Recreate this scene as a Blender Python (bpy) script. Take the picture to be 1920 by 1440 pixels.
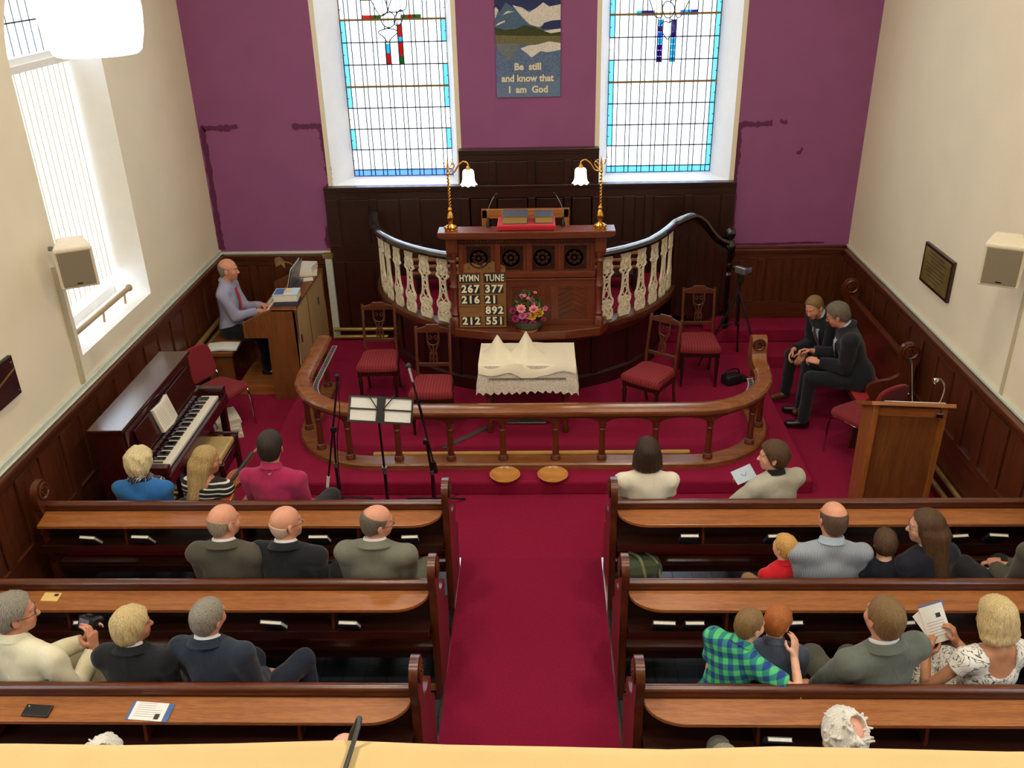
import bpy, bmesh, math, random
import numpy as np
from mathutils import Vector, Matrix, Euler

for _o in list(bpy.data.objects):
    bpy.data.objects.remove(_o)
SC = bpy.context.scene
COL = SC.collection
random.seed(7)
PI = math.pi
R_ = math.radians

# ------------------------------------------------------------------ camera
cam_d = bpy.data.cameras.new('camera')
cam_d.sensor_fit = 'HORIZONTAL'
cam_d.sensor_width = 36.0
cam_d.lens = 1690.0 / 1920.0 * 36.0
cam_d.clip_start = 0.02
cam_d.clip_end = 200
cam = bpy.data.objects.new('camera', cam_d)
COL.objects.link(cam)
_d = np.array([80.0, 3420.0, 1690.0]); _d /= np.linalg.norm(_d)
_b = -(1690.0 ** 2 + 80 * 48) / 3420.0
_y = np.array([48.0, _b, 1690.0]); _y /= np.linalg.norm(_y)
_R = np.array([np.cross(_y, -_d), _y, -_d])
CAM_H = 4.5
_m = Matrix.Identity(4)
for i in range(3):
    _m[i][0] = _R[i][0]; _m[i][1] = -_R[i][1]; _m[i][2] = -_R[i][2]
_m.translation = Vector((0, 0, CAM_H))
cam.matrix_world = _m
SC.camera = cam

# ------------------------------------------------------------------ world, light, exposure
SKY = 5.6
world = bpy.data.worlds.new('sky')
SC.world = world
world.use_nodes = True
_bg = world.node_tree.nodes['Background']
_bg.inputs['Color'].default_value = (0.86, 0.94, 1.0, 1)
_bg.inputs['Strength'].default_value = SKY
vs = SC.view_settings
vs.view_transform = 'Standard'
vs.look = 'None'
vs.gamma = 1.0
vs.use_curve_mapping = False
vs.exposure = 0.0
LAMP_E = 8.0
CEIL_FILL_W = 60.0

def portal(name, loc, rot, sx, sy):
    l = bpy.data.lights.new(name, 'AREA')
    l.shape = 'RECTANGLE'; l.size = sx; l.size_y = sy
    l.cycles.is_portal = True
    o = bpy.data.objects.new(name, l)
    o.location = loc; o.rotation_euler = rot
    COL.objects.link(o)
portal('window_portal', (-1.6, 10.75, 3.6), (R_(-90), 0, 0), 1.5, 3.4)
portal('window_portal', (1.4, 10.75, 3.6), (R_(-90), 0, 0), 1.5, 3.4)
portal('window_portal', (-4.35, 7.5, 3.3), (0, R_(-90), 0), 4.2, 1.6)

# ------------------------------------------------------------------ room dimensions
XL, XR, YB = -3.81, 3.58, 10.2
YREAR, ZC = -3.6, 6.6
DADO = 1.21
PLAT = 0.15
ROWS = [5.335, 4.4525, 3.57, 2.69]

# ------------------------------------------------------------------ helpers
def C(r, g, b):
    def f(c):
        c /= 255.0
        return c / 12.92 if c <= 0.04045 else ((c + 0.055) / 1.055) ** 2.4
    return (f(r), f(g), f(b), 1.0)

def tag(o, label=None, cat=None, group=None, kind=None):
    if label: o['label'] = label
    if cat: o['category'] = cat
    if group: o['group'] = group
    if kind: o['kind'] = kind
    return o

def empty(name, loc=(0, 0, 0), rz=0.0, label=None, cat=None, group=None):
    o = bpy.data.objects.new(name, None)
    o.empty_display_size = 0.05
    COL.objects.link(o)
    o.location = loc
    o.rotation_euler = (0, 0, rz)
    return tag(o, label, cat, group)

def clone(o, parent=None):
    c = o.copy(); COL.objects.link(c)
    if parent is not None:
        c.parent = parent
    for ch in list(o.children):
        clone(ch, c)
    return c

def catmull(pts, n=6, closed=False):
    P = [np.array(p, float) for p in pts]
    out = []
    N = len(P)
    rng = range(N if closed else N - 1)
    for i in rng:
        p0 = P[(i - 1) % N] if (closed or i > 0) else 2 * P[0] - P[1]
        p1 = P[i]; p2 = P[(i + 1) % N]
        p3 = P[(i + 2) % N] if (closed or i + 2 < N) else 2 * P[-1] - P[-2]
        for j in range(n):
            t = j / n
            out.append(0.5 * ((2 * p1) + (-p0 + p2) * t + (2 * p0 - 5 * p1 + 4 * p2 - p3) * t * t + (-p0 + 3 * p1 - 3 * p2 + p3) * t ** 3))
    if not closed:
        out.append(P[-1])
    return [tuple(p) for p in out]

class MB:
    def __init__(s):
        s.v = []; s.f = []
    def add(s, vs, fs, M=None):
        b = len(s.v)
        if M is not None:
            vs = [tuple(M @ Vector(v)) for v in vs]
        s.v += [tuple(v) for v in vs]
        s.f += [tuple(i + b for i in f) for f in fs]
        return s
    def box(s, x0, x1, y0, y1, z0, z1, M=None):
        return s.add([(x0, y0, z0), (x1, y0, z0), (x1, y1, z0), (x0, y1, z0), (x0, y0, z1), (x1, y0, z1), (x1, y1, z1), (x0, y1, z1)],
                     [(0, 3, 2, 1), (4, 5, 6, 7), (0, 1, 5, 4), (1, 2, 6, 5), (2, 3, 7, 6), (3, 0, 4, 7)], M)
    def obox(s, c, size, rot=(0, 0, 0)):
        M = Matrix.Translation(c) @ Euler(rot).to_matrix().to_4x4()
        x, y, z = [q / 2 for q in size]
        return s.box(-x, x, -y, y, -z, z, M)
    def tube(s, path, r, n=8, caps=True, flat=None):
        P = [Vector(p) for p in path]
        k = len(P)
        rs = r if isinstance(r, (list, tuple)) else [r] * k
        up = Vector((0, 0, 1))
        d0 = (P[1] - P[0]).normalized()
        if abs(d0.dot(up)) > 0.95: up = Vector((1, 0, 0))
        u = d0.cross(up).normalized()
        vs = []; fs = []
        for i in range(k):
            a = P[max(i - 1, 0)]; b = P[min(i + 1, k - 1)]
            d = (b - a).normalized() if (b - a).length > 1e-9 else d0
            u = (u - d * u.dot(d))
            u = u.normalized() if u.length > 1e-6 else d.orthogonal().normalized()
            w = d.cross(u)
            for j in range(n):
                t = 2 * PI * j / n
                q = P[i] + (u * math.cos(t) + w * math.sin(t)) * rs[i]
                vs.append(tuple(q))
        for i in range(k - 1):
            for j in range(n):
                a = i * n + j; b = i * n + (j + 1) % n
                fs.append((a, b, b + n, a + n))
        if caps:
            fs.append(tuple(range(n - 1, -1, -1)))
            fs.append(tuple(range((k - 1) * n, k * n)))
        return s.add(vs, fs)
    def lathe(s, prof, n=16, M=None):
        vs = []; fs = []
        k = len(prof)
        for (r, z) in prof:
            for j in range(n):
                t = 2 * PI * j / n
                vs.append((max(r, 1e-5) * math.cos(t), max(r, 1e-5) * math.sin(t), z))
        for i in range(k - 1):
            for j in range(n):
                a = i * n + j; b = i * n + (j + 1) % n
                fs.append((a, b, b + n, a + n))
        fs.append(tuple(range(n - 1, -1, -1)))
        fs.append(tuple(range((k - 1) * n, k * n)))
        return s.add(vs, fs, M)
    def prism(s, poly, a0, a1, axis='y', M=None):
        n = len(poly)
        def mk(p, a):
            if axis == 'x': return (a, p[0], p[1])
            if axis == 'y': return (p[0], a, p[1])
            return (p[0], p[1], a)
        vs = [mk(p, a0) for p in poly] + [mk(p, a1) for p in poly]
        fs = [tuple(range(n - 1, -1, -1)), tuple(range(n, 2 * n))]
        for i in range(n):
            j = (i + 1) % n
            fs.append((i, j, j + n, i + n))
        return s.add(vs, fs, M)
    def sweep(s, prof, path, caps=True, zoff=None):
        # prof: (lateral, up) closed loop; path: 3-D points, lateral stays horizontal
        P = [Vector(p) for p in path]; k = len(P); n = len(prof)
        vs = []; fs = []
        for i in range(k):
            d = P[min(i + 1, k - 1)] - P[max(i - 1, 0)]
            h = Vector((d.x, d.y, 0))
            h = h.normalized() if h.length > 1e-6 else Vector((1, 0, 0))
            lat = Vector((h.y, -h.x, 0))
            d.normalize()
            upv = lat.cross(d).normalized()
            for (a, b) in prof:
                vs.append(tuple(P[i] + lat * a + upv * b))
        for i in range(k - 1):
            for j in range(n):
                a = i * n + j; b = i * n + (j + 1) % n
                fs.append((a, b, b + n, a + n))
        if caps:
            fs.append(tuple(range(n - 1, -1, -1)))
            fs.append(tuple(range((k - 1) * n, k * n)))
        return s.add(vs, fs)
    def ball(s, c, r, n=8, m=6):
        rx, ry, rz = r if isinstance(r, (list, tuple)) else (r, r, r)
        prof = []
        vs = [(c[0], c[1], c[2] - rz)]; fs = []
        for i in range(1, m):
            t = PI * i / m
            for j in range(n):
                a = 2 * PI * j / n
                vs.append((c[0] + rx * math.sin(t) * math.cos(a), c[1] + ry * math.sin(t) * math.sin(a), c[2] - rz * math.cos(t)))
        vs.append((c[0], c[1], c[2] + rz))
        L = len(vs) - 1
        for j in range(n):
            fs.append((0, 1 + (j + 1) % n, 1 + j))
            fs.append((L, L - n + j, L - n + (j + 1) % n))
        for i in range(m - 2):
            for j in range(n):
                a = 1 + i * n + j; b = 1 + i * n + (j + 1) % n
                fs.append((a, b, b + n, a + n))
        return s.add(vs, fs)
    def mesh(s, name, mat=None, smooth=False, recalc=True, angle=38):
        me = bpy.data.meshes.new(name)
        me.from_pydata(s.v, [], s.f)
        if recalc:
            bm = bmesh.new(); bm.from_mesh(me)
            bmesh.ops.recalc_face_normals(bm, faces=bm.faces)
            bm.to_mesh(me); bm.free()
        if smooth:
            me.polygons.foreach_set('use_smooth', [True] * len(me.polygons))
            me.set_sharp_from_angle(angle=R_(angle))
        if mat: me.materials.append(mat)
        me.update()
        return me
    def build(s, name, mat=None, parent=None, smooth=False, bevel=0.0, loc=None, rot=None, recalc=True, angle=38, label=None, cat=None, group=None, kind=None):
        o = bpy.data.objects.new(name, s.mesh(name, mat, smooth, recalc, angle))
        COL.objects.link(o)
        if parent is not None: o.parent = parent
        if loc is not None: o.location = loc
        if rot is not None: o.rotation_euler = rot
        if bevel:
            m = o.modifiers.new('bevel', 'BEVEL'); m.width = bevel; m.segments = 2; m.limit_method = 'ANGLE'; m.angle_limit = R_(40)
        return tag(o, label, cat, group, kind)

def inst(me, name, parent, loc, scale=(1, 1, 1), rot=(0, 0, 0)):
    o = bpy.data.objects.new(name, me); COL.objects.link(o)
    o.parent = parent; o.location = loc; o.scale = scale; o.rotation_euler = rot
    return o

def text_obj(body, size, mat, parent, loc, rot, name='lettering', extrude=0.0015, bold=0.0, align='CENTER', sx=1.0, space=1.0):
    cu = bpy.data.curves.new(name, 'FONT')
    cu.body = body; cu.size = size; cu.align_x = align; cu.align_y = 'CENTER'
    cu.extrude = extrude; cu.offset = bold; cu.resolution_u = 3; cu.space_character = space
    t = bpy.data.objects.new('tmp', cu); COL.objects.link(t)
    dg = bpy.context.evaluated_depsgraph_get()
    me = bpy.data.meshes.new_from_object(t.evaluated_get(dg))
    bpy.data.objects.remove(t); bpy.data.curves.remove(cu)
    me.materials.clear(); me.materials.append(mat)
    o = bpy.data.objects.new(name, me); COL.objects.link(o)
    o.parent = parent; o.location = loc; o.rotation_euler = rot; o.scale = (sx, 1, 1)
    return o

# ------------------------------------------------------------------ materials
def base_mat(name):
    m = bpy.data.materials.new(name); m.use_nodes = True
    nt = m.node_tree
    return m, nt, nt.nodes['Principled BSDF']

def N(nt, t, **kw):
    n = nt.nodes.new(t)
    for k, v in kw.items():
        if k in n.inputs.keys(): n.inputs[k].default_value = v
        else: setattr(n, k, v)
    return n

def ramp(nt, fac, stops):
    r = nt.nodes.new('ShaderNodeValToRGB')
    e = r.color_ramp.elements
    while len(e) < len(stops): e.new(0.5)
    for i, (p, c) in enumerate(stops):
        e[i].position = p; e[i].color = c
    nt.links.new(fac, r.inputs['Fac'])
    return r.outputs['Color']

def mapping(nt, scale, coord='Object', rot=(0, 0, 0)):
    tc = nt.nodes.new('ShaderNodeTexCoord')
    mp = nt.nodes.new('ShaderNodeMapping')
    mp.inputs['Scale'].default_value = scale
    mp.inputs['Rotation'].default_value = rot
    nt.links.new(tc.outputs[coord], mp.inputs['Vector'])
    return mp.outputs['Vector']

def bump(nt, b, h, strength, dist=0.002):
    bp = nt.nodes.new('ShaderNodeBump')
    bp.inputs['Strength'].default_value = strength
    bp.inputs['Distance'].default_value = dist
    nt.links.new(h, bp.inputs['Height'])
    nt.links.new(bp.outputs['Normal'], b.inputs['Normal'])

def plain(name, col, rough=0.6, metal=0.0, var=0.12, scale=25.0, bmp=0.15, coat=0.0, spec=0.5, dist=0.002):
    m, nt, b = base_mat(name)
    v = mapping(nt, (1, 1, 1))
    n = N(nt, 'ShaderNodeTexNoise', Scale=scale, Detail=4.0)
    nt.links.new(v, n.inputs['Vector'])
    lo = tuple(c * (1 - var) for c in col[:3]) + (1,)
    hi = tuple(min(1, c * (1 + var)) for c in col[:3]) + (1,)
    nt.links.new(ramp(nt, n.outputs['Fac'], [(0.3, lo), (0.7, hi)]), b.inputs['Base Color'])
    b.inputs['Roughness'].default_value = rough
    b.inputs['Metallic'].default_value = metal
    b.inputs['Coat Weight'].default_value = coat
    b.inputs['Specular IOR Level'].default_value = spec
    if bmp: bump(nt, b, n.outputs['Fac'], bmp, dist)
    return m

def wood(name, c1, c2, axis='x', rough=0.32, coat=0.25, sc=1.0, streak=0.5):
    m, nt, b = base_mat(name)
    k = {'x': (0.7, 9, 9), 'y': (9, 0.7, 9), 'z': (9, 9, 0.7)}[axis]
    v = mapping(nt, tuple(q * sc for q in k))
    n = N(nt, 'ShaderNodeTexNoise', Scale=3.0, Detail=8.0, Roughness=0.62, Distortion=0.7)
    nt.links.new(v, n.inputs['Vector'])
    v2 = mapping(nt, tuple(q * sc * 4 for q in k))
    n2 = N(nt, 'ShaderNodeTexNoise', Scale=5.0, Detail=3.0)
    nt.links.new(v2, n2.inputs['Vector'])
    mx = N(nt, 'ShaderNodeMath', operation='MULTIPLY_ADD')
    nt.links.new(n2.outputs['Fac'], mx.inputs[0]); mx.inputs[1].default_value = streak
    nt.links.new(n.outputs['Fac'], mx.inputs[2])
    mid = tuple((a + q) / 2 for a, q in zip(c1, c2))
    nt.links.new(ramp(nt, mx.outputs[0], [(0.45, c1), (0.75, mid), (1.0, c2)]), b.inputs['Base Color'])
    b.inputs['Roughness'].default_value = rough
    b.inputs['Coat Weight'].default_value = coat
    b.inputs['Coat Roughness'].default_value = 0.2
    bump(nt, b, mx.outputs[0], 0.08, 0.001)
    return m

def fabric(name, col, rough=0.9, var=0.07, sc=220.0, fold=0.25):
    m, nt, b = base_mat(name)
    v = mapping(nt, (1, 1, 1))
    n = N(nt, 'ShaderNodeTexNoise', Scale=sc, Detail=2.0)
    n2 = N(nt, 'ShaderNodeTexNoise', Scale=10.0, Detail=4.0, Distortion=1.2)
    nt.links.new(v, n.inputs['Vector']); nt.links.new(mapping(nt, (1.3, 1.3, 0.6), rot=(0.3, 0.5, 0)), n2.inputs['Vector'])
    lo = tuple(c * (1 - var) for c in col[:3]) + (1,); hi = tuple(min(1, c * (1 + var)) for c in col[:3]) + (1,)
    nt.links.new(ramp(nt, n.outputs['Fac'], [(0.3, lo), (0.7, hi)]), b.inputs['Base Color'])
    b.inputs['Roughness'].default_value = rough
    b.inputs['Specular IOR Level'].default_value = 0.25
    b.inputs['Sheen Weight'].default_value = 0.15
    ad = N(nt, 'ShaderNodeMath', operation='MULTIPLY_ADD')
    nt.links.new(n.outputs['Fac'], ad.inputs[0]); ad.inputs[1].default_value = 0.08
    nt.links.new(n2.outputs['Fac'], ad.inputs[2])
    bump(nt, b, ad.outputs[0], fold * 1.8, 0.014)
    return m

def striped(name, c1, c2, axis, freq, duty=0.5, base=None):
    # real woven stripes across one axis of the garment
    m, nt, b = base_mat(name)
    tc = nt.nodes.new('ShaderNodeTexCoord'); sp = nt.nodes.new('ShaderNodeSeparateXYZ')
    nt.links.new(tc.outputs['Object'], sp.inputs[0])
    f = N(nt, 'ShaderNodeMath', operation='MULTIPLY'); f.inputs[1].default_value = freq
    nt.links.new(sp.outputs['XYZ'.index(axis)], f.inputs[0])
    fr = N(nt, 'ShaderNodeMath', operation='FRACT'); nt.links.new(f.outputs[0], fr.inputs[0])
    nt.links.new(ramp(nt, fr.outputs[0], [(0.0, c1), (duty - 0.02, c1), (duty + 0.02, c2), (1.0, c2)]), b.inputs['Base Color'])
    b.inputs['Roughness'].default_value = 0.85
    n2 = N(nt, 'ShaderNodeTexNoise', Scale=9.0, Detail=3.0); nt.links.new(tc.outputs['Object'], n2.inputs['Vector'])
    bump(nt, b, n2.outputs['Fac'], 0.25, 0.012)
    return m

M = {}
M['purple'] = plain('purple_paint', C(142, 80, 126), 0.75, var=0.05, scale=3, bmp=0.05)
M['purple_dark'] = plain('fresh_purple_paint', C(92, 28, 72), 0.55, var=0.12, scale=30, bmp=0.1)
M['cream'] = plain('cream_plaster', C(236, 226, 198), 0.8, var=0.03, scale=2, bmp=0.06)
M['white_paint'] = plain('white_window_paint', C(240, 240, 238), 0.7, var=0.02, scale=6, bmp=0.05)
M['parapet'] = plain('parapet_cream_paint', C(208, 182, 124), 0.6, var=0.05, scale=14, bmp=0.3, dist=0.004)
M['teal_trim'] = plain('pale_green_trim_paint', C(198, 205, 190), 0.5, var=0.05)
M['ceiling'] = plain('ceiling_paint', C(235, 225, 200), 0.85, var=0.03, scale=2)
M['carpet'] = plain('red_carpet', C(138, 26, 58), 0.95, var=0.22, scale=160, bmp=0.5, spec=0.1, dist=0.004)
M['carpet_aisle'] = plain('red_aisle_carpet', C(134, 25, 57), 0.95, var=0.2, scale=160, bmp=0.5, spec=0.1, dist=0.004)
M['carved'] = plain('matt_carved_wood', C(52, 24, 14), 0.75, var=0.2, scale=40, bmp=0.2, spec=0.2)
M['tile'] = plain('slate_blue_tile', C(58, 64, 72), 0.28, var=0.45, scale=18, bmp=0.3)
M['grout'] = plain('dark_grout', C(22, 20, 20), 0.9)
for ax in 'xyz':
    M['dado_' + ax] = wood('dark_mahogany_' + ax, C(54, 24, 12), C(106, 54, 28), ax, 0.36, 0.2)
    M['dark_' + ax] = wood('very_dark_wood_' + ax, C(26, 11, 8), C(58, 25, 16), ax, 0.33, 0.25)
    M['pew_' + ax] = wood('pew_wood_' + ax, C(52, 21, 11), C(104, 48, 22), ax, 0.3, 0.3)
    M['ledge_' + ax] = wood('pitch_pine_' + ax, C(108, 57, 23), C(164, 100, 48), ax, 0.38, 0.2, streak=0.7)
    M['oak_' + ax] = wood('golden_oak_' + ax, C(122, 68, 28), C(184, 118, 58), ax, 0.3, 0.3)
    M['pulpit_' + ax] = wood('red_mahogany_' + ax, C(70, 28, 13), C(118, 54, 26), ax, 0.38, 0.2)
    M['rail_' + ax] = wood('polished_rail_wood_' + ax, C(100, 54, 28), C(158, 100, 54), ax, 0.22, 0.5)
    M['organ_' + ax] = wood('organ_teak_' + ax, C(98, 54, 22), C(136, 82, 38), ax, 0.45, 0.1)
M['organ_back'] = wood('plain_ply_back', C(164, 134, 88), C(192, 162, 112), 'z', 0.6, 0.0)
M['piano'] = wood('polished_piano_mahogany', C(40, 10, 10), C(66, 20, 18), 'y', 0.2, 0.5)
M['black_gloss'] = plain('black_gloss_paint', C(14, 13, 14), 0.12, var=0.1, bmp=0.0, coat=1.0)
M['black'] = plain('black_metal', C(18, 18, 19), 0.4, var=0.1, bmp=0.05)
M['blackplastic'] = plain('black_plastic', C(20, 20, 22), 0.45, var=0.15)
M['cast_iron'] = plain('cream_painted_iron', C(228, 220, 192), 0.5, var=0.1, scale=60, bmp=0.3)
M['cast_gold'] = plain('gilded_iron', C(150, 120, 66), 0.5, var=0.2, scale=60)
M['brass'] = plain('polished_brass', C(214, 160, 70), 0.2, 1.0, var=0.12, bmp=0.0)
M['brass_old'] = plain('dull_brass', C(146, 124, 66), 0.36, 0.45, var=0.3, scale=5, bmp=0.05)
M['gold_pipe'] = plain('gold_painted_pipe', C(176, 150, 88), 0.3, 0.6, var=0.12, bmp=0.05)
M['chrome'] = plain('chrome', C(205, 205, 205), 0.12, 1.0, var=0.03, bmp=0.0)
M['grey_metal'] = plain('grey_metal', C(140, 140, 140), 0.35, 0.8, var=0.05)
M['lead'] = plain('window_lead', C(52, 58, 64), 0.6, 0.2, var=0.1)
M['glazing_bar'] = plain('brown_glazing_bar', C(128, 104, 54), 0.5, var=0.1)
M['white'] = plain('white_paper', C(232, 230, 222), 0.7, var=0.03, scale=40, bmp=0.05)
M['pages'] = plain('book_pages', C(226, 220, 198), 0.8, var=0.08, scale=90)
M['linen'] = fabric('white_linen', C(232, 224, 200), var=0.06, fold=0.3)
M['lace'] = fabric('greyish_lace_cloth', C(206, 198, 182), var=0.22, sc=70, fold=0.3)
M['lace_hole'] = plain('lace_openwork', C(70, 62, 52), 0.9)
M['red_cloth'] = fabric('red_cloth', C(176, 32, 46), fold=0.2)
M['red_cushion'] = fabric('red_pew_cushion', C(176, 26, 34), fold=0.2)
M['red_stack'] = fabric('red_upholstery', C(126, 26, 36), fold=0.15)
M['seat_stripe'] = striped('red_striped_upholstery', C(140, 36, 42), C(112, 26, 32), 'X', 34)
M['tan_seat'] = plain('tan_leather', C(176, 148, 92), 0.45, var=0.08)
M['ivory'] = plain('piano_ivory', C(226, 220, 200), 0.25, var=0.03, bmp=0.0)
M['speaker_box'] = plain('cream_speaker_plastic', C(228, 218, 194), 0.5, var=0.03)
M['speaker_grille'] = plain('grey_speaker_grille', C(140, 128, 106), 0.7, var=0.2, scale=400, bmp=0.3)
M['navy_book'] = plain('navy_book_cover', C(52, 56, 76), 0.5, var=0.1)
M['bible_cover'] = plain('grey_blue_leather', C(70, 78, 88), 0.4, var=0.1)
M['gilt_pages'] = plain('gilt_page_edges', C(176, 148, 78), 0.45, 0.3, var=0.12, scale=120)
M['letter'] = plain('cream_lettering', C(226, 218, 186), 0.6, var=0.02)
M['card_black'] = plain('black_number_card', C(20, 20, 20), 0.6, var=0.05)
M['board_wood'] = wood('hymn_board_wood', C(106, 70, 32), C(138, 96, 48), 'x', 0.5, 0.1)
M['bowl_wood'] = wood('turned_bowl_wood', C(168, 108, 46), C(214, 152, 76), 'x', 0.3, 0.3)
M['pole_wood'] = wood('pale_pole_wood', C(192, 146, 66), C(226, 184, 100), 'x', 0.4, 0.1)
M['rail_brown'] = plain('brown_painted_tube', C(172, 148, 106), 0.45, var=0.06)
M['trunk_paint'] = plain('cable_trunking', C(196, 186, 156), 0.5, var=0.04)
M['plaque_dark'] = plain('dark_red_plaque', C(52, 20, 20), 0.25, var=0.5, scale=3)
M['leaf'] = plain('leaf_green', C(62, 96, 44), 0.6, var=0.3)
M['petal_pink'] = plain('pink_petals', C(232, 140, 150), 0.7, var=0.12)
M['petal_yellow'] = plain('yellow_petals', C(224, 176, 44), 0.7, var=0.12)
M['petal_purple'] = plain('magenta_petals', C(150, 36, 92), 0.7, var=0.15)
M['petal_lilac'] = plain('lilac_pink_petals', C(206, 104, 160), 0.7, var=0.15)
M['planter'] = plain('dark_green_planter', C(58, 58, 40), 0.6, var=0.15)
M['rack'] = plain('glass_rack_grey', C(156, 146, 140), 0.5, var=0.06)
M['leaflet_blue'] = plain('blue_printed_paper', C(70, 104, 160), 0.5, var=0.05)
M['paper_blue'] = plain('pale_blue_paper', C(190, 208, 222), 0.6, var=0.04)
M['yellow_note'] = plain('yellow_paper', C(226, 190, 116), 0.6, var=0.04)
M['ink'] = plain('dark_ink', C(44, 42, 50), 0.7, var=0.1)
M['print_grey'] = plain('grey_print', C(176, 172, 162), 0.7, var=0.08)
M['rucksack'] = fabric('olive_rucksack', C(66, 74, 52), fold=0.5)
M['rucksack_trim'] = fabric('khaki_strap', C(120, 122, 84))
M['violin'] = wood('violin_varnish', C(120, 48, 16), C(176, 84, 34), 'y', 0.2, 0.6)
M['screen'] = plain('camera_screen', C(104, 112, 140), 0.15, var=0.3, scale=40, bmp=0.0)

def glass(name, col, mixf=0.35):
    m, nt, b = base_mat(name)
    nt.nodes.remove(b)
    out = nt.nodes['Material Output']
    t = N(nt, 'ShaderNodeBsdfTransparent', Color=col)
    d = N(nt, 'ShaderNodeBsdfTranslucent', Color=col)
    g = N(nt, 'ShaderNodeBsdfGlossy', Color=(1, 1, 1, 1), Roughness=0.15)
    v = mapping(nt, (1, 1, 1)); n = N(nt, 'ShaderNodeTexNoise', Scale=14.0, Detail=2.0)
    nt.links.new(v, n.inputs['Vector'])
    a = N(nt, 'ShaderNodeMath', operation='MULTIPLY_ADD'); a.inputs[1].default_value = 0.2; a.inputs[2].default_value = mixf
    nt.links.new(n.outputs['Fac'], a.inputs[0])
    mx = nt.nodes.new('ShaderNodeMixShader'); nt.links.new(a.outputs[0], mx.inputs[0])
    nt.links.new(t.outputs[0], mx.inputs[1]); nt.links.new(d.outputs[0], mx.inputs[2])
    mx2 = nt.nodes.new('ShaderNodeMixShader'); mx2.inputs[0].default_value = 0.05
    nt.links.new(mx.outputs[0], mx2.inputs[1]); nt.links.new(g.outputs[0], mx2.inputs[2])
    nt.links.new(mx2.outputs[0], out.inputs['Surface'])
    return m
M['glass_clear'] = glass('obscured_white_glass', (0.95, 0.97, 1.0, 1))
M['glass_blue'] = glass('pale_blue_glass', (0.24, 0.60, 0.90, 1))
M['glass_deep'] = glass('deep_blue_glass', (0.08, 0.20, 0.72, 1))
M['glass_mid'] = glass('mid_blue_glass', (0.22, 0.40, 0.86, 1))
M['glass_red'] = glass('red_glass', (0.45, 0.0, 0.02, 1))
M['glass_green'] = glass('green_glass', (0.0, 0.18, 0.04, 1))
M['glass_purple'] = glass('purple_glass', (0.09, 0.01, 0.30, 1))
M['glass_aqua'] = glass('aqua_glass', (0.06, 0.42, 0.60, 1))
M['glass_yellow'] = glass('pale_yellow_glass', (0.92, 0.92, 0.74, 1))
M['blind'] = glass('vertical_blind_fabric', (0.50, 0.42, 0.28, 1), 0.8)

def emit(name, col, strength):
    m, nt, b = base_mat(name)
    b.inputs['Base Color'].default_value = (0.9, 0.88, 0.84, 1)
    b.inputs['Roughness'].default_value = 0.3
    b.inputs['Emission Color'].default_value = col
    b.inputs['Emission Strength'].default_value = strength
    return m
M['opal'] = emit('lit_opal_glass', (1.0, 0.93, 0.82, 1), LAMP_E)
M['opal_small'] = emit('lit_tulip_glass', (1.0, 0.86, 0.68, 1), 10.0)
M['ceil_fill'] = emit('fill_diffuser', (1.0, 0.86, 0.64, 1), 1.0)  # diffuser glow of the added overhead fill lights
# ================================================================== STRUCTURE
def tile_floor_mat():
    m, nt, b = base_mat('tiled_floor')
    v = mapping(nt, (1, 1, 1))
    br = nt.nodes.new('ShaderNodeTexBrick')
    br.offset = 0.0
    br.inputs['Scale'].default_value = 1.0
    br.inputs['Brick Width'].default_value = 0.152; br.inputs['Row Height'].default_value = 0.152
    br.inputs['Mortar Size'].default_value = 0.004
    br.inputs['Color1'].default_value = C(58, 64, 72); br.inputs['Color2'].default_value = C(40, 44, 50); br.inputs['Mortar'].default_value = C(20, 19, 19)
    nt.links.new(v, br.inputs['Vector']); nt.links.new(br.outputs['Color'], b.inputs['Base Color'])
    b.inputs['Roughness'].default_value = 0.35
    return m
M['tile_floor'] = tile_floor_mat()
fl = MB().box(XL, XR, YREAR, YB, -0.12, 0.0).build('floor', M['tile_floor'], kind='structure')
tile_me = MB().box(-0.073, 0.073, -0.073, 0.073, 0, 0.008).mesh('tile', M['tile'])
for X0, X1 in ((-3.55, -0.74), (0.56, 3.5)):
    nx = int((X1 - X0) / 0.152)
    for i in range(nx):
        for j in range(4):
            inst(tile_me, 'tile', fl, (X0 + 0.076 + i * 0.152, 5.36 + j * 0.152, random.uniform(-0.001, 0.001)), rot=(0, 0, random.uniform(-0.01, 0.01)))
MB().box(-0.655, 0.475, 1.0, 5.90, 0.0, 0.014).build('floor_aisle_carpet', M['carpet_aisle'], kind='structure')
MB().box(XL, XR, 5.90, YB, 0.0, 0.014).build('floor_front_carpet', M['carpet'], kind='structure')
MB().box(-0.672, -0.655, 1.0, 5.90, 0.0, 0.02).build('trim_1', M['chrome'], kind='structure')
MB().box(0.475, 0.492, 1.0, 5.90, 0.0, 0.02).build('trim_2', M['chrome'], kind='structure')
MB().box(-2.62, 2.41, 6.83, YB, 0.0, PLAT).build('floor_platform', M['carpet'], bevel=0.025, kind='structure')
MB().box(1.3, XR, 9.44, YB, 0.0, 0.17).build('floor_step', M['carpet'], bevel=0.02, kind='structure')
MB().box(1.3, XR, 9.82, YB, 0.17, 0.34).build('floor_step', M['carpet'], bevel=0.02, kind='structure')

def arch_pts(u0, u1, zs, n=20):
    c = (u0 + u1) / 2; r = (u1 - u0) / 2
    return [(c - r * math.cos(PI * i / n), zs + r * math.sin(PI * i / n)) for i in range(n + 1)]

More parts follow.
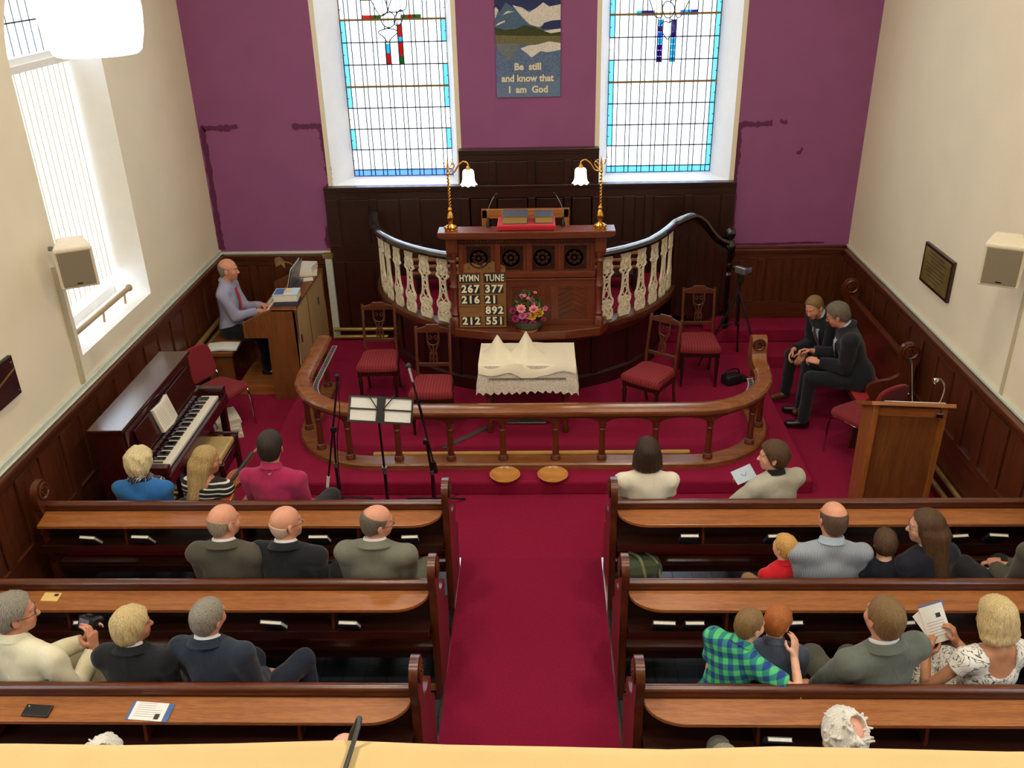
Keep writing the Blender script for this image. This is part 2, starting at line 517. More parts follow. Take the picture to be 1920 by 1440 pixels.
def wall_with_windows(name, u0, u1, zt, opens, depth, mat, loc, rot):
    mb = MB()
    cur = u0
    for (a, b, zb, zs) in opens:
        mb.box(cur, a, 0, depth, -0.1, zt)
        mb.box(a, b, 0, depth, -0.1, zb)
        mb.prism([(b, zt), (a, zt)] + arch_pts(a, b, zs), 0, depth, 'y')
        cur = b
    mb.box(cur, u1, 0, depth, -0.1, zt)
    return mb.build(name, mat, loc=loc, rot=rot, kind='structure')

WIN = [(-2.364, -0.92, -2.17, -1.01), (0.669, 2.14, 0.78, 1.975)]   # opening, glass
wall_back = wall_with_windows('wall_back', XL - 0.5, XR + 0.5, ZC + 0.1, [(w[0], w[1], 2.0, 4.5) for w in WIN], 0.5, M['purple'], (0, YB, 0), None)
wall_left = wall_with_windows('wall_left', YREAR, YB + 0.5, ZC + 0.1, [(1.6, 3.07, 1.465, 3.72), (6.74, 8.21, 1.465, 3.72)], 0.5, M['cream'], (XL, 0, 0), (0, 0, PI / 2))
wall_right = wall_with_windows('wall_right', -YB - 0.5, -YREAR, ZC + 0.1, [(-3.07, -1.6, 1.465, 3.72)], 0.5, M['cream'], (XR, 0, 0), (0, 0, -PI / 2))
MB().box(XL - 0.5, XR + 0.5, YREAR - 0.3, YREAR, -0.1, ZC + 0.1).build('wall_rear', M['cream'], kind='structure')
MB().box(XL - 0.5, XR + 0.5, YREAR - 0.3, YB + 0.5, ZC, ZC + 0.25).build('ceiling', M['ceiling'], kind='structure')

# gallery on which the photographer stands: floor slab and cream parapet with uneven painted edge
MB().box(XL, XR, YREAR, 0.36, 2.72, 2.88).build('floor_gallery', M['oak_x'], kind='structure')
mb = MB()
nx = 120
top = []; 
for i in range(nx + 1):
    x = XL + (XR - XL) * i / nx
    top.append((x, 0.364 + random.uniform(-0.0025, 0.0025), 4.1 + random.uniform(-0.0012, 0.0012)))
vs = []; fs = []
for (x, y, z) in top:
    vs += [(x, 0.06, 2.72), (x, 0.06, 4.095), (x, y - 0.012, z + 0.002), (x, y, z - 0.006), (x, 0.36, 2.72)]
for i in range(nx):
    for j in range(4):
        a = i * 5 + j; fs.append((a, a + 1, a + 6, a + 5))
    fs.append((i * 5 + 4, i * 5, i * 5 + 5, i * 5 + 9))
mb.add(vs, fs).build('wall_gallery', M['parapet'], smooth=True, kind='structure')

# ---- panelling -------------------------------------------------------------
def panelling(name, loc, rot, u0, u1, z0, z1, cols, tiers, matz, matx, t=0.03, cap=True, capmat=None, st=0.05, skirt=None):
    root = MB().box(u0, u1, -t, 0, z0, z1).build(name, matz, loc=loc, rot=rot, kind='structure')
    tops = [t0 for t0, _ in tiers] + [t1 for _, t1 in tiers]
    # rails between the tiers
    edges = [z0] + sorted(tops) + [z1]
    for i in range(0, len(edges), 2):
        MB().box(u0, u1, -t - 0.02, -t, edges[i], edges[i + 1]).build('rail', matx, root, bevel=0.004)
    for (za, zb) in tiers:
        for i in range(len(cols) + 1):
            ua = u0 if i == 0 else cols[i - 1][1]
            ub = cols[i][0] if i < len(cols) else u1
            MB().box(ua, ub, -t - 0.02, -t, za, zb).build('stile', matz, root, bevel=0.004)
        for (a, b) in cols:
            mb = MB().box(a + 0.012, b - 0.012, -t - 0.006, -t + 0.002, za + 0.012, zb - 0.012)
            p = mb.build('panel', matz, root, bevel=0.005)
            MB().box(a, b, -t - 0.026, -t, za - 0.004, za + 0.012).build('moulding', matx, p)
    if cap:
        MB().box(u0, u1, -t - 0.05, 0, z1 - 0.012, z1 + 0.022).box(u0, u1, -t - 0.035, 0, z1 - 0.04, z1 - 0.012).build('cap_rail', capmat or matx, root, bevel=0.006)
    return root

def evencols(u0, u1, n, gap):
    w = (u1 - u0 - gap) / n
    return [(u0 + gap + i * w, u0 + (i + 1) * w) for i in range(n)]

pl = panelling('trim_3', (XL, 0, 0), (0, 0, PI / 2), 1.0, YB, 0, DADO - 0.02, evencols(1.0, YB - 0.02, 27, 0.10), [(0.55, 1.10)], M['dado_z'], M['dado_x'])
MB().box(1.0, YB, -0.03, 0, DADO + 0.003, DADO + 0.055).box(1.0, YB, -0.045, 0, DADO + 0.003, DADO + 0.016).build('trim_4', M['teal_trim'], loc=(XL, 0, 0), rot=(0, 0, PI / 2), kind='structure', bevel=0.006)
panelling('trim_5', (XR, 0, 0), (0, 0, -PI / 2), -YB, -1.0, 0, DADO - 0.02, evencols(-YB + 0.02, -1.0, 27, 0.10), [(0.55, 1.10)], M['dado_z'], M['dado_x'])
MB().box(-YB, -1.0, -0.025, 0, DADO + 0.003, DADO + 0.03).build('trim_6', M['teal_trim'], loc=(XR, 0, 0), rot=(0, 0, -PI / 2), kind='structure', bevel=0.006)
panelling('trim_7', (0, YB, 0), None, XL, -2.46, 0, DADO - 0.02, evencols(XL + 0.04, -2.46, 4, 0.09), [(0.55, 1.08)], M['dado_z'], M['dado_x'])
MB().box(XL, -2.46, -0.04, 0, DADO + 0.003, DADO + 0.03).build('trim_8', M['teal_trim'], loc=(0, YB, 0), kind='structure', bevel=0.005)
panelling('trim_9', (0, YB, 0), None, 2.21, XR, 0, DADO - 0.02, evencols(2.24, XR - 0.02, 4, 0.09), [(0.55, 1.08)], M['dado_z'], M['dado_x'])
MB().box(2.21, XR, -0.04, 0, DADO + 0.003, DADO + 0.022).build('trim_10', M['dado_x'], loc=(0, YB, 0), kind='structure', bevel=0.005)
ccols = [(-2.31, -1.95), (-1.87, -1.60), (-1.375, -1.02), (0.75, 0.96), (1.08, 1.20), (1.287, 1.646), (1.736, 2.06)]
panelling('trim_11', (0, YB, 0), None, -2.46, 2.21, 0, 1.985, ccols, [(0.20, 1.12), (1.32, 1.86)], M['dark_z'], M['dark_x'], t=0.05)
panelling('trim_12', (0, YB - 0.015, 0), None, -0.90, 0.665, 0.9, 2.39, [(-0.80, -0.56), (-0.49, -0.13), (-0.05, 0.28), (0.36, 0.60)], [(1.30, 1.86), (2.0, 2.28)], M['dark_z'], M['dark_x'], t=0.055)
# pale green boxed pipe at the end of the dado
MB().box(-2.53, -2.45, -0.11, -0.05, 0.02, DADO - 0.01).build('trim_13', M['teal_trim'], loc=(0, YB, 0), kind='structure', bevel=0.006)
MB().box(-2.55, -2.43, -0.13, -0.04, DADO - 0.03, DADO + 0.02).build('trim_14', M['brass_old'], loc=(0, YB, 0), kind='structure', bevel=0.006)

# ---- touch-up paint strokes on the purple wall ------------------------------
def stroke(pts, w, name='paint_stroke'):
    pts = catmull(pts, 8)
    L = []; Rr = []
    for i, p in enumerate(pts):
        a = Vector(pts[max(i - 1, 0)]); b = Vector(pts[min(i + 1, len(pts) - 1)])
        d = (b - a).normalized(); n = Vector((-d.y, d.x))
        ww = w * random.uniform(0.62, 1.25)
        q = Vector(p)
        L.append(tuple(q + n * ww)); Rr.append(tuple(q - n * ww * random.uniform(0.8, 1.1)))
    vs = [(p[0], -0.0015, p[1]) for p in L] + [(p[0], -0.0015, p[1]) for p in Rr]
    n = len(L)
    MB().add(vs, [(i, i + 1, i + 1 + n, i + n) for i in range(n - 1)]).build(name, M['purple_dark'], wall_back)
stroke([(-3.36, 2.69), (-3.5, 2.67), (-3.72, 2.67), (-3.765, 2.62), (-3.76, 2.3), (-3.765, 1.9), (-3.77, 1.5), (-3.765, 1.26)], 0.035)
stroke([(-2.75, 2.675), (-2.6, 2.67), (-2.44, 2.66), (-2.42, 2.5), (-2.405, 2.35), (-2.40, 2.2), (-2.395, 2.08)], 0.035)
stroke([(-2.41, 2.03), (-2.42, 1.7), (-2.50, 1.4), (-2.48, 1.27)], 0.03)
stroke([(2.56, 2.63), (2.4, 2.615), (2.22, 2.61), (2.205, 2.45), (2.21, 2.25), (2.20, 2.05), (2.215, 1.7), (2.21, 1.3)], 0.032)
stroke([(2.64, 2.655), (2.69, 2.63), (2.72, 2.64)], 0.022)
stroke([(2.86, 2.31), (2.89, 2.295), (2.92, 2.35)], 0.018)
stroke([(2.25, 1.255), (2.6, 1.25), (3.0, 1.26), (3.3, 1.26)], 0.014)

# ---- windows ----------------------------------------------------------------
def reveal_loft(a, b, mb):
    n = len(a)
    base = len(mb.v)
    mb.add(list(a) + list(b), [(i, i + 1, i + 1 + n, i + n) for i in range(n - 1)])

def window_loop(u0, u1, zb, zs, y, n=20):
    return [(u0, y, zb)] + [(p[0], y, p[1]) for p in arch_pts(u0, u1, zs, n)] + [(u1, y, zb), (u0, y, zb)]

pane_me = {}
def pane_mesh(mat):
    if mat not in pane_me:
        pane_me[mat] = MB().box(-0.5, 0.5, -0.5, 0.5, -0.5, 0.5).mesh('pane', M[mat])
    return pane_me[mat]

def leaded_window(idx, w, design):
    a0, a1, g0, g1 = w
    d = 0.35
    zb, zs = 2.0, 4.5
    root = MB()
    reveal_loft(window_loop(a0, a1, zb, zs, 0.0), window_loop(g0, g1, zb + 0.03, zs - 0.06, d), root)
    rootob = root.build('window_%d' % idx, M['white_paint'], loc=(0, YB, 0), kind='structure', recalc=False)
    # cream painted edge strip round the opening
    mb = MB()
    out = window_loop(a0 - 0.05, a1 + 0.05, zb, zs + 0.0, -0.004)[:-1]; inn = window_loop(a0, a1, zb, zs, -0.004)[:-1]
    reveal_loft(out, inn, mb)
    mb.build('window_edge', M['cream'], rootob, recalc=False)
    W = g1 - g0
    bw = 0.055
    pat = [1, 2] * 7 + [1]
    unit = (W - 2 * bw) / sum(pat)
    cols = [g0, g0 + bw]
    for p in pat: cols.append(cols[-1] + p * unit)
    cols.append(g1)
    z00 = zb + 0.03
    rows = [z00, 2.105] + [2.337 + 0.2335 * i for i in range(0, 9)]
    for i in range(len(cols) - 1):
        for j in range(len(rows) - 1):
            mt = 'glass_clear'
            if i == 0 or i == len(cols) - 2: mt = 'glass_blue' if random.random() < 0.75 else 'glass_clear'
            if j == 0: mt = 'glass_mid' if idx == 1 else 'glass_blue'
            inst(pane_mesh(mt), 'pane', rootob, ((cols[i] + cols[i + 1]) / 2, d, (rows[j] + rows[j + 1]) / 2), (cols[i + 1] - cols[i], 0.004, rows[j + 1] - rows[j]))
    zt = rows[-1]
    MB().prism([(g0, zt)] + arch_pts(g0, g1, zs - 0.06) + [(g1, zt)], d - 0.002, d + 0.002, 'y').build('pane_arched', M['glass_clear'], rootob)
    for c in cols:
        MB().box(c - 0.0052, c + 0.0052, d - 0.009, d + 0.005, z00, zt + 0.3).build('lead_came', M['lead'], rootob)
    for j, z in enumerate(rows):
        if j in (5, 8):
            MB().box(g0, g1, d - 0.02, d + 0.005, z - 0.011, z + 0.011).build('glazing_bar', M['glazing_bar'], rootob)
        else:
            MB().box(g0, g1, d - 0.010, d + 0.005, z - 0.0062, z + 0.0062).build('lead_came', M['lead'], rootob)
    # little ticks of the outer border
    for k in range(9):
        for u in (g0, g1):
            MB().box(u - 0.02, u + 0.02, d - 0.009, d + 0.004, 2.21 + 0.2335 * k - 0.004, 2.21 + 0.2335 * k + 0.004).build('lead_came', M['lead'], rootob)
    design(rootob, d)
    return rootob

def cpane(root, d, x0, x1, z0, z1, mat):
    p = MB().box(x0, x1, d - 0.013, d - 0.006, z0, z1).build('coloured_pane', M[mat], root)
def lead_line(root, d, pts, r=0.007, closed=False):
    pts = catmull([(p[0], p[1], 0) for p in pts], 5, closed)
    path = [(p[0], d - 0.012, p[1]) for p in pts]
    if closed: path.append(path[0])
    MB().tube(path, r, 5).build('lead_outline', M['lead'], root, smooth=True)
def white_piece(root, d, pts, mat='glass_clear'):
    pts = [(p[0], p[1]) for p in catmull([(p[0], p[1], 0) for p in pts], 4, True)]
    MB().prism(pts, d - 0.018, d - 0.010, 'y').build('dove_pane', M[mat], root)
    lead_line(root, d - 0.004, pts[::4], 0.006, True)

def design_left(root, d):
    for (x0, x1, m) in [(-1.92, -1.86, 'glass_red'), (-1.86, -1.80, 'glass_red'), (-1.80, -1.72, 'glass_green'), (-1.50, -1.43, 'glass_green'), (-1.43, -1.37, 'glass_red'), (-1.37, -1.275, 'glass_green')]:
        cpane(root, d, x0, x1, 3.735, 3.785, m)
    for (x0, x1, m) in [(-1.93, -1.80, 'glass_green'), (-1.40, -1.28, 'glass_red')]:
        cpane(root, d, x0, x1, 3.93, 3.985, m)
    for (z0, z1, m) in [(3.56, 3.69, 'glass_red'), (3.51, 3.56, 'glass_aqua'), (3.40, 3.50, 'glass_red'), (3.36, 3.40, 'glass_red'), (3.27, 3.36, 'glass_green')]:
        cpane(root, d, -1.545, -1.495, z0, z1, m)
    for (z0, z1, m) in [(3.39, 3.49, 'glass_aqua'), (3.32, 3.39, 'glass_red'), (3.27, 3.32, 'glass_red')]:
        cpane(root, d, -1.69, -1.64, z0, z1, m)
    lead_line(root, d, [(-1.69, 3.5), (-1.69, 3.27)], 0.006); lead_line(root, d, [(-1.64, 3.5), (-1.64, 3.27)], 0.006)
    lead_line(root, d, [(-1.545, 3.7), (-1.545, 3.27)], 0.006); lead_line(root, d, [(-1.495, 3.7), (-1.495, 3.27)], 0.006)
    white_piece(root, d, [(-1.72, 3.76), (-1.66, 3.80), (-1.60, 3.81), (-1.56, 3.76), (-1.57, 3.69), (-1.63, 3.655), (-1.69, 3.68)])
    white_piece(root, d, [(-1.56, 3.76), (-1.50, 3.83), (-1.46, 3.80), (-1.48, 3.73), (-1.52, 3.675), (-1.57, 3.69)])
    white_piece(root, d, [(-1.69, 3.64), (-1.63, 3.645), (-1.56, 3.63), (-1.545, 3.60), (-1.60, 3.56), (-1.655, 3.505), (-1.70, 3.56), (-1.755, 3.61)])
    white_piece(root, d, [(-1.72, 3.78), (-1.80, 3.92), (-1.84, 4.05), (-1.72, 4.06), (-1.65, 3.92), (-1.64, 3.82)])
    white_piece(root, d, [(-1.62, 3.82), (-1.59, 3.93), (-1.54, 4.05), (-1.42, 4.06), (-1.42, 3.93), (-1.45, 3.83)])

def design_right(root, d):
    for (x0, x1, m) in [(1.06, 1.12, 'glass_aqua'), (1.12, 1.20, 'glass_purple'), (1.20, 1.26, 'glass_purple'), (1.53, 1.58, 'glass_deep'), (1.58, 1.65, 'glass_aqua'), (1.65, 1.72, 'glass_purple')]:
        cpane(root, d, x0, x1, 3.72, 3.775, m)
    seq = ['glass_aqua', 'glass_purple', 'glass_deep', 'glass_aqua', 'glass_purple', 'glass_purple', 'glass_purple']
    for k in range(7):
        z1 = 3.68 - k * 0.063
        cpane(root, d, 1.30, 1.355, z1 - 0.06, z1, seq[k])
        cpane(root, d, 1.445, 1.50, z1 - 0.06, z1, seq[6 - k] if k < 4 else 'glass_aqua')
    for x in (1.30, 1.355, 1.445, 1.50):
        lead_line(root, d, [(x, 3.69), (x, 3.24)], 0.006)
    white_piece(root, d, [(1.34, 3.80), (1.38, 3.86), (1.44, 3.84), (1.47, 3.77), (1.43, 3.70), (1.37, 3.71)])
    white_piece(root, d, [(1.32, 3.62), (1.37, 3.66), (1.42, 3.65), (1.46, 3.67), (1.50, 3.58), (1.45, 3.53), (1.41, 3.48), (1.35, 3.55)])
    white_piece(root, d, [(1.26, 3.72), (1.22, 3.82), (1.18, 3.95), (1.26, 4.02), (1.32, 3.90), (1.34, 3.78), (1.33, 3.70)], 'glass_yellow')
    white_piece(root, d, [(1.50, 3.70), (1.47, 3.80), (1.50, 3.92), (1.58, 4.0), (1.64, 3.93), (1.60, 3.82), (1.55, 3.72)], 'glass_yellow')
    white_piece(root, d, [(1.36, 3.90), (1.38, 4.0), (1.46, 4.0), (1.47, 3.88)], 'glass_red')
leaded_window(1, WIN[0], design_left)
leaded_window(2, WIN[1], design_right)

# side windows: white reveal, upper leaded glass, transom, vertical blind below
def side_window(idx, y0, y1, loc, rot, full=True):
    d = 0.36
    zb, zs = 1.465, 3.72
    r = MB()
    reveal_loft(window_loop(y0, y1, zb, zs, 0.0), window_loop(y0 + 0.02, y1 - 0.02, zb + 0.02, zs - 0.03, d), r)
    root = r.build('window_%d' % idx, M['white_paint'], loc=loc, rot=rot, kind='structure', recalc=False)
    g0, g1 = y0 + 0.02, y1 - 0.02
    if not full:
        MB().prism([(g0, zb)] + arch_pts(g0, g1, zs - 0.03) + [(g1, zb)], d - 0.002, d + 0.002, 'y').build('pane', M['glass_clear'], root)
        return root
    zt = 3.69
    n = 9
    gc, gr = (g0 + g1) / 2, (g1 - g0) / 2
    za = zs - 0.03
    inner = arch_pts(g0 + 0.06, g1 - 0.06, za + 0.02)
    outer = arch_pts(g0, g1, za)
    MB().prism(inner, d - 0.002, d + 0.002, 'y').build('pane_arched', M['glass_clear'], root)
    for i in range(0, 20, 2):
        MB().prism([outer[i], outer[i + 1], outer[i + 2], inner[i + 2], inner[i + 1], inner[i]], d - 0.002, d + 0.002, 'y').build('border_pane', M['glass_blue'], root)
    MB().tube([(p[0], d - 0.006, p[1]) for p in inner], 0.005, 5).build('lead_came', M['lead'], root)
    for i in range(2, 20, 2):
        MB().tube([(inner[i][0], d - 0.006, inner[i][1]), (outer[i][0], d - 0.006, outer[i][1])], 0.004, 5).build('lead_came', M['lead'], root)
    for i in range(1, n + 3):
        u = g0 + (g1 - g0) * i / (n + 3)
        h = math.sqrt(max(0, (gr - 0.06) ** 2 - (u - gc) ** 2))
        MB().box(u - 0.003, u + 0.003, d - 0.008, d, zt, za + 0.02 + h).build('lead_came', M['lead'], root)
    hh = math.sqrt((gr - 0.06) ** 2 - 0.30 ** 2)
    MB().box(gc - hh, gc + hh, d - 0.012, d, za + 0.29, za + 0.302).build('lead_came', M['lead'], root)
    MB().box(g0, g1, d - 0.06, d + 0.01, zt - 0.03, zt + 0.05).build('transom', M['white_paint'], root, bevel=0.006)
    MB().box(g0, g1, d + 0.02, d + 0.03, zb, zt).build('pane_lower', M['glass_clear'], root)
    MB().box(g0, g1, d - 0.02, d + 0.02, zb + 0.0, zb + 0.1).build('bottom_rail', M['white_paint'], root, bevel=0.005)
    return root
side_window(3, 6.74, 8.21, (XL, 0, 0), (0, 0, PI / 2))
side_window(4, 1.6, 3.07, (XL, 0, 0), (0, 0, PI / 2), False)
side_window(5, -3.07, -1.6, (XR, 0, 0), (0, 0, -PI / 2), False)

bl = empty('window_blind', (XL - 0.30, 0, 0), 0, 'pale vertical slat blind hanging in the tall window on the cream wall', 'blind')
MB().box(-0.03, 0.03, 6.78, 8.17, 3.63, 3.69).build('headrail', M['white'], bl, bevel=0.004)
nsl = 15
for i in range(nsl):
    y = 6.80 + (i + 0.5) * (1.36 / nsl)
    MB().obox((0, y, 2.66), (0.003, 0.095, 1.94), (0, 0, R_(24))).build('slat', M['blind'], bl)
# brown tube across the sill on brackets
tb = empty('sill_tube', (XL - 0.10, 0, 1.6), 0, 'brown painted tube resting on brackets along the sloping window sill', 'pipe')
MB().tube([(0, 6.76, 0), (0, 7.98, 0)], 0.024, 12).ball((0, 7.99, 0), 0.036).build('tube', M['rail_brown'], tb, smooth=True)
for y in (6.86, 7.42, 7.88):
    MB().tube([(0, y, -0.01), (-0.01, y, -0.115)], 0.011, 8).build('bracket', M['rail_brown'], tb, smooth=True)
# ================================================================== PEWS
def pew_end_profile():
    pts = [(-0.05, 0.0), (-0.05, 0.40), (-0.045, 0.72), (-0.035, 0.84), (-0.06, 0.93), (-0.06, 1.02), (-0.02, 1.085), (0.04, 1.10), (0.10, 1.08), (0.135, 1.01), (0.125, 0.93), (0.09, 0.86),
           (0.10, 0.78), (0.17, 0.735), (0.27, 0.715), (0.35, 0.68), (0.375, 0.62), (0.345, 0.565), (0.32, 0.53), (0.37, 0.48), (0.45, 0.45), (0.475, 0.38), (0.45, 0.28), (0.44, 0.12), (0.46, 0.0)]
    c = catmull(pts, 4)
    return [(p[0], p[1]) for p in c]
PEP = pew_end_profile()
pew_end_me = MB().prism(PEP, -0.024, 0.024, 'x').mesh('pew_end', M['pew_z'], True)

def rosette_mesh():
    mb = MB()
    Mx = Matrix.Rotation(PI / 2, 4, 'Y')
    mb.lathe([(0.062, 0), (0.066, 0.008), (0.055, 0.014), (0.046, 0.006), (0.0, 0.005)], 20, Mx)
    for k in range(6):
        a = k * PI / 3
        mb.ball((0.010, 0.026 * math.cos(a), 0.026 * math.sin(a)), (0.008, 0.013, 0.013), 6, 4)
    mb.ball((0.012, 0, 0), (0.010, 0.012, 0.012), 6, 4)
    return mb.mesh('rosette', M['pew_z'], True)
ros_me = rosette_mesh()

def pew(side, k, label):
    Yc = ROWS[k]
    if side == 'L': x0, x1 = -3.60, -0.68
    else: x0, x1 = 0.505, 3.50
    root = empty('pew', (0, Yc, 0), 0, label, 'pew', 'long wooden pews either side of the aisle')
    ax = x1 if side == 'L' else x0      # aisle end
    wx = x0 if side == 'L' else x1
    e = inst(pew_end_me, 'pew_end', root, (ax, 0, 0))
    inst(ros_me, 'rosette', e, (0.024 if side == 'L' else -0.024, 0.035, 1.02), rot=(0, 0, 0 if side == 'L' else PI))
    e2 = inst(pew_end_me, 'pew_end', root, (wx, 0, 0))
    inst(ros_me, 'rosette', e2, (0.024 if side == 'L' else -0.024, 0.035, 1.02), rot=(0, 0, 0 if side == 'L' else PI))
    a, b = x0 + 0.024, x1 - 0.024
    MB().box(a, b, 0.0, 0.028, 0.52, 0.90).build('backrest', M['dark_x'], root)  # darker wood paints in under-ledge shade; shelf and back rail likewise
    # moulded cap
    prof = [(0.0, 0.875), (-0.004, 0.89), (0.004, 0.905), (0.0, 0.915), (0.008, 0.928), (0.035, 0.932), (0.052, 0.922), (0.055, 0.905), (0.045, 0.895), (0.048, 0.88), (0.04, 0.872)]
    MB().prism(prof, a, b, 'x').build('cap_rail', M['pew_x'], root, smooth=True, angle=50)
    # book ledge, rounded at the aisle end, sloping towards the person behind
    n = 10
    depth = 0.155
    xe = b if side == 'L' else a
    xo = a if side == 'L' else b
    sgn = -1 if side == 'L' else 1
    rad = 0.22
    edge = []
    for i in range(n + 1):
        t = PI / 2 * i / n
        edge.append((xe + sgn * rad * (1 - math.sin(t)), -depth * math.cos(t) if i < n else 0.0))
    poly = [(xo, 0.0), (xo, -depth)] + [(p[0], p[1]) for p in edge[0:]]
    mb = MB()
    m = len(poly)
    def zt(y): return 0.868 + y * 0.16
    vs = [(p[0], p[1], zt(p[1])) for p in poly] + [(p[0], p[1], zt(p[1]) - 0.024) for p in poly]
    fs = [tuple(range(m)), tuple(range(2 * m - 1, m - 1, -1))] + [(i, (i + 1) % m, (i + 1) % m + m, i + m) for i in range(m)]
    mb.add(vs, fs).build('book_ledge', M['ledge_x'], root, bevel=0.004)
    # hymn book shelf
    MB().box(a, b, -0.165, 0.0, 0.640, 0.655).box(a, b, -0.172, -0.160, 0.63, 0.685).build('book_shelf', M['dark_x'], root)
    for xb in np.linspace(a + 0.6, b - 0.6, 3):
        MB().prism([(0.0, 0.82), (-0.09, 0.82), (-0.12, 0.66), (0.0, 0.66)], xb - 0.009, xb + 0.009, 'x').build('shelf_bracket', M['pew_z'], root)
    MB().box(a, b, -0.02, 0.47, 0.395, 0.425).build('seat', M['pew_x'], root, bevel=0.006)
    MB().box(a + 0.01, b - 0.01, 0.06, 0.468, 0.425, 0.468).build('seat_cushion', M['red_cushion'], root, bevel=0.012)
    MB().box(a, b, 0.42, 0.44, 0.31, 0.395).build('seat_apron', M['pew_x'], root)
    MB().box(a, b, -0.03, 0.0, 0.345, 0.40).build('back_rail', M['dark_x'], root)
    MB().box(a, b, -0.03, -0.005, 0.06, 0.105).build('foot_rail', M['oak_x'], root)
    mid = (a + b) / 2
    MB().box(mid - 0.02, mid + 0.02, 0.0, 0.36, 0.0, 0.395).build('centre_support', M['pew_z'], root)
    return root
rowname = ['first from the communion rail', 'second from the communion rail', 'third from the communion rail', 'fourth from the communion rail']
for k in range(4):
    pew('L', k, 'dark wooden pew, piano side of the aisle, ' + rowname[k])
    pew('R', k, 'dark wooden pew, lectern side of the aisle, ' + rowname[k])

# hymn books standing on the shelves behind the pew backs
def hymn_book(x, k, label, w=0.125, h=0.155, t=0.034, tilt=0.12, rz=0.0, cover='navy_book'):
    root = empty('hymn_book', (x, ROWS[k] - 0.105, 0.668), rz, label, 'book', 'hymn books on the pew shelves')
    root.rotation_euler = (R_(38), 0, rz)
    MB().box(-w / 2, w / 2, -t / 2, -t / 2 + 0.004, 0, h).box(-w / 2, w / 2, t / 2 - 0.004, t / 2, 0, h).box(-w / 2, -w / 2 + 0.004, -t / 2, t / 2, 0, h).build('cover', M[cover], root)
    MB().box(-w / 2 + 0.004, w / 2 - 0.004, -t / 2 + 0.004, t / 2 - 0.004, 0.003, h - 0.003).build('page_block', M['pages'], root)
HB = [(-3.21, 0, 'front pew piano side, nearest the tall window wall'), (-2.83, 0, 'front pew piano side, second from the wall'), (-1.57, 0, 'front pew piano side, beside the bald man in black'), (-0.93, 0, 'front pew piano side, nearest the aisle'),
      (-2.84, 1, 'second pew piano side, near the man with the camera'), (-1.66, 1, 'second pew piano side, thick one beyond the man in navy'), (-1.19, 1, 'second pew piano side, nearest the aisle'),
      (1.02, 0, 'front pew lectern side, nearest the aisle'), (1.62, 0, 'front pew lectern side, behind the blond boy in red'), (2.86, 0, 'front pew lectern side, beside the woman with long dark hair'), (3.13, 0, 'front pew lectern side, nearest the brass plaque wall'),
      (0.74, 1, 'second pew lectern side, first of a pair nearest the aisle'), (0.92, 1, 'second pew lectern side, second of a pair nearest the aisle'), (1.50, 1, 'second pew lectern side, beside the red-haired boy'), (2.16, 1, 'second pew lectern side, between the man in grey and the blonde woman'), (2.78, 1, 'second pew lectern side, beyond the blonde woman'),
      (1.22, 2, 'third pew lectern side, beside the white-haired head'), (1.56, 2, 'third pew lectern side, right of the white-haired head')]
for i, (x, k, w_) in enumerate(HB):
    hymn_book(x, k, 'hymn book, ' + w_, w=0.118 + 0.02 * ((i * 7) % 3) / 2, h=0.128 + 0.006 * ((i * 5) % 3), t=0.026 + 0.012 * ((i * 3) % 3) / 2, rz=0.05 * (((i * 11) % 5) - 2))
# ================================================================== PULPIT
DCX, DCY = -0.16, YB
def drum(phi, r):       # phi measured from the front (-Y), positive to +X
    return (DCX + r * math.sin(phi), DCY - r * math.cos(phi))
pulpit = empty('pulpit', (DCX, DCY - 0.9, PLAT), 0, 'large bow-fronted dark wood pulpit platform with black handrail and cream iron balusters', 'pulpit')
POFF = Vector((DCX, DCY - 0.9, PLAT))
def pl_build(mb, name, mat, parent=None, **kw):
    mb.v = [tuple(Vector(v) - POFF) for v in mb.v]
    return mb.build(name, mat, parent or pulpit, **kw)
def half_lathe(prof, a0=-88, a1=88, n=48):
    vs = []; fs = []; k = len(prof)
    for i in range(n + 1):
        ph = R_(a0 + (a1 - a0) * i / n)
        for (r, z) in prof:
            x, y = drum(ph, r); vs.append((x, y, z))
    for i in range(n):
        for j in range(k - 1):
            a = i * k + j; fs.append((a, a + 1, a + 1 + k, a + k))
    fs.append(tuple(range(k))); fs.append(tuple(range(n * k, n * k + k)))
    return MB().add(vs, fs)
pl_build(half_lathe([(1.3, PLAT), (1.63, PLAT), (1.63, 0.28), (1.60, 0.30), (1.60, 0.74), (1.3, 0.74)]), 'drum', M['dark_z'], smooth=True)
pl_build(half_lathe([(1.5, 0.72), (1.62, 0.72), (1.64, 0.75), (1.66, 0.79), (1.70, 0.80), (1.71, 0.83), (1.755, 0.85), (1.765, 0.88), (1.76, 0.915), (1.74, 0.925), (1.5, 0.925)]), 'rim_moulding', M['dado_x'], smooth=True)
pl_build(half_lathe([(0.05, 0.86), (1.60, 0.86), (1.60, 0.935), (0.05, 0.935)]), 'pulpit_carpet', M['carpet'])
for i in range(-4, 5):
    ph = R_(i * 18 + 9 if i < 0 else i * 18 - 9)
    if abs(i) < 1: continue
    x, y = drum(ph, 1.605)
    mb = MB().box(-0.04, 0.04, -0.012, 0.012, 0.30, 0.72, Matrix.Translation((x, y, 0)) @ Matrix.Rotation(ph, 4, 'Z'))
    pl_build(mb, 'drum_stile', M['dark_z'])

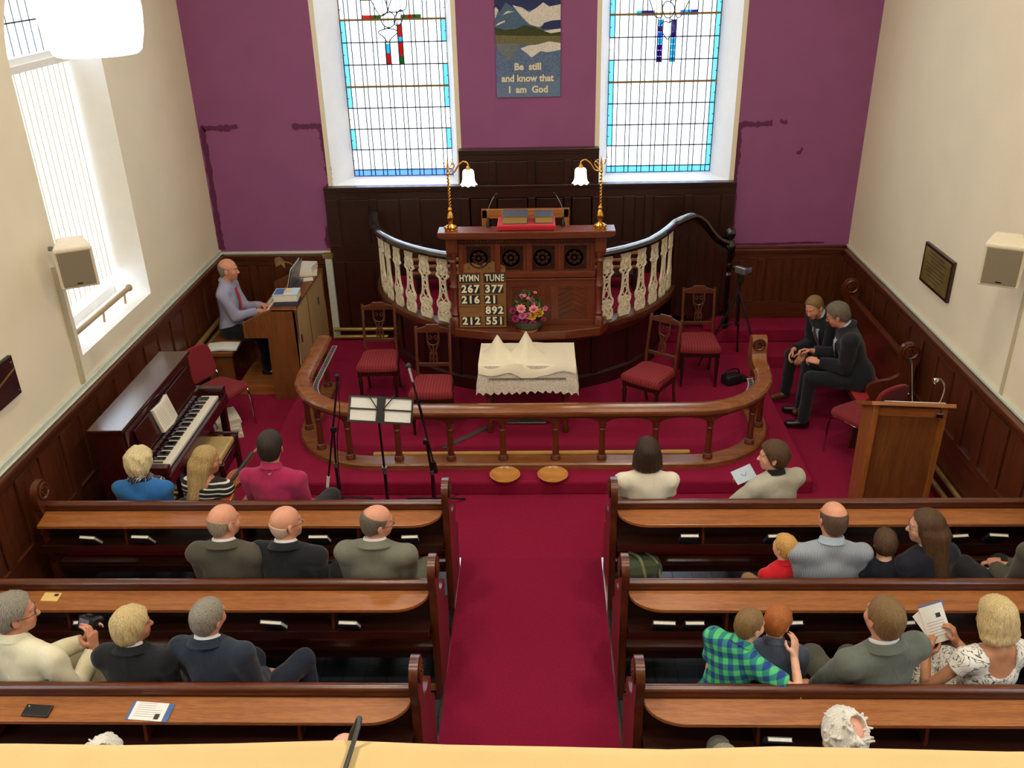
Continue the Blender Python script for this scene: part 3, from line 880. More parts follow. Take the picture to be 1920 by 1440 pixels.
def baluster_mesh():
    mb = MB()
    hw = [(0.0, 0.055), (0.03, 0.074), (0.08, 0.072), (0.12, 0.058), (0.15, 0.074), (0.19, 0.078), (0.225, 0.054), (0.30, 0.036), (0.42, 0.033), (0.455, 0.066), (0.48, 0.052), (0.52, 0.06), (0.56, 0.045), (0.60, 0.056), (0.635, 0.036)]
    pts = catmull([(w, z, 0) for z, w in hw], 3)
    for s in (-1, 1):
        mb.tube([(s * p[0], 0, p[1]) for p in pts], 0.0135, 6)
    for (za, zb) in ((0.0, 0.21), (0.46, 0.64)):
        hp = [(p[0] * 0.55, p[1]) for p in pts if za <= p[1] <= zb]
        mb.prism([(-a, b) for a, b in hp] + [(a, b) for a, b in hp[::-1]], -0.003, 0.003, 'y')
    def ring(x, z, r, t=0.0105, sx=1.0):
        mb.tube([(x + sx * r * math.cos(a), 0, z + r * math.sin(a)) for a in np.linspace(0, 2 * PI, 11)], t, 5, False)
    for s in (-1, 1):
        ring(s * 0.034, 0.045, 0.026); ring(s * 0.036, 0.165, 0.024); ring(s * 0.026, 0.105, 0.018); ring(s * 0.024, 0.53, 0.020); ring(s * 0.020, 0.585, 0.017)
        mb.tube([(s * 0.05, 0, 0.455), (s * 0.075, 0, 0.475), (s * 0.082, 0, 0.455)], 0.009, 5)
        mb.tube([(0, 0, 0.20), (s * 0.03, 0, 0.24), (s * 0.018, 0, 0.28), (0, 0, 0.30)], 0.007, 5)
        mb.tube([(0, 0, 0.31), (s * 0.024, 0, 0.35), (0, 0, 0.39)], 0.007, 5)
        mb.tube([(0, 0, 0.40), (s * 0.03, 0, 0.425), (0, 0, 0.45), (s * 0.03, 0, 0.48), (0, 0, 0.51)], 0.007, 5)
    mb.tube([(0, 0, 0.0), (0, 0, 0.20)], 0.007, 5)
    mb.tube([(0, 0, 0.45), (0, 0, 0.635)], 0.011, 5)
    mb.ball((0, -0.012, 0.545), (0.028, 0.014, 0.03), 8, 5)
    mb.ball((0, -0.010, 0.105), (0.014, 0.01, 0.02), 6, 4)
    for z in (0.005, 0.63): mb.box(-0.06, 0.06, -0.01, 0.01, z - 0.006, z + 0.008)
    return mb.mesh('baluster', M['cast_iron'], True)
bal_me = baluster_mesh()
for side, cnt in ((-1, 7), (1, 6)):
    for i in range(cnt):
        ph = side * R_(29.5 + 8.1 * i)
        x, y = drum(ph, 1.70)
        inst(bal_me, 'baluster', pulpit, (x - POFF.x, y - POFF.y, 0.928 - POFF.z), (1, 1, 1.09), (0, 0, ph))
hr_prof = [(0.052, -0.02), (0.058, 0.005), (0.045, 0.032), (0.015, 0.045), (-0.015, 0.045), (-0.045, 0.032), (-0.058, 0.005), (-0.052, -0.02), (-0.03, -0.035), (0.03, -0.035)]
lp = []
for i in range(25):
    ph = R_(-86 + 60.5 * i / 24); x, y = drum(ph, 1.74)
    lp.append((x, y, 1.665 + max(0, (4 - i)) * 0.006))
pl_build(MB().sweep(hr_prof, lp), 'handrail', M['black_gloss'], smooth=True)
rp = []
for i in range(17):
    ph = R_(25.5 + 40 * i / 16); x, y = drum(ph, 1.74)
    rp.append((x, y, 1.665 + max(0, i - 9) * 0.006))
e = rp[-1]
rp += catmull([e, (1.56, 9.56, 1.745), (1.68, 9.66, 1.745), (1.80, 9.74, 1.66), (1.90, 9.79, 1.53), (2.0, 9.84, 1.43), (2.12, 9.88, 1.37)], 5)[1:]
pl_build(MB().sweep(hr_prof, rp), 'handrail', M['black_gloss'], smooth=True)
nw = [(0.0, 0), (0.07, 0), (0.07, 0.12), (0.055, 0.14), (0.045, 0.2), (0.06, 0.25), (0.045, 0.3), (0.055, 0.5), (0.05, 0.62), (0.065, 0.66), (0.045, 0.69), (0.06, 0.75), (0.045, 0.8), (0.07, 0.86), (0.075, 1.0), (0.06, 1.05), (0.035, 1.07), (0.05, 1.085), (0.063, 1.12), (0.066, 1.145), (0.06, 1.175), (0.04, 1.20), (0.0, 1.21)]
pl_build(MB().lathe(nw, 16, Matrix.Translation((2.14, 9.89, 0.34))), 'newel_post', M['black_gloss'], smooth=True)
# stair up to the pulpit, behind its boarded side
for i, (xa, xb, z) in enumerate([(1.90, 2.12, 0.50), (1.70, 1.92, 0.65), (1.50, 1.72, 0.80)]):
    pl_build(MB().box(xa, xb, 9.80, 10.14, z - 0.16, z), 'stair_tread', M['carpet'], bevel=0.01)
pl_build(MB().prism([(1.50, 0.55), (1.50, 1.66), (1.62, 1.68), (1.80, 1.60), (1.95, 1.42), (2.10, 1.32), (2.10, 0.62), (1.9, 0.50), (1.7, 0.55)], 9.74, 9.77, 'y'), 'stair_side', M['dark_z'])
for i in range(6):
    x = 1.56 + i * 0.10
    pl_build(MB().box(x - 0.008, x + 0.008, 9.725, 9.742, 0.62, 1.5 - max(0, i - 2) * 0.06), 'stair_side_batten', M['dark_z'])

# desk front of the pulpit
FY = 8.45
pl_build(MB().prism([(-0.94, 8.50), (-0.86, 8.36), (-0.5, 8.27), (-0.14, 8.24), (0.24, 8.27), (0.60, 8.36), (0.68, 8.50), (0.68, 8.66), (-0.94, 8.66)], 0.90, 0.995, 'z'), 'plinth', M['pulpit_x'], bevel=0.01)
desk = pl_build(MB().box(-0.80, 0.54, FY, FY + 0.16, 0.99, 1.93), 'desk_front', M['pulpit_z'])
def dk(mb, name, mat, **kw):
    return pl_build(mb, name, mat, desk, **kw)
pl_build(MB().prism([(-0.985, 1.965), (-0.97, 1.94), (-0.92, 1.925), (0.66, 1.925), (0.71, 1.94), (0.725, 1.965), (0.72, 1.995), (-0.98, 1.995)], 8.33, 8.54, 'y'), 'desk_top', M['pulpit_x'], bevel=0.006)
for x in (-0.855, 0.585):
    prof = [(0.05, 0.995), (0.05, 1.08), (0.035, 1.10), (0.045, 1.13), (0.03, 1.15), (0.033, 1.4), (0.045, 1.42), (0.033, 1.44), (0.03, 1.66), (0.045, 1.68), (0.03, 1.70), (0.05, 1.74), (0.055, 1.77)]
    pl_build(MB().lathe(prof, 14, Matrix.Translation((x, 8.43, 0))), 'column', M['pulpit_z'], smooth=True)
    pl_build(MB().box(x - 0.055, x + 0.055, 8.38, 8.50, 1.77, 1.93), 'column_block', M['pulpit_z'], bevel=0.006)
dent = MB()
for i in range(44):
    x = -0.79 + i * 0.0302
    dent.box(x, x + 0.017, FY - 0.028, FY, 1.865, 1.888)
dk(dent, 'dentil_course', M['pulpit_x'])
dk(MB().box(-0.80, 0.54, FY - 0.035, FY, 1.888, 1.905).box(-0.80, 0.54, FY - 0.012, FY, 1.845, 1.865), 'cornice', M['dark_x'])
dk(MB().box(-0.80, 0.54, FY - 0.02, FY, 1.50, 1.56).box(-0.80, 0.54, FY - 0.03, FY, 1.475, 1.49), 'middle_rail', M['pulpit_x'], bevel=0.004)
dk(MB().box(-0.80, 0.54, FY - 0.02, FY, 0.995, 1.05), 'bottom_rail', M['pulpit_x'], bevel=0.004)
dk(MB().box(-0.80, 0.54, FY - 0.012, FY, 1.40, 1.47), 'frieze_rail', M['pulpit_x'], bevel=0.004)
cx = [-0.60, -0.285, 0.025, 0.335]
for i in range(5):
    x = (-0.80, -0.4425, -0.13, 0.18, 0.49)[i]
    dk(MB().box(x, x + (0.05 if i in (0, 4) else 0.055), FY - 0.02, FY, 1.56, 1.845), 'panel_stile', M['pulpit_z'], bevel=0.003)
for x in cx:
    p = dk(MB().box(x - 0.12, x + 0.12, FY - 0.006, FY, 1.58, 1.82), 'carved_panel', M['carved'])
    Mx = Matrix.Translation((x, FY - 0.006, 1.70)) @ Matrix.Rotation(PI / 2, 4, 'X')
    mb = MB().lathe([(0.0, 0.0), (0.088, 0.0), (0.092, 0.012), (0.100, 0.014), (0.104, 0.0)], 24, Mx)
    for k in range(8):
        a = k * PI / 4
        mb.ball((x + 0.05 * math.cos(a), FY - 0.008, 1.70 + 0.05 * math.sin(a)), (0.020, 0.005, 0.020), 6, 4)
    mb.ball((x, FY - 0.012, 1.70), (0.02, 0.01, 0.02), 6, 4)
    for sx in (-1, 1):
        for sz in (-1, 1):
            mb.ball((x + sx * 0.1, FY - 0.008, 1.70 + sz * 0.1), (0.012, 0.006, 0.012), 6, 4)
    pl_build(mb, 'carved_roundel', M['carved'], p, smooth=True)
for i, x in enumerate((-0.80, -0.36, -0.03, 0.10, 0.46)):
    dk(MB().box(x, x + 0.08, FY - 0.014, FY, 1.05, 1.40), 'panel_stile', M['pulpit_z'], bevel=0.003)
for (xa, xb) in ((-0.72, -0.36), (-0.28, -0.03), (0.18, 0.46)):
    xm = (xa + xb) / 2
    for k in range(7):
        for s in (-1, 1):
            z0 = 1.06 + k * 0.055
            pts = [(xm, z0 + 0.05), (xm, z0 + 0.097), (xm + s * (xb - xm), z0 - 0.0 + 0.022), (xm + s * (xb - xm), z0 - 0.025)]
            pts = [(a, min(max(b, 1.05), 1.40)) for a, b in pts]
            dk(MB().prism(pts, FY - 0.007, FY, 'y'), 'chevron_board', M['pulpit_x'] if s > 0 else M['dado_x'])

# ---- things on the pulpit
cu = MB().box(-0.41, 0.15, 8.37, 8.70, 1.997, 2.045).build('desk_cushion', M['red_cloth'], bevel=0.012, label='flat red cloth cushion on the pulpit desk under two thick books', cat='cushion')
def thick_book(x0, x1, y0, y1, z0, h, label, cover='bible_cover'):
    r = empty('thick_book', ((x0 + x1) / 2, (y0 + y1) / 2, z0), 0, label, 'book', 'thick books on the pulpit')
    w, d = (x1 - x0) / 2, (y1 - y0) / 2
    MB().box(-w, w, -d, d, 0, 0.008).box(-w, w, -d, d, h - 0.008, h).box(-w, w, d - 0.008, d, 0, h).build('cover', M[cover], r, bevel=0.003)
    MB().box(-w + 0.008, w - 0.008, -d + 0.006, d - 0.008, 0.008, h - 0.008).build('page_block', M['gilt_pages'], r)
    return r
thick_book(-0.36, -0.115, 8.42, 8.68, 2.046, 0.075, 'larger of the two thick grey-blue books with gilt edges on the red cushion')
thick_book(-0.05, 0.13, 8.43, 8.66, 2.046, 0.07, 'smaller of the two thick grey-blue books with gilt edges on the red cushion')
for x, xt, lb in ((-0.50, -0.415, 'beside the larger gilt-edged book'), (0.225, 0.144, 'beside the smaller gilt-edged book')):
    r = empty('gooseneck_microphone', (x, 8.52, 1.997), 0, 'thin gooseneck microphone on the pulpit desk ' + lb, 'microphone', 'pulpit microphones')
    s = 1 if xt > x else -1
    MB().lathe([(0.022, 0), (0.022, 0.03), (0.012, 0.05), (0.009, 0.09)], 10).build('base', M['black'], r, smooth=True)
    MB().tube(catmull([(0, 0, 0.08), (s * 0.01, 0, 0.18), (s * 0.05, -0.01, 0.27), (s * 0.075, -0.03, 0.31)], 4), 0.005, 6).build('neck', M['grey_metal'], r, smooth=True)
    MB().tube([(s * 0.072, -0.028, 0.305), (s * 0.092, -0.05, 0.335)], 0.009, 8).build('capsule', M['black'], r, smooth=True)
# chair behind the desk
ch = empty('pulpit_chair', (-0.15, 9.25, 0.935), 0, 'pale wooden chair standing behind the pulpit desk with a broad top rail', 'chair')
MB().box(-0.46, 0.46, 0.0, 0.04, 0.93, 1.03).build('top_rail', M['oak_x'], ch, bevel=0.008)
MB().box(-0.17, 0.17, 0.005, 0.03, 0.5, 0.93).build('back_panel', M['pulpit_z'], ch)
for sx in (-0.43, 0.43):
    MB().box(sx - 0.03, sx + 0.03, 0.0, 0.05, 0, 1.03).build('back_post', M['oak_z'], ch, bevel=0.005)
    MB().box(sx - 0.025, sx + 0.025, -0.42, -0.37, 0, 0.62).build('leg', M['oak_z'], ch, bevel=0.005)
    MB().box(sx - 0.03, sx + 0.03, -0.44, 0.0, 0.62, 0.66).build('armrest', M['oak_y'], ch, bevel=0.006)
MB().box(-0.43, 0.43, -0.42, 0.03, 0.40, 0.45).build('seat', M['oak_x'], ch, bevel=0.008)
# slatted benches seen through the balusters
for x0, x1, lb, dz in ((-1.42, -0.78, 'on the hymn-board side of the pulpit', 0.0), (0.52, 1.10, 'on the stair side of the pulpit', 0.05)):
    b = empty('slatted_seat', ((x0 + x1) / 2, 9.5, 0.935), 0, 'pale slat-backed wooden seat ' + lb, 'seat', 'slatted seats in the pulpit')
    w = (x1 - x0) / 2
    for i in range(3): MB().box(-w, w, 0, 0.022, 0.23 + dz + i * 0.08, 0.262 + dz + i * 0.08).build('slat', M['oak_x'], b, bevel=0.004)
    for s in (-1, 1): MB().box(s * (w - 0.05) - 0.02, s * (w - 0.05) + 0.02, 0.022, 0.05, 0.0, 0.45 + dz).build('post', M['dark_z'], b)
    MB().box(-w, w, 0.0, 0.3, 0.18, 0.21).build('seat_board', M['dark_x'], b)
    for s in (-1, 1): MB().box(s * (w - 0.05) - 0.02, s * (w - 0.05) + 0.02, 0.24, 0.28, 0.0, 0.18).build('leg', M['dark_z'], b)

# brass lamps
def pulpit_lamp(x, s, label):
    r = empty('brass_lamp', (x, 8.42, 1.996), 0, label, 'lamp', 'brass lamps on the pulpit')
    base = [(0.0, 0), (0.062, 0), (0.062, 0.012), (0.045, 0.02), (0.05, 0.035), (0.03, 0.05), (0.018, 0.065), (0.022, 0.08)]
    mb = MB().lathe(base, 18)
    for k in range(8):
        a = k * PI / 4
        mb.ball((0.05 * math.cos(a), 0.05 * math.sin(a), 0.022), (0.018, 0.018, 0.02), 6, 4)
    mb.build('base', M['brass'], r, smooth=True)
    vase = [(0.016, 0.07), (0.03, 0.10), (0.034, 0.13), (0.024, 0.16), (0.014, 0.185), (0.022, 0.195), (0.022, 0.205), (0.013, 0.22)]
    MB().lathe(vase, 14).build('vase_stem', M['brass'], r, smooth=True)
    tw = []
    vs = []; fs = []; n = 8; kk = 60
    for i in range(kk):
        z = 0.21 + 0.33 * i / (kk - 1); tws = i * 0.55
        for j in range(n):
            a = 2 * PI * j / n; rr = 0.0105 + 0.0035 * math.cos(2 * (a - tws))
            vs.append((rr * math.cos(a), rr * math.sin(a), z))
    for i in range(kk - 1):
        for j in range(n):
            fs.append((i * n + j, i * n + (j + 1) % n, (i + 1) * n + (j + 1) % n, (i + 1) * n + j))
    MB().add(vs, fs).build('twisted_stem', M['brass'], r, smooth=True)
    fin = MB().lathe([(0.011, 0.53), (0.02, 0.545), (0.012, 0.56), (0.016, 0.58), (0.008, 0.60), (0.012, 0.62), (0.0, 0.69)], 12)
    for a in (-1, 1): fin.tube(catmull([(0, 0, 0.60), (a * 0.03, 0, 0.615), (a * 0.038, 0, 0.65), (a * 0.02, 0, 0.655)], 4), 0.005, 6)
    fin.build('finial', M['brass'], r, smooth=True)
    arm = MB().tube(catmull([(s * 0.01, 0, 0.55), (s * 0.06, 0, 0.56), (s * 0.10, 0, 0.62), (s * 0.15, 0, 0.655), (s * 0.185, 0, 0.635), (s * 0.19, 0, 0.60)], 6), 0.008, 8)
    arm.tube(catmull([(s * 0.02, 0, 0.56), (s * 0.06, 0, 0.61), (s * 0.05, 0, 0.64), (s * 0.03, 0, 0.62)], 5), 0.006, 6)
    arm.build('arm', M['brass'], r, smooth=True)
    MB().lathe([(0.0, 0.0), (0.022, 0.0), (0.018, 0.025), (0.01, 0.04)], 12, Matrix.Translation((s * 0.19, 0, 0.575))).build('gallery_cup', M['brass'], r, smooth=True)
    # tulip shade with a scalloped hem
    vs = []; fs = []; n = 32
    prof = [(0.020, 0.580), (0.042, 0.575), (0.052, 0.56), (0.054, 0.53), (0.055, 0.49), (0.064, 0.46), (0.078, 0.445)]
    for i, (rr, z) in enumerate(prof):
        for j in range(n):
            a = 2 * PI * j / n
            q = max(0, i - 3) / 3.0
            sc = 1 + 0.05 * q * math.cos(8 * a)
            vs.append((s * 0.19 + rr * sc * math.cos(a), rr * sc * math.sin(a), z - 0.012 * q * (0.5 + 0.5 * math.cos(8 * a))))
    for i in range(len(prof) - 1):
        for j in range(n):
            fs.append((i * n + j, i * n + (j + 1) % n, (i + 1) * n + (j + 1) % n, (i + 1) * n + j))
    MB().add(vs, fs).build('tulip_shade', M['opal_small'], r, smooth=True, recalc=False)
    return r
pulpit_lamp(-0.855, 1, 'ornate brass lamp with lit frilled white shade on the pulpit, above the hymn board')
pulpit_lamp(0.575, -1, 'ornate brass lamp with lit frilled white shade on the pulpit, on the stair side')

# hymn board
hb = empty('hymn_board', (-0.575, 8.375, 1.0), 0, 'wooden hymn board with gabled top listing HYMN and TUNE numbers', 'hymn board')
hb.rotation_euler = (R_(-6), 0, 0)
MB().prism([(-0.235, 0.0), (0.235, 0.0), (0.235, 0.62), (0.0, 0.715), (-0.235, 0.62)], 0, 0.022, 'y').build('board', M['board_wood'], hb, bevel=0.003)
MB().box(-0.012, 0.012, -0.012, 0, 0.02, 0.58).build('centre_bar', M['board_wood'], hb)
rowsz = [0.505, 0.395, 0.285, 0.175, 0.065]
for i, z in enumerate(rowsz):
    MB().box(-0.235, 0.235, -0.014, 0, z - 0.062, z - 0.046).build('shelf_strip', M['board_wood'], hb)
MB().prism([(-0.018, 0.625), (0.018, 0.625), (0.0, 0.66)], -0.002, 0, 'y').build('hanging_hole', M['card_black'], hb)
TX = (PI / 2, 0, 0)
def card(txt, xc, z, w, size, sx=1.0, bold=0.004, space=1.0):
    c = MB().box(xc - w / 2, xc + w / 2, -0.006, -0.001, z - 0.045, z + 0.045).build('number_card', M['card_black'], hb)
    text_obj(txt, size, M['letter'], c, (xc, -0.007, z), TX, 'digit' if len(txt) < 3 else 'lettering', 0.0008, bold, sx=sx, space=space)
card('HYMN', -0.125, rowsz[0], 0.205, 0.094, 0.70, 0.0022, 1.08); card('TUNE', 0.125, rowsz[0], 0.205, 0.094, 0.74, 0.0022, 1.08)
lines = [('267', '377'), ('216', '21'), ('', '892'), ('212', '551')]
for (a, b), z in zip(lines, rowsz[1:]):
    for j, ch_ in enumerate(a): card(ch_, -0.18 + j * 0.062, z, 0.06, 0.105)
    for j, ch_ in enumerate(b): card(ch_, 0.055 + j * 0.062, z, 0.06, 0.105)

# flower arrangement
fa = empty('flower_arrangement', (-0.12, 8.33, 0.996), 0, 'basket of pink, magenta and yellow flowers in front of the pulpit', 'flowers')
MB().lathe([(0.0, 0.0), (0.10, 0.0), (0.10, 0.018), (0.085, 0.022)], 20).build('saucer', M['oak_x'], fa, smooth=True)
MB().lathe([(0.0, 0.02), (0.10, 0.02), (0.135, 0.05), (0.14, 0.095), (0.12, 0.10), (0.0, 0.095)], 20).build('bowl', M['planter'], fa, smooth=True)
MB().tube([(0.17 * math.cos(a), 0.02, 0.10 + 0.30 * math.sin(a)) for a in np.linspace(0, PI, 20)], 0.006, 6).build('basket_handle', M['planter'], fa, smooth=True)
def flower_me(mat, r, np_=9):
    mb = MB()
    for ring, (rr, tilt, n) in enumerate([(1.0, 0.35, np_), (0.7, 0.8, np_ - 2), (0.4, 1.2, 5)]):
        for k in range(n):
            a = 2 * PI * k / n + ring * 0.4
            d = Vector((math.cos(a) * math.cos(tilt), math.sin(a) * math.cos(tilt), math.sin(tilt))) * r * rr
            t = Vector((-math.sin(a), math.cos(a), 0)) * r * 0.36
            o = Vector((0, 0, 0.1 * r * ring))
            mid = o + d * 0.6
            vs = [tuple(o), tuple(mid - t), tuple(o + d + Vector((0, 0, 0.1 * r))), tuple(mid + t)]
            mb.add(vs, [(0, 1, 2, 3)])
    return mb.mesh('flower_head', M[mat], True, recalc=False)
fm = {k: flower_me('petal_' + k, 1.0) for k in ('pink', 'yellow', 'purple', 'lilac')}
leaf_me = MB().add([(0, 0, 0), (0.22, 0.5, 0.1), (0, 1, 0.0), (-0.22, 0.5, 0.1)], [(0, 1, 2), (0, 2, 3)]).mesh('leaf', M['leaf'], recalc=False)
FL = [('pink', -0.07, 0.24, 0.055), ('pink', 0.055, 0.235, 0.055), ('lilac', -0.055, 0.17, 0.045), ('pink', 0.0, 0.155, 0.04), ('yellow', 0.045, 0.15, 0.055), ('yellow', 0.11, 0.165, 0.058), ('purple', -0.13, 0.145, 0.045), ('purple', -0.15, 0.2, 0.04), ('purple', 0.045, 0.09, 0.045), ('purple', -0.04, 0.11, 0.04), ('lilac', 0.17, 0.22, 0.03), ('lilac', -0.06, 0.35, 0.03), ('pink', -0.03, 0.37, 0.022), ('pink', 0.07, 0.39, 0.02), ('lilac', 0.03, 0.31, 0.025), ('lilac', 0.05, 0.28, 0.025), ('pink', 0.0, 0.33, 0.02), ('purple', 0.15, 0.12, 0.03)]
for k, x, z, r in FL:
    inst(fm[k], 'flower_head', fa, (x, random.uniform(-0.09, 0.0), z), (r, r, r), (R_(random.uniform(30, 80)), 0, random.uniform(-0.4, 0.4)))
for i in range(46):
    x = random.uniform(-0.17, 0.2); z = random.uniform(0.10, 0.36) * (1 - abs(x) * 1.2)
    s = random.uniform(0.05, 0.09)
    inst(leaf_me, 'leaf', fa, (x * 0.7, random.uniform(-0.06, 0.05), z), (s, s, s), (R_(random.uniform(20, 110)), R_(random.uniform(-30, 30)), random.uniform(-1.5, 1.5)))

# ================================================================== COMMUNION RAIL
def rail_path(step=0.06):
    pts = []
    y = 8.75
    while y > 7.88: pts.append((-2.30, y)); y -= step
    n = 16
    for i in range(n + 1):
        a = PI + (PI / 2) * i / n
        pts.append((-1.55 + 0.75 * math.cos(a), 7.87 + 0.75 * math.sin(a)))
    x = -1.55 + step
    while x < 1.36: pts.append((x, 7.12)); x += step
    for i in range(n + 1):
        a = -PI / 2 + (PI / 2) * i / n
        pts.append((1.37 + 0.75 * math.cos(a), 7.87 + 0.75 * math.sin(a)))
    return pts
RP = rail_path()
cr = empty('communion_rail', (-0.1, 7.12, PLAT), 0, 'curved polished wooden communion rail with arches on turned columns', 'rail')
CO = Vector((-0.1, 7.12, PLAT))
def cb(mb, name, mat, parent=None, **kw):
    mb.v = [tuple(Vector(v) - CO) for v in mb.v]
    return mb.build(name, mat, parent or cr, **kw)
top_prof = [(0.070, 0.0), (0.080, 0.016), (0.080, 0.036), (0.062, 0.058), (0.03, 0.068), (0.0, 0.071), (-0.03, 0.068), (-0.062, 0.058), (-0.080, 0.036), (-0.080, 0.016), (-0.070, 0.0), (-0.058, -0.018), (0.058, -0.018)]
RT = 0.70
pth = [(p[0], p[1], RT) for p in RP]
end = catmull([pth[-1], (2.12, 8.0, RT + 0.05), (2.11, 8.08, RT + 0.16), (2.105, 8.10, RT + 0.25)], 6)
cb(MB().sweep(top_prof, pth), 'top_rail', M['rail_x'], smooth=True, angle=30)
# upswept end with rosette
prof = catmull([(7.86, RT - 0.01), (8.0, RT + 0.0), (8.02, RT - 0.02), (8.16, RT - 0.02), (8.19, RT + 0.1), (8.18, RT + 0.24), (8.13, RT + 0.30), (8.06, RT + 0.29), (8.03, RT + 0.22), (8.03, RT + 0.14), (7.98, RT + 0.08), (7.86, RT + 0.065)], 4, True)
rend = cb(MB().prism([(p[0], p[1]) for p in prof], 2.05, 2.19, 'x'), 'scroll_end', M['rail_z'], smooth=True)
q = bpy.data.objects.new('rosette', ros_me); COL.objects.link(q); q.parent = rend
q.location = Vector((2.11, 8.035, RT + 0.235)) - CO; q.rotation_euler = (0, 0, -PI / 2)
# base kerb
base_prof = [(0.085, 0.0), (0.085, 0.045), (0.072, 0.06), (-0.072, 0.06), (-0.085, 0.045), (-0.085, 0.0)]
cb(MB().sweep(base_prof, [(p[0], p[1], PLAT) for p in RP] + [(2.12, 8.1, PLAT)]), 'base_kerb', M['rail_x'], smooth=True, angle=30)
# columns: positions along the path
S = [0.0]
for i in range(1, len(RP)):
    S.append(S[-1] + math.hypot(RP[i][0] - RP[i - 1][0], RP[i][1] - RP[i - 1][1]))
def at_s(s):
    i = min(max(np.searchsorted(S, s) - 1, 0), len(RP) - 2)
    t = (s - S[i]) / (S[i + 1] - S[i])
    return (RP[i][0] + (RP[i + 1][0] - RP[i][0]) * t, RP[i][1] + (RP[i + 1][1] - RP[i][1]) * t)
def s_of(x, y):
    return S[int(np.argmin([(p[0] - x) ** 2 + (p[1] - y) ** 2 for p in RP]))]
cols = [0.08, 0.52, s_of(-2.30, 7.75), s_of(-2.10, 7.36), s_of(-1.743, 7.14)] + [s_of(x, 7.12) for x in (-1.28, -0.82, -0.36, 0.107, 0.576, 1.045, 1.517)] + [s_of(1.93, 7.37), s_of(2.11, 7.75)]
cprof = [(0.045, 0.06), (0.045, 0.085), (0.038, 0.095), (0.043, 0.105), (0.028, 0.115), (0.031, 0.14), (0.026, 0.36), (0.034, 0.37), (0.034, 0.378), (0.027, 0.388), (0.033, 0.42), (0.035, 0.44)]
col_me = MB().lathe(cprof, 12).mesh('column', M['pulpit_z'], True)
for s in cols:
    x, y = at_s(s)
    inst(col_me, 'column', cr, (x - CO.x, y - CO.y, PLAT - CO.z))
x, y = 2.11, 8.10
inst(col_me, 'column', cr, (x - CO.x, y - CO.y, PLAT - CO.z), (1.3, 1.3, 1.08))
for i in range(len(cols) - 1):
    s0, s1 = cols[i], cols[i + 1]
    n = 14; th = 0.02
    vs = []; fs = []
    zt_ = RT - 0.015; zb_ = PLAT + 0.435; zc = RT - 0.055
    for j in range(n + 1):
        t = j / n
        s = s0 + (s1 - s0) * t
        x, y = at_s(s); x2, y2 = at_s(min(s + 0.01, S[-1])); x1, y1 = at_s(max(s - 0.01, 0))
        dx, dy = x2 - x1, y2 - y1; L = math.hypot(dx, dy) or 1
        nx_, ny_ = dy / L * th, -dx / L * th
        q = (t - 0.5) / 0.44
        zb = zb_ + (zc - zb_) * math.sqrt(max(0, 1 - q * q)) if abs(q) < 1 else zb_
        vs += [(x + nx_, y + ny_, zt_), (x + nx_, y + ny_, zb), (x - nx_, y - ny_, zb), (x - nx_, y - ny_, zt_)]
    for j in range(n):
        a = j * 4
        for k in range(4):
            fs.append((a + k, a + (k + 1) % 4, a + 4 + (k + 1) % 4, a + 4 + k))
    fs += [(0, 1, 2, 3), (n * 4 + 3, n * 4 + 2, n * 4 + 1, n * 4)]
    cb(MB().add(vs, fs), 'arch', M['pulpit_x'], smooth=True)
# communion glass racks under the inner lip
def rack(s0, s1):
    pts = []
    s = s0
    while s < s1: pts.append(at_s(s)); s += 0.04
    inner = []
    for i, p in enumerate(pts):
        a = pts[max(i - 1, 0)]; b = pts[min(i + 1, len(pts) - 1)]
        dx, dy = b[0] - a[0], b[1] - a[1]; L = math.hypot(dx, dy)
        inner.append((p[0] - dy / L * 0.11, p[1] + dx / L * 0.11))
    r = cb(MB().sweep([(0.028, 0), (0.028, 0.006), (-0.028, 0.006), (-0.028, 0)], [(p[0], p[1], RT - 0.05) for p in inner]), 'glass_rack', M['rack'])
    holes = MB()
    for i in range(1, len(inner) - 1):
        ang = math.atan2(inner[i + 1][1] - inner[i - 1][1], inner[i + 1][0] - inner[i - 1][0])
        holes.obox((inner[i][0], inner[i][1], RT - 0.043), (0.022, 0.034, 0.003), (0, 0, ang))
    cb(holes, 'rack_slots', M['card_black'], r)
rack(0.02, 1.35)
rack(S[-1] - 0.45, S[-1])

# ================================================================== COMMUNION TABLE
tb_ = empty('communion_table', (-0.13, 7.93, PLAT), 0, 'small dark wooden communion table hidden under a white cloth', 'table')
MB().box(-0.43, 0.43, -0.24, 0.24, 0.70, 0.735).build('tabletop', M['pulpit_x'], tb_, bevel=0.005)
for sx in (-1, 1):
    for sy in (-1, 1):
        MB().lathe([(0.03, 0), (0.035, 0.05), (0.02, 0.09), (0.035, 0.2), (0.025, 0.35), (0.035, 0.5), (0.03, 0.70)], 10, Matrix.Translation((sx * 0.37, sy * 0.19, 0))).build('leg', M['pulpit_z'], tb_, smooth=True)
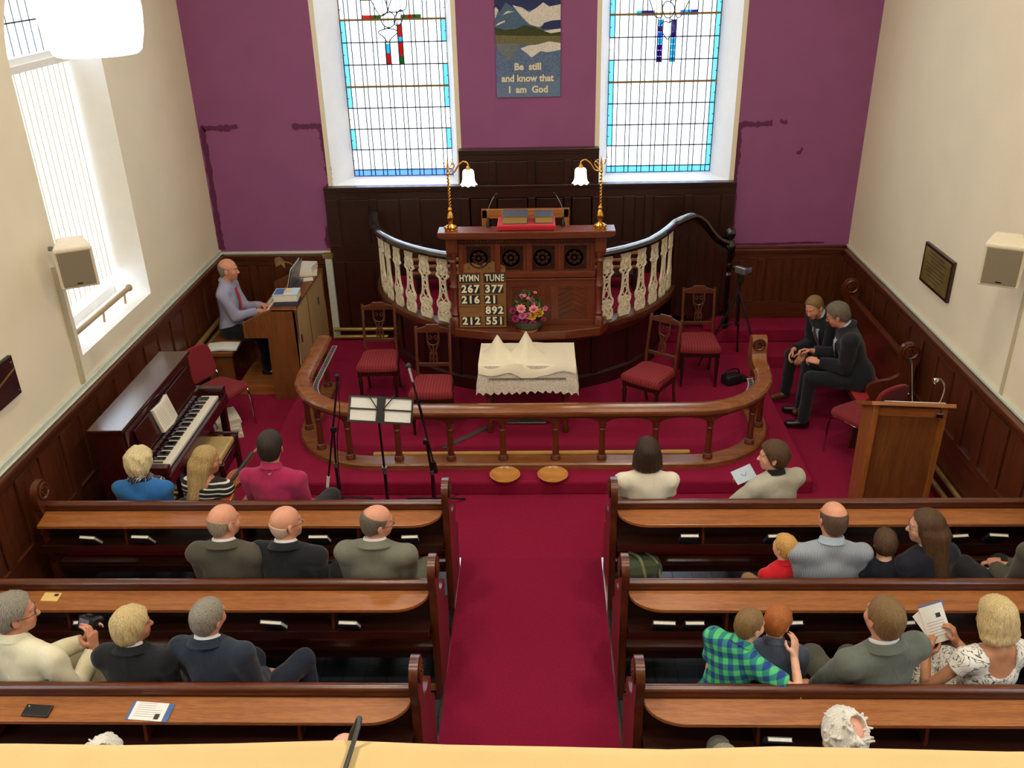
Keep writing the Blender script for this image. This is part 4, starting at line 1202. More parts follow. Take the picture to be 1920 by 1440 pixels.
# lace cloth with zig-zag hem
mb = MB(); n = 160; lev = 7
W_, D_ = 0.445, 0.255
per = []
for i in range(n):
    t = i / n * 4; k = int(t); f = t - k
    c = [(-W_, -D_), (W_, -D_), (W_, D_), (-W_, D_)]
    a, b = c[k], c[(k + 1) % 4]
    per.append((a[0] + (b[0] - a[0]) * f, a[1] + (b[1] - a[1]) * f))
vs = []
for l in range(lev):
    q = l / (lev - 1)
    for i, (x, y) in enumerate(per):
        zig = abs(((i * 0.35) % 1.0) - 0.5) * 2
        drop = 0.24 * q + (0.046 * (zig) if l == lev - 1 else 0)
        wob = 0.010 * math.sin(i * 0.55) * q
        ox = 1 + 0.10 * q + wob; oy = 1 + 0.16 * q + wob
        vs.append((x * ox, y * oy, 0.742 - drop - 0.01 * q * math.sin(i * 0.2)))
fs = [tuple(range(n))]
for l in range(lev - 1):
    for i in range(n):
        fs.append((l * n + i, l * n + (i + 1) % n, (l + 1) * n + (i + 1) % n, (l + 1) * n + i))
tc_ = mb.add(vs, fs).build('tablecloth', M['lace'], smooth=True, loc=(-0.13, 7.93, PLAT), label='white lace-edged tablecloth with zigzag hem draped over the communion table', cat='tablecloth')
hl = MB()
for i in range(54):
    hl.box(-0.36 + i * 0.0135, -0.354 + i * 0.0135, -0.291, -0.285, 0.616, 0.634)
hl.build('openwork_line', M['lace_hole'], tc_)
# plain linen cover lifted into two peaks by the vessels beneath
nx_, ny_ = 60, 36
vs = []
for j in range(ny_):
    for i in range(nx_):
        x = -0.46 + 0.92 * i / (nx_ - 1); y = -0.30 + 0.57 * j / (ny_ - 1)
        z = 0.748 + 0.006 * math.sin(9 * x + 5 * y) + 0.004 * math.sin(23 * x)
        for (px, py, h, w) in ((-0.285, 0.0, 0.225, 0.19), (-0.01, -0.02, 0.265, 0.21)):
            dx = abs(x - px); dy = abs(y - py)
            d = (dx ** 1.25 + (dy * 0.8) ** 1.25) ** 0.8
            t = max(0, 1 - d / w)
            z = max(z, 0.748 + h * t ** 1.75)
        if y < -0.25:
            z -= (-0.25 - y) * 1.6 + 0.02 * math.sin(14 * x)
            if -0.16 < x < 0.12: z -= (-0.25 - y) * 1.5 * (1 - abs(x + 0.02) / 0.14)
        vs.append((x, y if y > -0.275 else -0.275 + (y + 0.275) * 0.3, z))
fs = [(j * nx_ + i, j * nx_ + i + 1, (j + 1) * nx_ + i + 1, (j + 1) * nx_ + i) for j in range(ny_ - 1) for i in range(nx_ - 1)]
MB().add(vs, fs).build('linen_cover', M['linen'], smooth=True, loc=(-0.13, 7.93, PLAT + 0.002), angle=60, label='plain white linen cloth rising in two points over vessels on the communion table', cat='cloth')
for x, lb in ((-0.415, 'under the lower peak'), (-0.14, 'under the higher peak')):
    MB().lathe([(0.0, 0), (0.04, 0), (0.012, 0.03), (0.012, 0.09), (0.035, 0.12), (0.035, 0.14), (0.006, 0.15), (0.004, 0.18)], 12).build('covered_chalice', M['chrome'], smooth=True, loc=(x, 7.93 if x < -0.3 else 7.91, PLAT + 0.744), label='small metal chalice hidden ' + lb + ' of the linen cover', cat='chalice')

# ================================================================== CHAIRS IN THE SANCTUARY
def side_chair(x, y, rz, label):
    r = empty('side_chair', (x, y, PLAT), rz, label, 'chair', 'carved chairs with red striped seats')
    w = 0.21
    # seat faces -Y locally; back posts at +Y
    prof = []
    n = 12
    vs = []; fs = []
    outline = [(-w, -0.22), (w, -0.22), (w * 0.82, 0.20), (-w * 0.82, 0.20)]
    oc = [(p[0], p[1]) for p in catmull([(-w + 0.02, -0.22, 0), (0, -0.235, 0), (w - 0.02, -0.22, 0), (w, -0.19, 0), (w * 0.92, 0.0, 0), (w * 0.82, 0.18, 0), (0, 0.20, 0), (-w * 0.82, 0.18, 0), (-w * 0.92, 0, 0), (-w, -0.19, 0)], 4, True)]
    m = len(oc)
    for (sc, z) in ((0.98, 0.405), (1.0, 0.42), (1.0, 0.455), (0.93, 0.478), (0.6, 0.492), (0.2, 0.497)):
        vs += [(p[0] * sc, p[1] * sc - 0.0, z) for p in oc]
    for l in range(5):
        for i in range(m): fs.append((l * m + i, l * m + (i + 1) % m, (l + 1) * m + (i + 1) % m, (l + 1) * m + i))
    fs.append(tuple(range(m - 1, -1, -1))); fs.append(tuple(range(5 * m, 6 * m)))
    MB().add(vs, fs).build('seat_pad', M['seat_stripe'], r, smooth=True)
    MB().box(-w + 0.015, w - 0.015, -0.205, -0.185, 0.35, 0.405).build('seat_rail', M['dark_x'], r); MB().box(-w * 0.82, w * 0.82, 0.165, 0.185, 0.35, 0.405).build('seat_rail', M['dark_x'], r)
    for s in (-1, 1):
        MB().box(s * (w - 0.03) - 0.01, s * (w - 0.03) + 0.01, -0.20, 0.18, 0.35, 0.405).build('seat_rail', M['dark_y'], r)
        MB().lathe([(0.012, 0), (0.015, 0.03), (0.012, 0.06), (0.018, 0.14), (0.024, 0.30), (0.016, 0.33), (0.026, 0.35), (0.026, 0.40)], 10, Matrix.Translation((s * (w - 0.03), -0.19, 0))).build('leg', M['dark_z'], r, smooth=True)
        MB().tube(catmull([(s * 0.165, 0.25, 0.0), (s * 0.165, 0.20, 0.2), (s * 0.165, 0.19, 0.42), (s * 0.165, 0.22, 0.7), (s * 0.165, 0.27, 0.96)], 5), 0.016, 6).build('back_post', M['dado_z'], r, smooth=True)
    crest = [(-0.18, 0.90), (0.18, 0.90), (0.18, 0.935), (0.07, 0.965), (0.06, 0.985), (-0.06, 0.985), (-0.07, 0.965), (-0.18, 0.935)]
    Mx = Matrix.Translation((0, 0.262, 0)) @ Matrix.Rotation(R_(-9), 4, 'X') @ Matrix.Translation((0, 0, 0))
    MB().prism(crest, 0.248, 0.272, 'y').build('crest_rail', M['dado_x'], r, bevel=0.004)
    MB().box(-0.165, 0.165, 0.195, 0.215, 0.56, 0.595).build('cross_rail', M['dado_x'], r, bevel=0.003)
    sp = MB()
    def bk(z): return 0.205 + (z - 0.58) * 0.15
    for s in (-1, 1):
        sp.tube([(s * p[0], bk(p[1]), p[1]) for p in catmull([(0.03, 0.59, 0), (0.035, 0.66, 0), (0.02, 0.70, 0), (0.03, 0.74, 0), (0.055, 0.80, 0), (0.06, 0.86, 0), (0.055, 0.90, 0)], 3)], 0.0075, 5)
        sp.tube([(s * 0.03 + 0.018 * math.cos(a), bk(0.85), 0.85 + 0.02 * math.sin(a)) for a in np.linspace(0, 2 * PI, 9)], 0.006, 5, False)
    sp.tube([(0.05 * math.cos(a), bk(0.80), 0.82 + 0.05 * math.sin(a)) for a in np.linspace(PI, 2 * PI, 9)], 0.006, 5)
    sp.box(-0.035, 0.035, bk(0.69) - 0.006, bk(0.69) + 0.006, 0.675, 0.70)
    sp.tube([(0, bk(0.59), 0.59), (0, bk(0.76), 0.76)], 0.008, 5)
    sp.tube([(0.02 * math.cos(a), bk(0.635), 0.635 + 0.02 * math.sin(a)) for a in np.linspace(0, 2 * PI, 9)], 0.006, 5, False)
    sp.build('carved_splat', M['dado_z'], r, smooth=True)
    return r
side_chair(-1.685, 8.50, R_(2), 'carved dark chair with red striped seat near the organ, by the brass pipes')
side_chair(-1.06, 7.88, R_(0), 'carved dark chair with red striped seat beside the communion table, hymn-board side')
side_chair(1.09, 8.11, R_(-36), 'carved dark chair with red striped seat turned at an angle towards the communion table')
side_chair(1.69, 8.89, R_(-3), 'carved dark chair with red striped seat next to the camcorder tripod')
# ================================================================== UPRIGHT PIANO (keyboard faces +X)
pn = empty('upright_piano', (-3.25, 6.78, 0.014), 0, 'polished dark mahogany upright piano with open keyboard against the panelled wall', 'piano')
y0, y1 = -0.74, 0.74
def pb(mb, n, m, p=None, **k): return mb.build(n, m, p or pn, **k)
pb(MB().box(-0.27, -0.02, y0, y1, 0.05, 1.10), 'case', M['piano'], bevel=0.006)
pb(MB().box(-0.285, 0.0, y0 - 0.015, y1 + 0.015, 1.10, 1.128), 'lid', M['piano'], bevel=0.006)
pb(MB().box(-0.02, -0.005, y0 + 0.03, y1 - 0.03, 0.84, 1.09), 'upper_panel', M['piano'], bevel=0.004)
pb(MB().obox((0.035, 0, 0.93), (0.012, 1.2, 0.22), (0, R_(-14), 0)), 'music_desk', M['piano'], bevel=0.003)
pb(MB().box(0.035, 0.06, -0.6, 0.6, 0.815, 0.823), 'desk_lip', M['brass_old'])
pb(MB().box(-0.02, 0.29, y0, y1, 0.60, 0.70), 'key_bed', M['piano'], bevel=0.006)
pb(MB().box(-0.02, 0.07, y0 + 0.04, y1 - 0.04, 0.70, 0.80), 'fallboard', M['piano'], bevel=0.004)
for s, yy in ((-1, y0), (1, y1)):
    pb(MB().box(-0.02, 0.28, yy if s < 0 else yy - 0.07, yy + 0.07 if s < 0 else yy, 0.70, 0.78), 'key_block', M['piano'], bevel=0.008)
    pb(MB().box(0.20, 0.26, yy if s < 0 else yy - 0.06, yy + 0.06 if s < 0 else yy, 0.0, 0.60), 'front_leg', M['piano'], bevel=0.006)
pb(MB().box(-0.02, 0.0, y0 + 0.03, y1 - 0.03, 0.1, 0.58), 'lower_panel', M['piano'], bevel=0.004)
pb(MB().box(-0.28, 0.26, y0, y1, 0.0, 0.05), 'plinth', M['piano'])
kb = pb(MB().box(0.07, 0.25, -0.62, 0.62, 0.70, 0.712), 'keyboard', M['black'])
nk = 52; kw = 1.222 / nk
wk = MB().box(0, 0.155, 0.0006, kw - 0.0006, 0, 0.022).mesh('white_key', M['ivory'])
bk_ = MB().box(0, 0.098, -0.006, 0.006, 0.0, 0.034).mesh('black_key', M['black_gloss'])
for i in range(nk):
    yk = -0.611 + i * kw
    inst(wk, 'white_key', kb, (0.095, yk, 0.712))
    if (i % 7) in (0, 2, 3, 5, 6) and i < nk - 1:
        inst(bk_, 'black_key', kb, (0.085, yk + kw, 0.712))
for yy in (-0.08, 0.0, 0.08):
    pb(MB().box(0.0, 0.10, yy - 0.015, yy + 0.015, 0.06, 0.07), 'pedal', M['brass'])
# open book on the music desk
ob = empty('open_book', (-3.17, 6.66, 0.842), 0, 'thick open book with cream pages propped on the piano', 'book')
ob.rotation_euler = (0, R_(-16), 0)
for s in (-1, 1):
    MB().obox((0.022, s * 0.075, 0.115), (0.030, 0.15, 0.22), (0, 0, s * R_(10))).build('page_block', M['pages'], ob, bevel=0.004)
    MB().obox((0.004, s * 0.078, 0.115), (0.004, 0.16, 0.23), (0, 0, s * R_(10))).build('cover', M['navy_book'], ob)
    for k in range(9):
        MB().obox((0.0385, s * 0.075, 0.04 + k * 0.018), (0.0006, 0.11, 0.004), (0, 0, s * R_(10))).build('text_line', M['print_grey'], ob)

# piano stool
st = empty('piano_stool', (-2.99, 6.87, 0.014), 0, 'piano stool with tan padded top and dark frame in front of the piano', 'stool')
MB().box(-0.20, 0.20, -0.20, 0.20, 0.43, 0.49).build('padded_top', M['tan_seat'], st, bevel=0.018)
MB().box(-0.21, 0.21, -0.21, 0.21, 0.36, 0.43).build('box_frame', M['piano'], st, bevel=0.005)
MB().box(-0.23, 0.23, 0.215, 0.235, 0.49, 0.515).build('handle_bar', M['piano'], st, bevel=0.005)
for sx in (-1, 1):
    for sy in (-1, 1):
        MB().box(sx * 0.205 - 0.022, sx * 0.205 + 0.022, sy * 0.205 - 0.022, sy * 0.205 + 0.022, 0, 0.50 if sy > 0 else 0.43).build('leg', M['piano'], st, bevel=0.005)

# ================================================================== RED STACKING CHAIRS
def stack_chair(x, y, rz, label):
    r = empty('stacking_chair', (x, y, 0.014), rz, label, 'chair', 'red stacking chairs with chrome frames')
    seat = [(p[0], p[1]) for p in catmull([(-0.21, -0.2, 0), (0, -0.235, 0), (0.21, -0.2, 0), (0.22, 0, 0), (0.2, 0.18, 0), (0, 0.21, 0), (-0.2, 0.18, 0), (-0.22, 0, 0)], 4, True)]
    MB().prism(seat, 0.42, 0.47, 'z').build('seat_pad', M['red_stack'], r, bevel=0.018)
    bp = [(p[0], p[1]) for p in catmull([(-0.18, 0.0, 0), (0, -0.02, 0), (0.18, 0.0, 0), (0.2, 0.15, 0), (0.17, 0.31, 0), (0, 0.345, 0), (-0.17, 0.31, 0), (-0.2, 0.15, 0)], 4, True)]
    Mx = Matrix.Translation((0, 0.22, 0.52)) @ Matrix.Rotation(R_(-10), 4, 'X')
    MB().prism(bp, -0.02, 0.02, 'y', Mx).build('back_pad', M['red_stack'], r, bevel=0.015)
    for s in (-1, 1):
        MB().tube(catmull([(s * 0.21, -0.22, 0), (s * 0.205, -0.2, 0.36), (s * 0.205, -0.12, 0.42), (s * 0.205, 0.1, 0.42)], 5), 0.011, 8).build('front_leg', M['chrome'], r, smooth=True)
        MB().tube(catmull([(s * 0.21, 0.26, 0), (s * 0.205, 0.2, 0.3), (s * 0.205, 0.2, 0.45), (s * 0.19, 0.26, 0.62), (s * 0.17, 0.29, 0.75)], 5), 0.011, 8).build('rear_leg', M['chrome'], r, smooth=True)
    return r
stack_chair(-3.27, 8.10, R_(62), 'red padded chair with chrome frame between the piano and the organ bench')
stack_chair(3.0, 7.47, R_(-150), 'red padded chair with chrome frame behind the lectern')
# pile of old music beside it
for i in range(7):
    MB().obox((-3.20 + random.uniform(-0.015, 0.015), 7.98 + random.uniform(-0.015, 0.015), 0.030 + i * 0.030), (0.24, 0.30, 0.028), (0, 0, random.uniform(-0.15, 0.15) + 0.5)).build('music_volume', M['pages'], bevel=0.002, label='worn cream music volume in the pile under the red chair by the organ', cat='book', group='pile of old music')

# ================================================================== ORGAN CONSOLE (player faces +X)
og = empty('organ_console', (-2.87, 9.42, 0.014), 0, 'teak organ console with plain pale back panel near the communion rail', 'organ')
OX, OY = -2.87, 9.42
side = [(-3.15, 0.73), (-3.15, 0.90), (-2.95, 1.0), (-2.82, 1.05), (-2.56, 1.05), (-2.60, 0.0), (-2.92, 0.0), (-2.90, 0.73)]
side = [(a - OX, b) for a, b in side]
for ya in (8.74, 10.02):
    MB().prism(side, ya - OY, ya + 0.05 - OY, 'y').build('side_panel', M['organ_z'], og, bevel=0.004)
MB().box(-2.60 - OX, -2.575 - OX, 8.74 - OY, 10.07 - OY, 0.04, 1.03).build('back_panel', M['organ_back'], og)
MB().box(-2.83 - OX, -2.57 - OX, 8.74 - OY, 10.07 - OY, 1.03, 1.055).build('top_board', M['organ_y'], og, bevel=0.004)
MB().box(-2.85 - OX, -2.83 - OX, 8.79 - OY, 10.02 - OY, 0.86, 1.05).build('stop_panel', M['organ_y'], og)
MB().box(-3.15 - OX, -2.83 - OX, 8.79 - OY, 10.02 - OY, 0.74, 0.80).build('key_table', M['organ_y'], og)
MB().box(-2.80 - OX, -2.78 - OX, 8.79 - OY, 10.02 - OY, 0.1, 0.74).build('knee_board', M['organ_y'], og)
for lv, (xa, xb, z) in enumerate(((-3.12, -2.98, 0.80), (-3.02, -2.88, 0.86))):
    k_ = MB().box(xa - OX, xb - OX, 8.95 - OY, 9.86 - OY, z, z + 0.016).build('manual', M['ivory'], og)
    mb = MB()
    for i in range(36):
        if (i % 7) in (0, 2, 3, 5, 6): mb.box(xa + 0.05 - OX, xb - OX, 8.972 + i * 0.025 - OY, 8.984 + i * 0.025 - OY, z + 0.016, z + 0.028)
    mb.build('sharps', M['black_gloss'], k_)
MB().box(-3.35 - OX, -2.95 - OX, 8.85 - OY, 9.95 - OY, 0.0, 0.12).build('pedal_board', M['oak_x'], og, bevel=0.005)
for (ya, z) in ((8.86, 0.62), (9.72, 0.72)):
    MB().box(-2.576 - OX, -2.572 - OX, ya - OY, ya + 0.05 - OY, z, z + 0.09).build('vent_slot', M['black'], og)
MB().box(-2.577 - OX, -2.571 - OX, 9.28 - OY, 9.284 - OY, 0.04, 1.03).build('panel_joint', M['black'], og)
bn = empty('organ_bench', (-3.50, 9.20, 0.014), 0, 'plain wooden organ bench under the organist, holding an open book', 'bench')
MB().box(-0.14, 0.17, -0.42, 0.45, 0.50, 0.54).build('seat', M['organ_y'], bn, bevel=0.005)
for yy in (-0.36, 0.38): MB().box(-0.13, 0.14, yy - 0.02, yy + 0.02, 0, 0.50).build('end_board', M['organ_z'], bn)
MB().box(-0.012, 0.012, -0.36, 0.38, 0.2, 0.26).build('stretcher', M['organ_y'], bn)
ob2 = empty('open_music_book', (-3.475, 8.93, 0.555), R_(4), 'open white music book lying flat on the organ bench', 'book')
for s in (-1, 1):
    MB().obox((s * 0.085, 0, 0.014), (0.17, 0.20, 0.024), (0, s * R_(4), 0)).build('page_block', M['white'], ob2, bevel=0.004)
MB().box(-0.175, 0.175, -0.105, 0.105, -0.002, 0.002).build('cover', M['navy_book'], ob2)
bk2 = empty('music_volume', (-2.69, 8.93, 1.070), R_(6), 'thick navy book at the bottom of the pile on the organ', 'book')
MB().box(-0.13, 0.13, -0.10, 0.10, 0, 0.045).build('cover', M['navy_book'], bk2, bevel=0.004)
bk3 = empty('music_volume', (-2.69, 8.94, 1.116), R_(3), 'thick pale book with blue and yellow cover on top of the pile on the organ', 'book')
MB().box(-0.125, 0.125, -0.10, 0.10, 0, 0.075).build('page_block', M['pages'], bk3, bevel=0.003)
MB().box(-0.13, 0.13, -0.105, 0.105, 0.075, 0.080).build('cover', M['paper_blue'], bk3)
MB().box(-0.12, -0.02, -0.09, 0.09, 0.080, 0.081).build('cover_picture', M['leaflet_blue'], bk3)
MB().prism([(-0.02, -0.06), (0.05, -0.02), (0.03, 0.08), (-0.03, 0.05)], 0.0805, 0.0815, 'z').build('cover_sunburst', M['yellow_note'], bk3)
md = empty('music_rest', (-2.74, 9.42, 1.07), 0, 'metal music rest holding loose white sheets on top of the organ', 'music rest')
MB().obox((0.03, 0, 0.14), (0.012, 0.44, 0.25), (0, R_(16), 0)).build('back_plate', M['grey_metal'], md)
MB().obox((0.005, 0, 0.15), (0.004, 0.40, 0.26), (0, R_(16), 0)).build('sheet', M['white'], md)
MB().box(-0.06, 0.06, -0.2, 0.2, 0, 0.03).build('foot', M['grey_metal'], md, bevel=0.004)
for (x, y, z, w, d, h, rz, m, lb) in ((-2.70, 9.905, 1.070, 0.22, 0.30, 0.03, 0.2, 'pages', 'tan folder lying at the far end of the organ top'), (-2.71, 9.91, 1.102, 0.2, 0.22, 0.07, -0.1, 'white', 'thick white book on the tan folder at the far end of the organ'), (-2.66, 9.66, 1.070, 0.15, 0.12, 0.004, 0.3, 'white', 'loose white sheet on the organ top beside the music rest')):
    MB().box(-w / 2, w / 2, -d / 2, d / 2, 0, h).build('book' if h > 0.01 else 'paper_sheet', M[m], bevel=0.002, loc=(x, y, z), rot=(0, 0, rz), label=lb, cat='book' if h > 0.01 else 'paper')
ol = empty('organ_lamp', (-2.80, 9.695, 1.07), 0, 'small brass reading lamp with trough shade on the organ', 'lamp')
MB().lathe([(0.0, 0), (0.05, 0), (0.05, 0.012), (0.015, 0.02)], 14).build('base', M['brass_old'], ol, smooth=True)
MB().tube(catmull([(0, 0, 0.01), (0.03, 0, 0.12), (-0.02, -0.04, 0.2), (-0.10, -0.10, 0.24)], 5), 0.007, 8).build('arm', M['brass'], ol, smooth=True)
MB().prism([(-0.05, 0.0), (-0.045, 0.035), (0, 0.055), (0.045, 0.035), (0.05, 0.0), (0.035, 0.005), (0, 0.04), (-0.035, 0.005)], -0.11, 0.11, 'y').build('shade', M['brass_old'], ol, loc=(-0.12, -0.11, 0.21), rot=(0, R_(18), R_(20)))

# brass heating pipes on the walls
def pipes(name, pts_list, label, r=0.024):
    rt = empty(name, (0, 0, 0), 0, label, 'pipe', 'gold painted heating pipes')
    for pts in pts_list:
        MB().tube(pts, r, 12).build('pipe', M['gold_pipe'], rt, smooth=True)
    return rt
pipes('heating_pipes', [[(3.45, 5.80, 0.13), (3.45, 7.60, 0.13)], [(3.50, 5.80, 0.21), (3.50, 7.60, 0.21)]], 'pair of gold heating pipes along the wall below the brass plaque')
pipes('heating_pipes', [[(-3.71, 8.30, 0.62), (-3.71, 10.0, 0.62)], [(-3.68, 8.30, 0.53), (-3.68, 10.0, 0.53)]], 'pair of gold heating pipes on the wall behind the organist', 0.03)
pipes('heating_pipes', [[(-2.50, 10.05, 0.29), (-1.66, 10.05, 0.29)], [(-2.50, 10.03, 0.20), (-1.85, 10.03, 0.20)]], 'pair of gold heating pipes low against the dark panelling behind a carved chair', 0.024)

# ================================================================== LECTERN (front faces the far wall, open back towards the pews)
lc = empty('lectern', (2.97, 6.60, 0.014), R_(-6), 'light oak lectern with sloping top standing beside the first pew', 'lectern')
lc.scale = (0.97, 1, 0.93)
MB().prism([(-0.20, 1.215), (0.26, 0.965), (0.245, 0.935), (-0.215, 1.185)], -0.33, 0.33, 'x').build('sloping_top', M['oak_x'], lc, bevel=0.004)
lcp = [(-0.14, 0.0), (0.16, 0.0), (0.18, 0.965), (-0.16, 1.15)]
for s in (-1, 1):
    a = [(p[0], p[1]) for p in lcp]
    MB().prism(a, s * 0.27 - 0.022, s * 0.27 + 0.022, 'x').build('side_panel', M['oak_z'], lc, bevel=0.004)
MB().box(-0.25, 0.25, -0.12, -0.10, 0.03, 1.125).build('face_panel', M['organ_z'], lc)
MB().box(-0.25, 0.25, -0.13, -0.095, 1.04, 1.12).build('face_rail', M['oak_x'], lc)
MB().box(-0.29, 0.29, -0.14, 0.16, 0.0, 0.035).build('base_board', M['oak_x'], lc)
MB().obox((0.04, -0.09, 1.162), (0.42, 0.22, 0.006), (R_(-28.5), 0, 0)).build('reading_sheet', M['white'], lc)
mk = MB().tube([(0.02, -0.10, 1.16), (-0.02, -0.03, 1.50)], 0.005, 6).build('microphone_stem', M['grey_metal'], lc, smooth=True)
MB().tube([(-0.02, -0.03, 1.49), (-0.035, -0.01, 1.53)], 0.009, 8).build('microphone_capsule', M['black'], mk, smooth=True)
lm = MB().tube(catmull([(0.25, -0.02, 1.08), (0.28, -0.01, 1.18), (0.285, 0.0, 1.27), (0.25, 0.01, 1.33), (0.215, 0.01, 1.335)], 5), 0.0065, 8).build('reading_lamp_neck', M['chrome'], lc, smooth=True)
MB().lathe([(0.0, 0), (0.03, 0), (0.03, 0.02), (0.016, 0.05), (0.0, 0.055)], 12, Matrix.Translation((0.205, 0.01, 1.345)) @ Matrix.Rotation(R_(150), 4, 'X')).build('reading_lamp_head', M['chrome'], lm, smooth=True)
MB().box(0.2, 0.26, -0.165, -0.13, 1.05, 1.10).build('switch_box', M['chrome'], lc, bevel=0.004)

# ================================================================== BENCH ON THE RIGHT WALL
wb = empty('side_pew', (3.30, 8.5, 0.014), PI / 2, 'dark wooden pew against the wall under the brass plaque, seating two men in suits', 'pew')
for xx in (-0.86, 0.86):
    e = inst(pew_end_me, 'pew_end', wb, (xx, -0.12, 0))
    for s in (-1, 1):
        inst(ros_me, 'rosette', e, (s * 0.024, 0.035, 1.02), (1.2, 1.2, 1.2), rot=(0, 0, 0 if s > 0 else PI))
MB().box(-0.83, 0.83, -0.12, -0.09, 0.1, 0.90).build('backrest', M['pew_x'], wb)
MB().box(-0.83, 0.83, -0.13, -0.07, 0.89, 0.925).build('cap_rail', M['pew_x'], wb, bevel=0.006)
MB().box(-0.83, 0.83, -0.12, 0.28, 0.40, 0.43).build('seat', M['pew_x'], wb, bevel=0.006)
MB().box(-0.82, 0.82, -0.08, 0.27, 0.43, 0.46).build('seat_cushion', M['red_cushion'], wb, bevel=0.01)

# ================================================================== STANDS
def mic_stand(base, boom, label, mic=True, tape=False):
    r = empty('microphone_stand', (base[0], base[1], 0.014), 0, label, 'microphone stand', 'boom microphone stands')
    for a in (0.5, 2.6, 4.7):
        MB().tube([(0, 0, 0.12), (0.30 * math.cos(a), 0.30 * math.sin(a), 0.012)], 0.009, 7).build('tripod_leg', M['black'], r, smooth=True)
    piv = Vector(boom[0]) - Vector((base[0], base[1], 0.014))
    MB().tube([(0, 0, 0.03), (0, 0, piv.z * 0.55)], 0.013, 10).build('lower_tube', M['black'], r, smooth=True)
    MB().tube([(0, 0, piv.z * 0.5), tuple(piv)], 0.009, 10).build('upper_tube', M['black'], r, smooth=True)
    MB().tube([(0, 0, piv.z * 0.53), (0, 0, piv.z * 0.58)], 0.018, 10).build('clutch', M['grey_metal'], r, smooth=True)
    MB().obox(tuple(piv), (0.05, 0.04, 0.05)).build('boom_clamp', M['blackplastic'], r, bevel=0.008)
    a = Vector(boom[1]) - Vector((base[0], base[1], 0.014)); b = Vector(boom[2]) - Vector((base[0], base[1], 0.014))
    MB().tube([tuple(a), tuple(b)], 0.0085, 8).build('boom_arm', M['blackplastic'], r, smooth=True)
    MB().tube([tuple(b), tuple(b + (b - a).normalized() * 0.11)], 0.019 if not tape else 0.014, 10).build('counterweight', M['white'] if tape else M['black'], r, smooth=True)
    if mic:
        d = Vector((-0.25, 0.75, 0.35)).normalized()
        m_ = MB().tube([tuple(a - d * 0.05), tuple(a + d * 0.10)], [0.010, 0.014], 10).build('microphone_body', M['grey_metal'], r, smooth=True)
        MB().ball(tuple(a + d * 0.13), 0.028, 10, 8).build('microphone_head', M['black'], m_, smooth=True)
    else:
        MB().lathe([(0.016, 0), (0.018, 0.05), (0.010, 0.06)], 10, Matrix.Translation(tuple(a))).build('microphone_clip', M['blackplastic'], r, smooth=True)
    MB().tube(catmull([tuple(a), tuple((a + piv) / 2 + Vector((0.03, 0, -0.06))), tuple(piv + Vector((0.02, 0, -0.1))), (0.02, 0, piv.z * 0.4), (0.03, 0.05, 0.02), (0.2, 0.25, 0.008)], 5), 0.004, 5).build('cable', M['black'], r, smooth=True)
    return r
mic_stand((-1.775, 6.62), ((-1.752, 6.61, 0.82), (-1.674, 6.62, 1.27), (-1.845, 6.60, 0.36)), 'boom microphone stand with an empty clip and taped end, behind the man in magenta', mic=False, tape=True)
mic_stand((-0.945, 6.60), ((-0.975, 6.60, 0.70), (-1.055, 6.60, 1.30), (-0.925, 6.60, 0.50)), 'boom microphone stand holding a silver microphone near the aisle')
ms = empty('music_stand', (-1.31, 6.40, 0.014), 0, 'black folding music stand holding white sheets by the communion rail', 'music stand')
for a in (0.4, 2.5, 4.6): MB().tube([(0, 0, 0.15), (0.28 * math.cos(a), 0.28 * math.sin(a), 0.012)], 0.008, 6).build('tripod_leg', M['black'], ms, smooth=True)
MB().tube([(0, 0, 0.05), (0, 0, 0.55)], 0.014, 10).build('lower_tube', M['black'], ms, smooth=True)
MB().tube([(0, 0, 0.5), (-0.01, 0, 1.05)], 0.010, 10).build('upper_tube', M['black'], ms, smooth=True)
MB().tube([(0, 0, 0.50), (0, 0, 0.56)], 0.022, 10).build('clutch', M['grey_metal'], ms, smooth=True)
DM = Matrix.Translation((0.015, 0.0, 1.10)) @ Matrix.Rotation(R_(4), 4, 'Y') @ Matrix.Rotation(R_(-32), 4, 'X')
fr = MB()
for z in (-0.10, 0.0, 0.10): fr.box(-0.255, 0.255, -0.006, 0.006, z - 0.006, z + 0.006, DM)
for x in (-0.255, 0.255): fr.box(x - 0.006, x + 0.006, -0.006, 0.006, -0.105, 0.105, DM)
fr.box(-0.03, 0.03, -0.012, 0.0, -0.105, 0.105, DM)
fr.box(-0.26, 0.26, -0.04, 0.0, -0.112, -0.104, DM)
fr.build('desk_frame', M['black'], ms)
for s in (-1, 1):
    MB().box(s * 0.14 - 0.105, s * 0.14 + 0.105, 0.007, 0.010, -0.10, 0.098, DM).build('sheet', M['white'], ms)
    MB().tube([tuple(DM @ Vector((s * 0.02, -0.016, 0.0))), tuple(DM @ Vector((s * 0.11, -0.018, 0.12)))], 0.005, 6).build('page_clip', M['black'], ms, smooth=True)
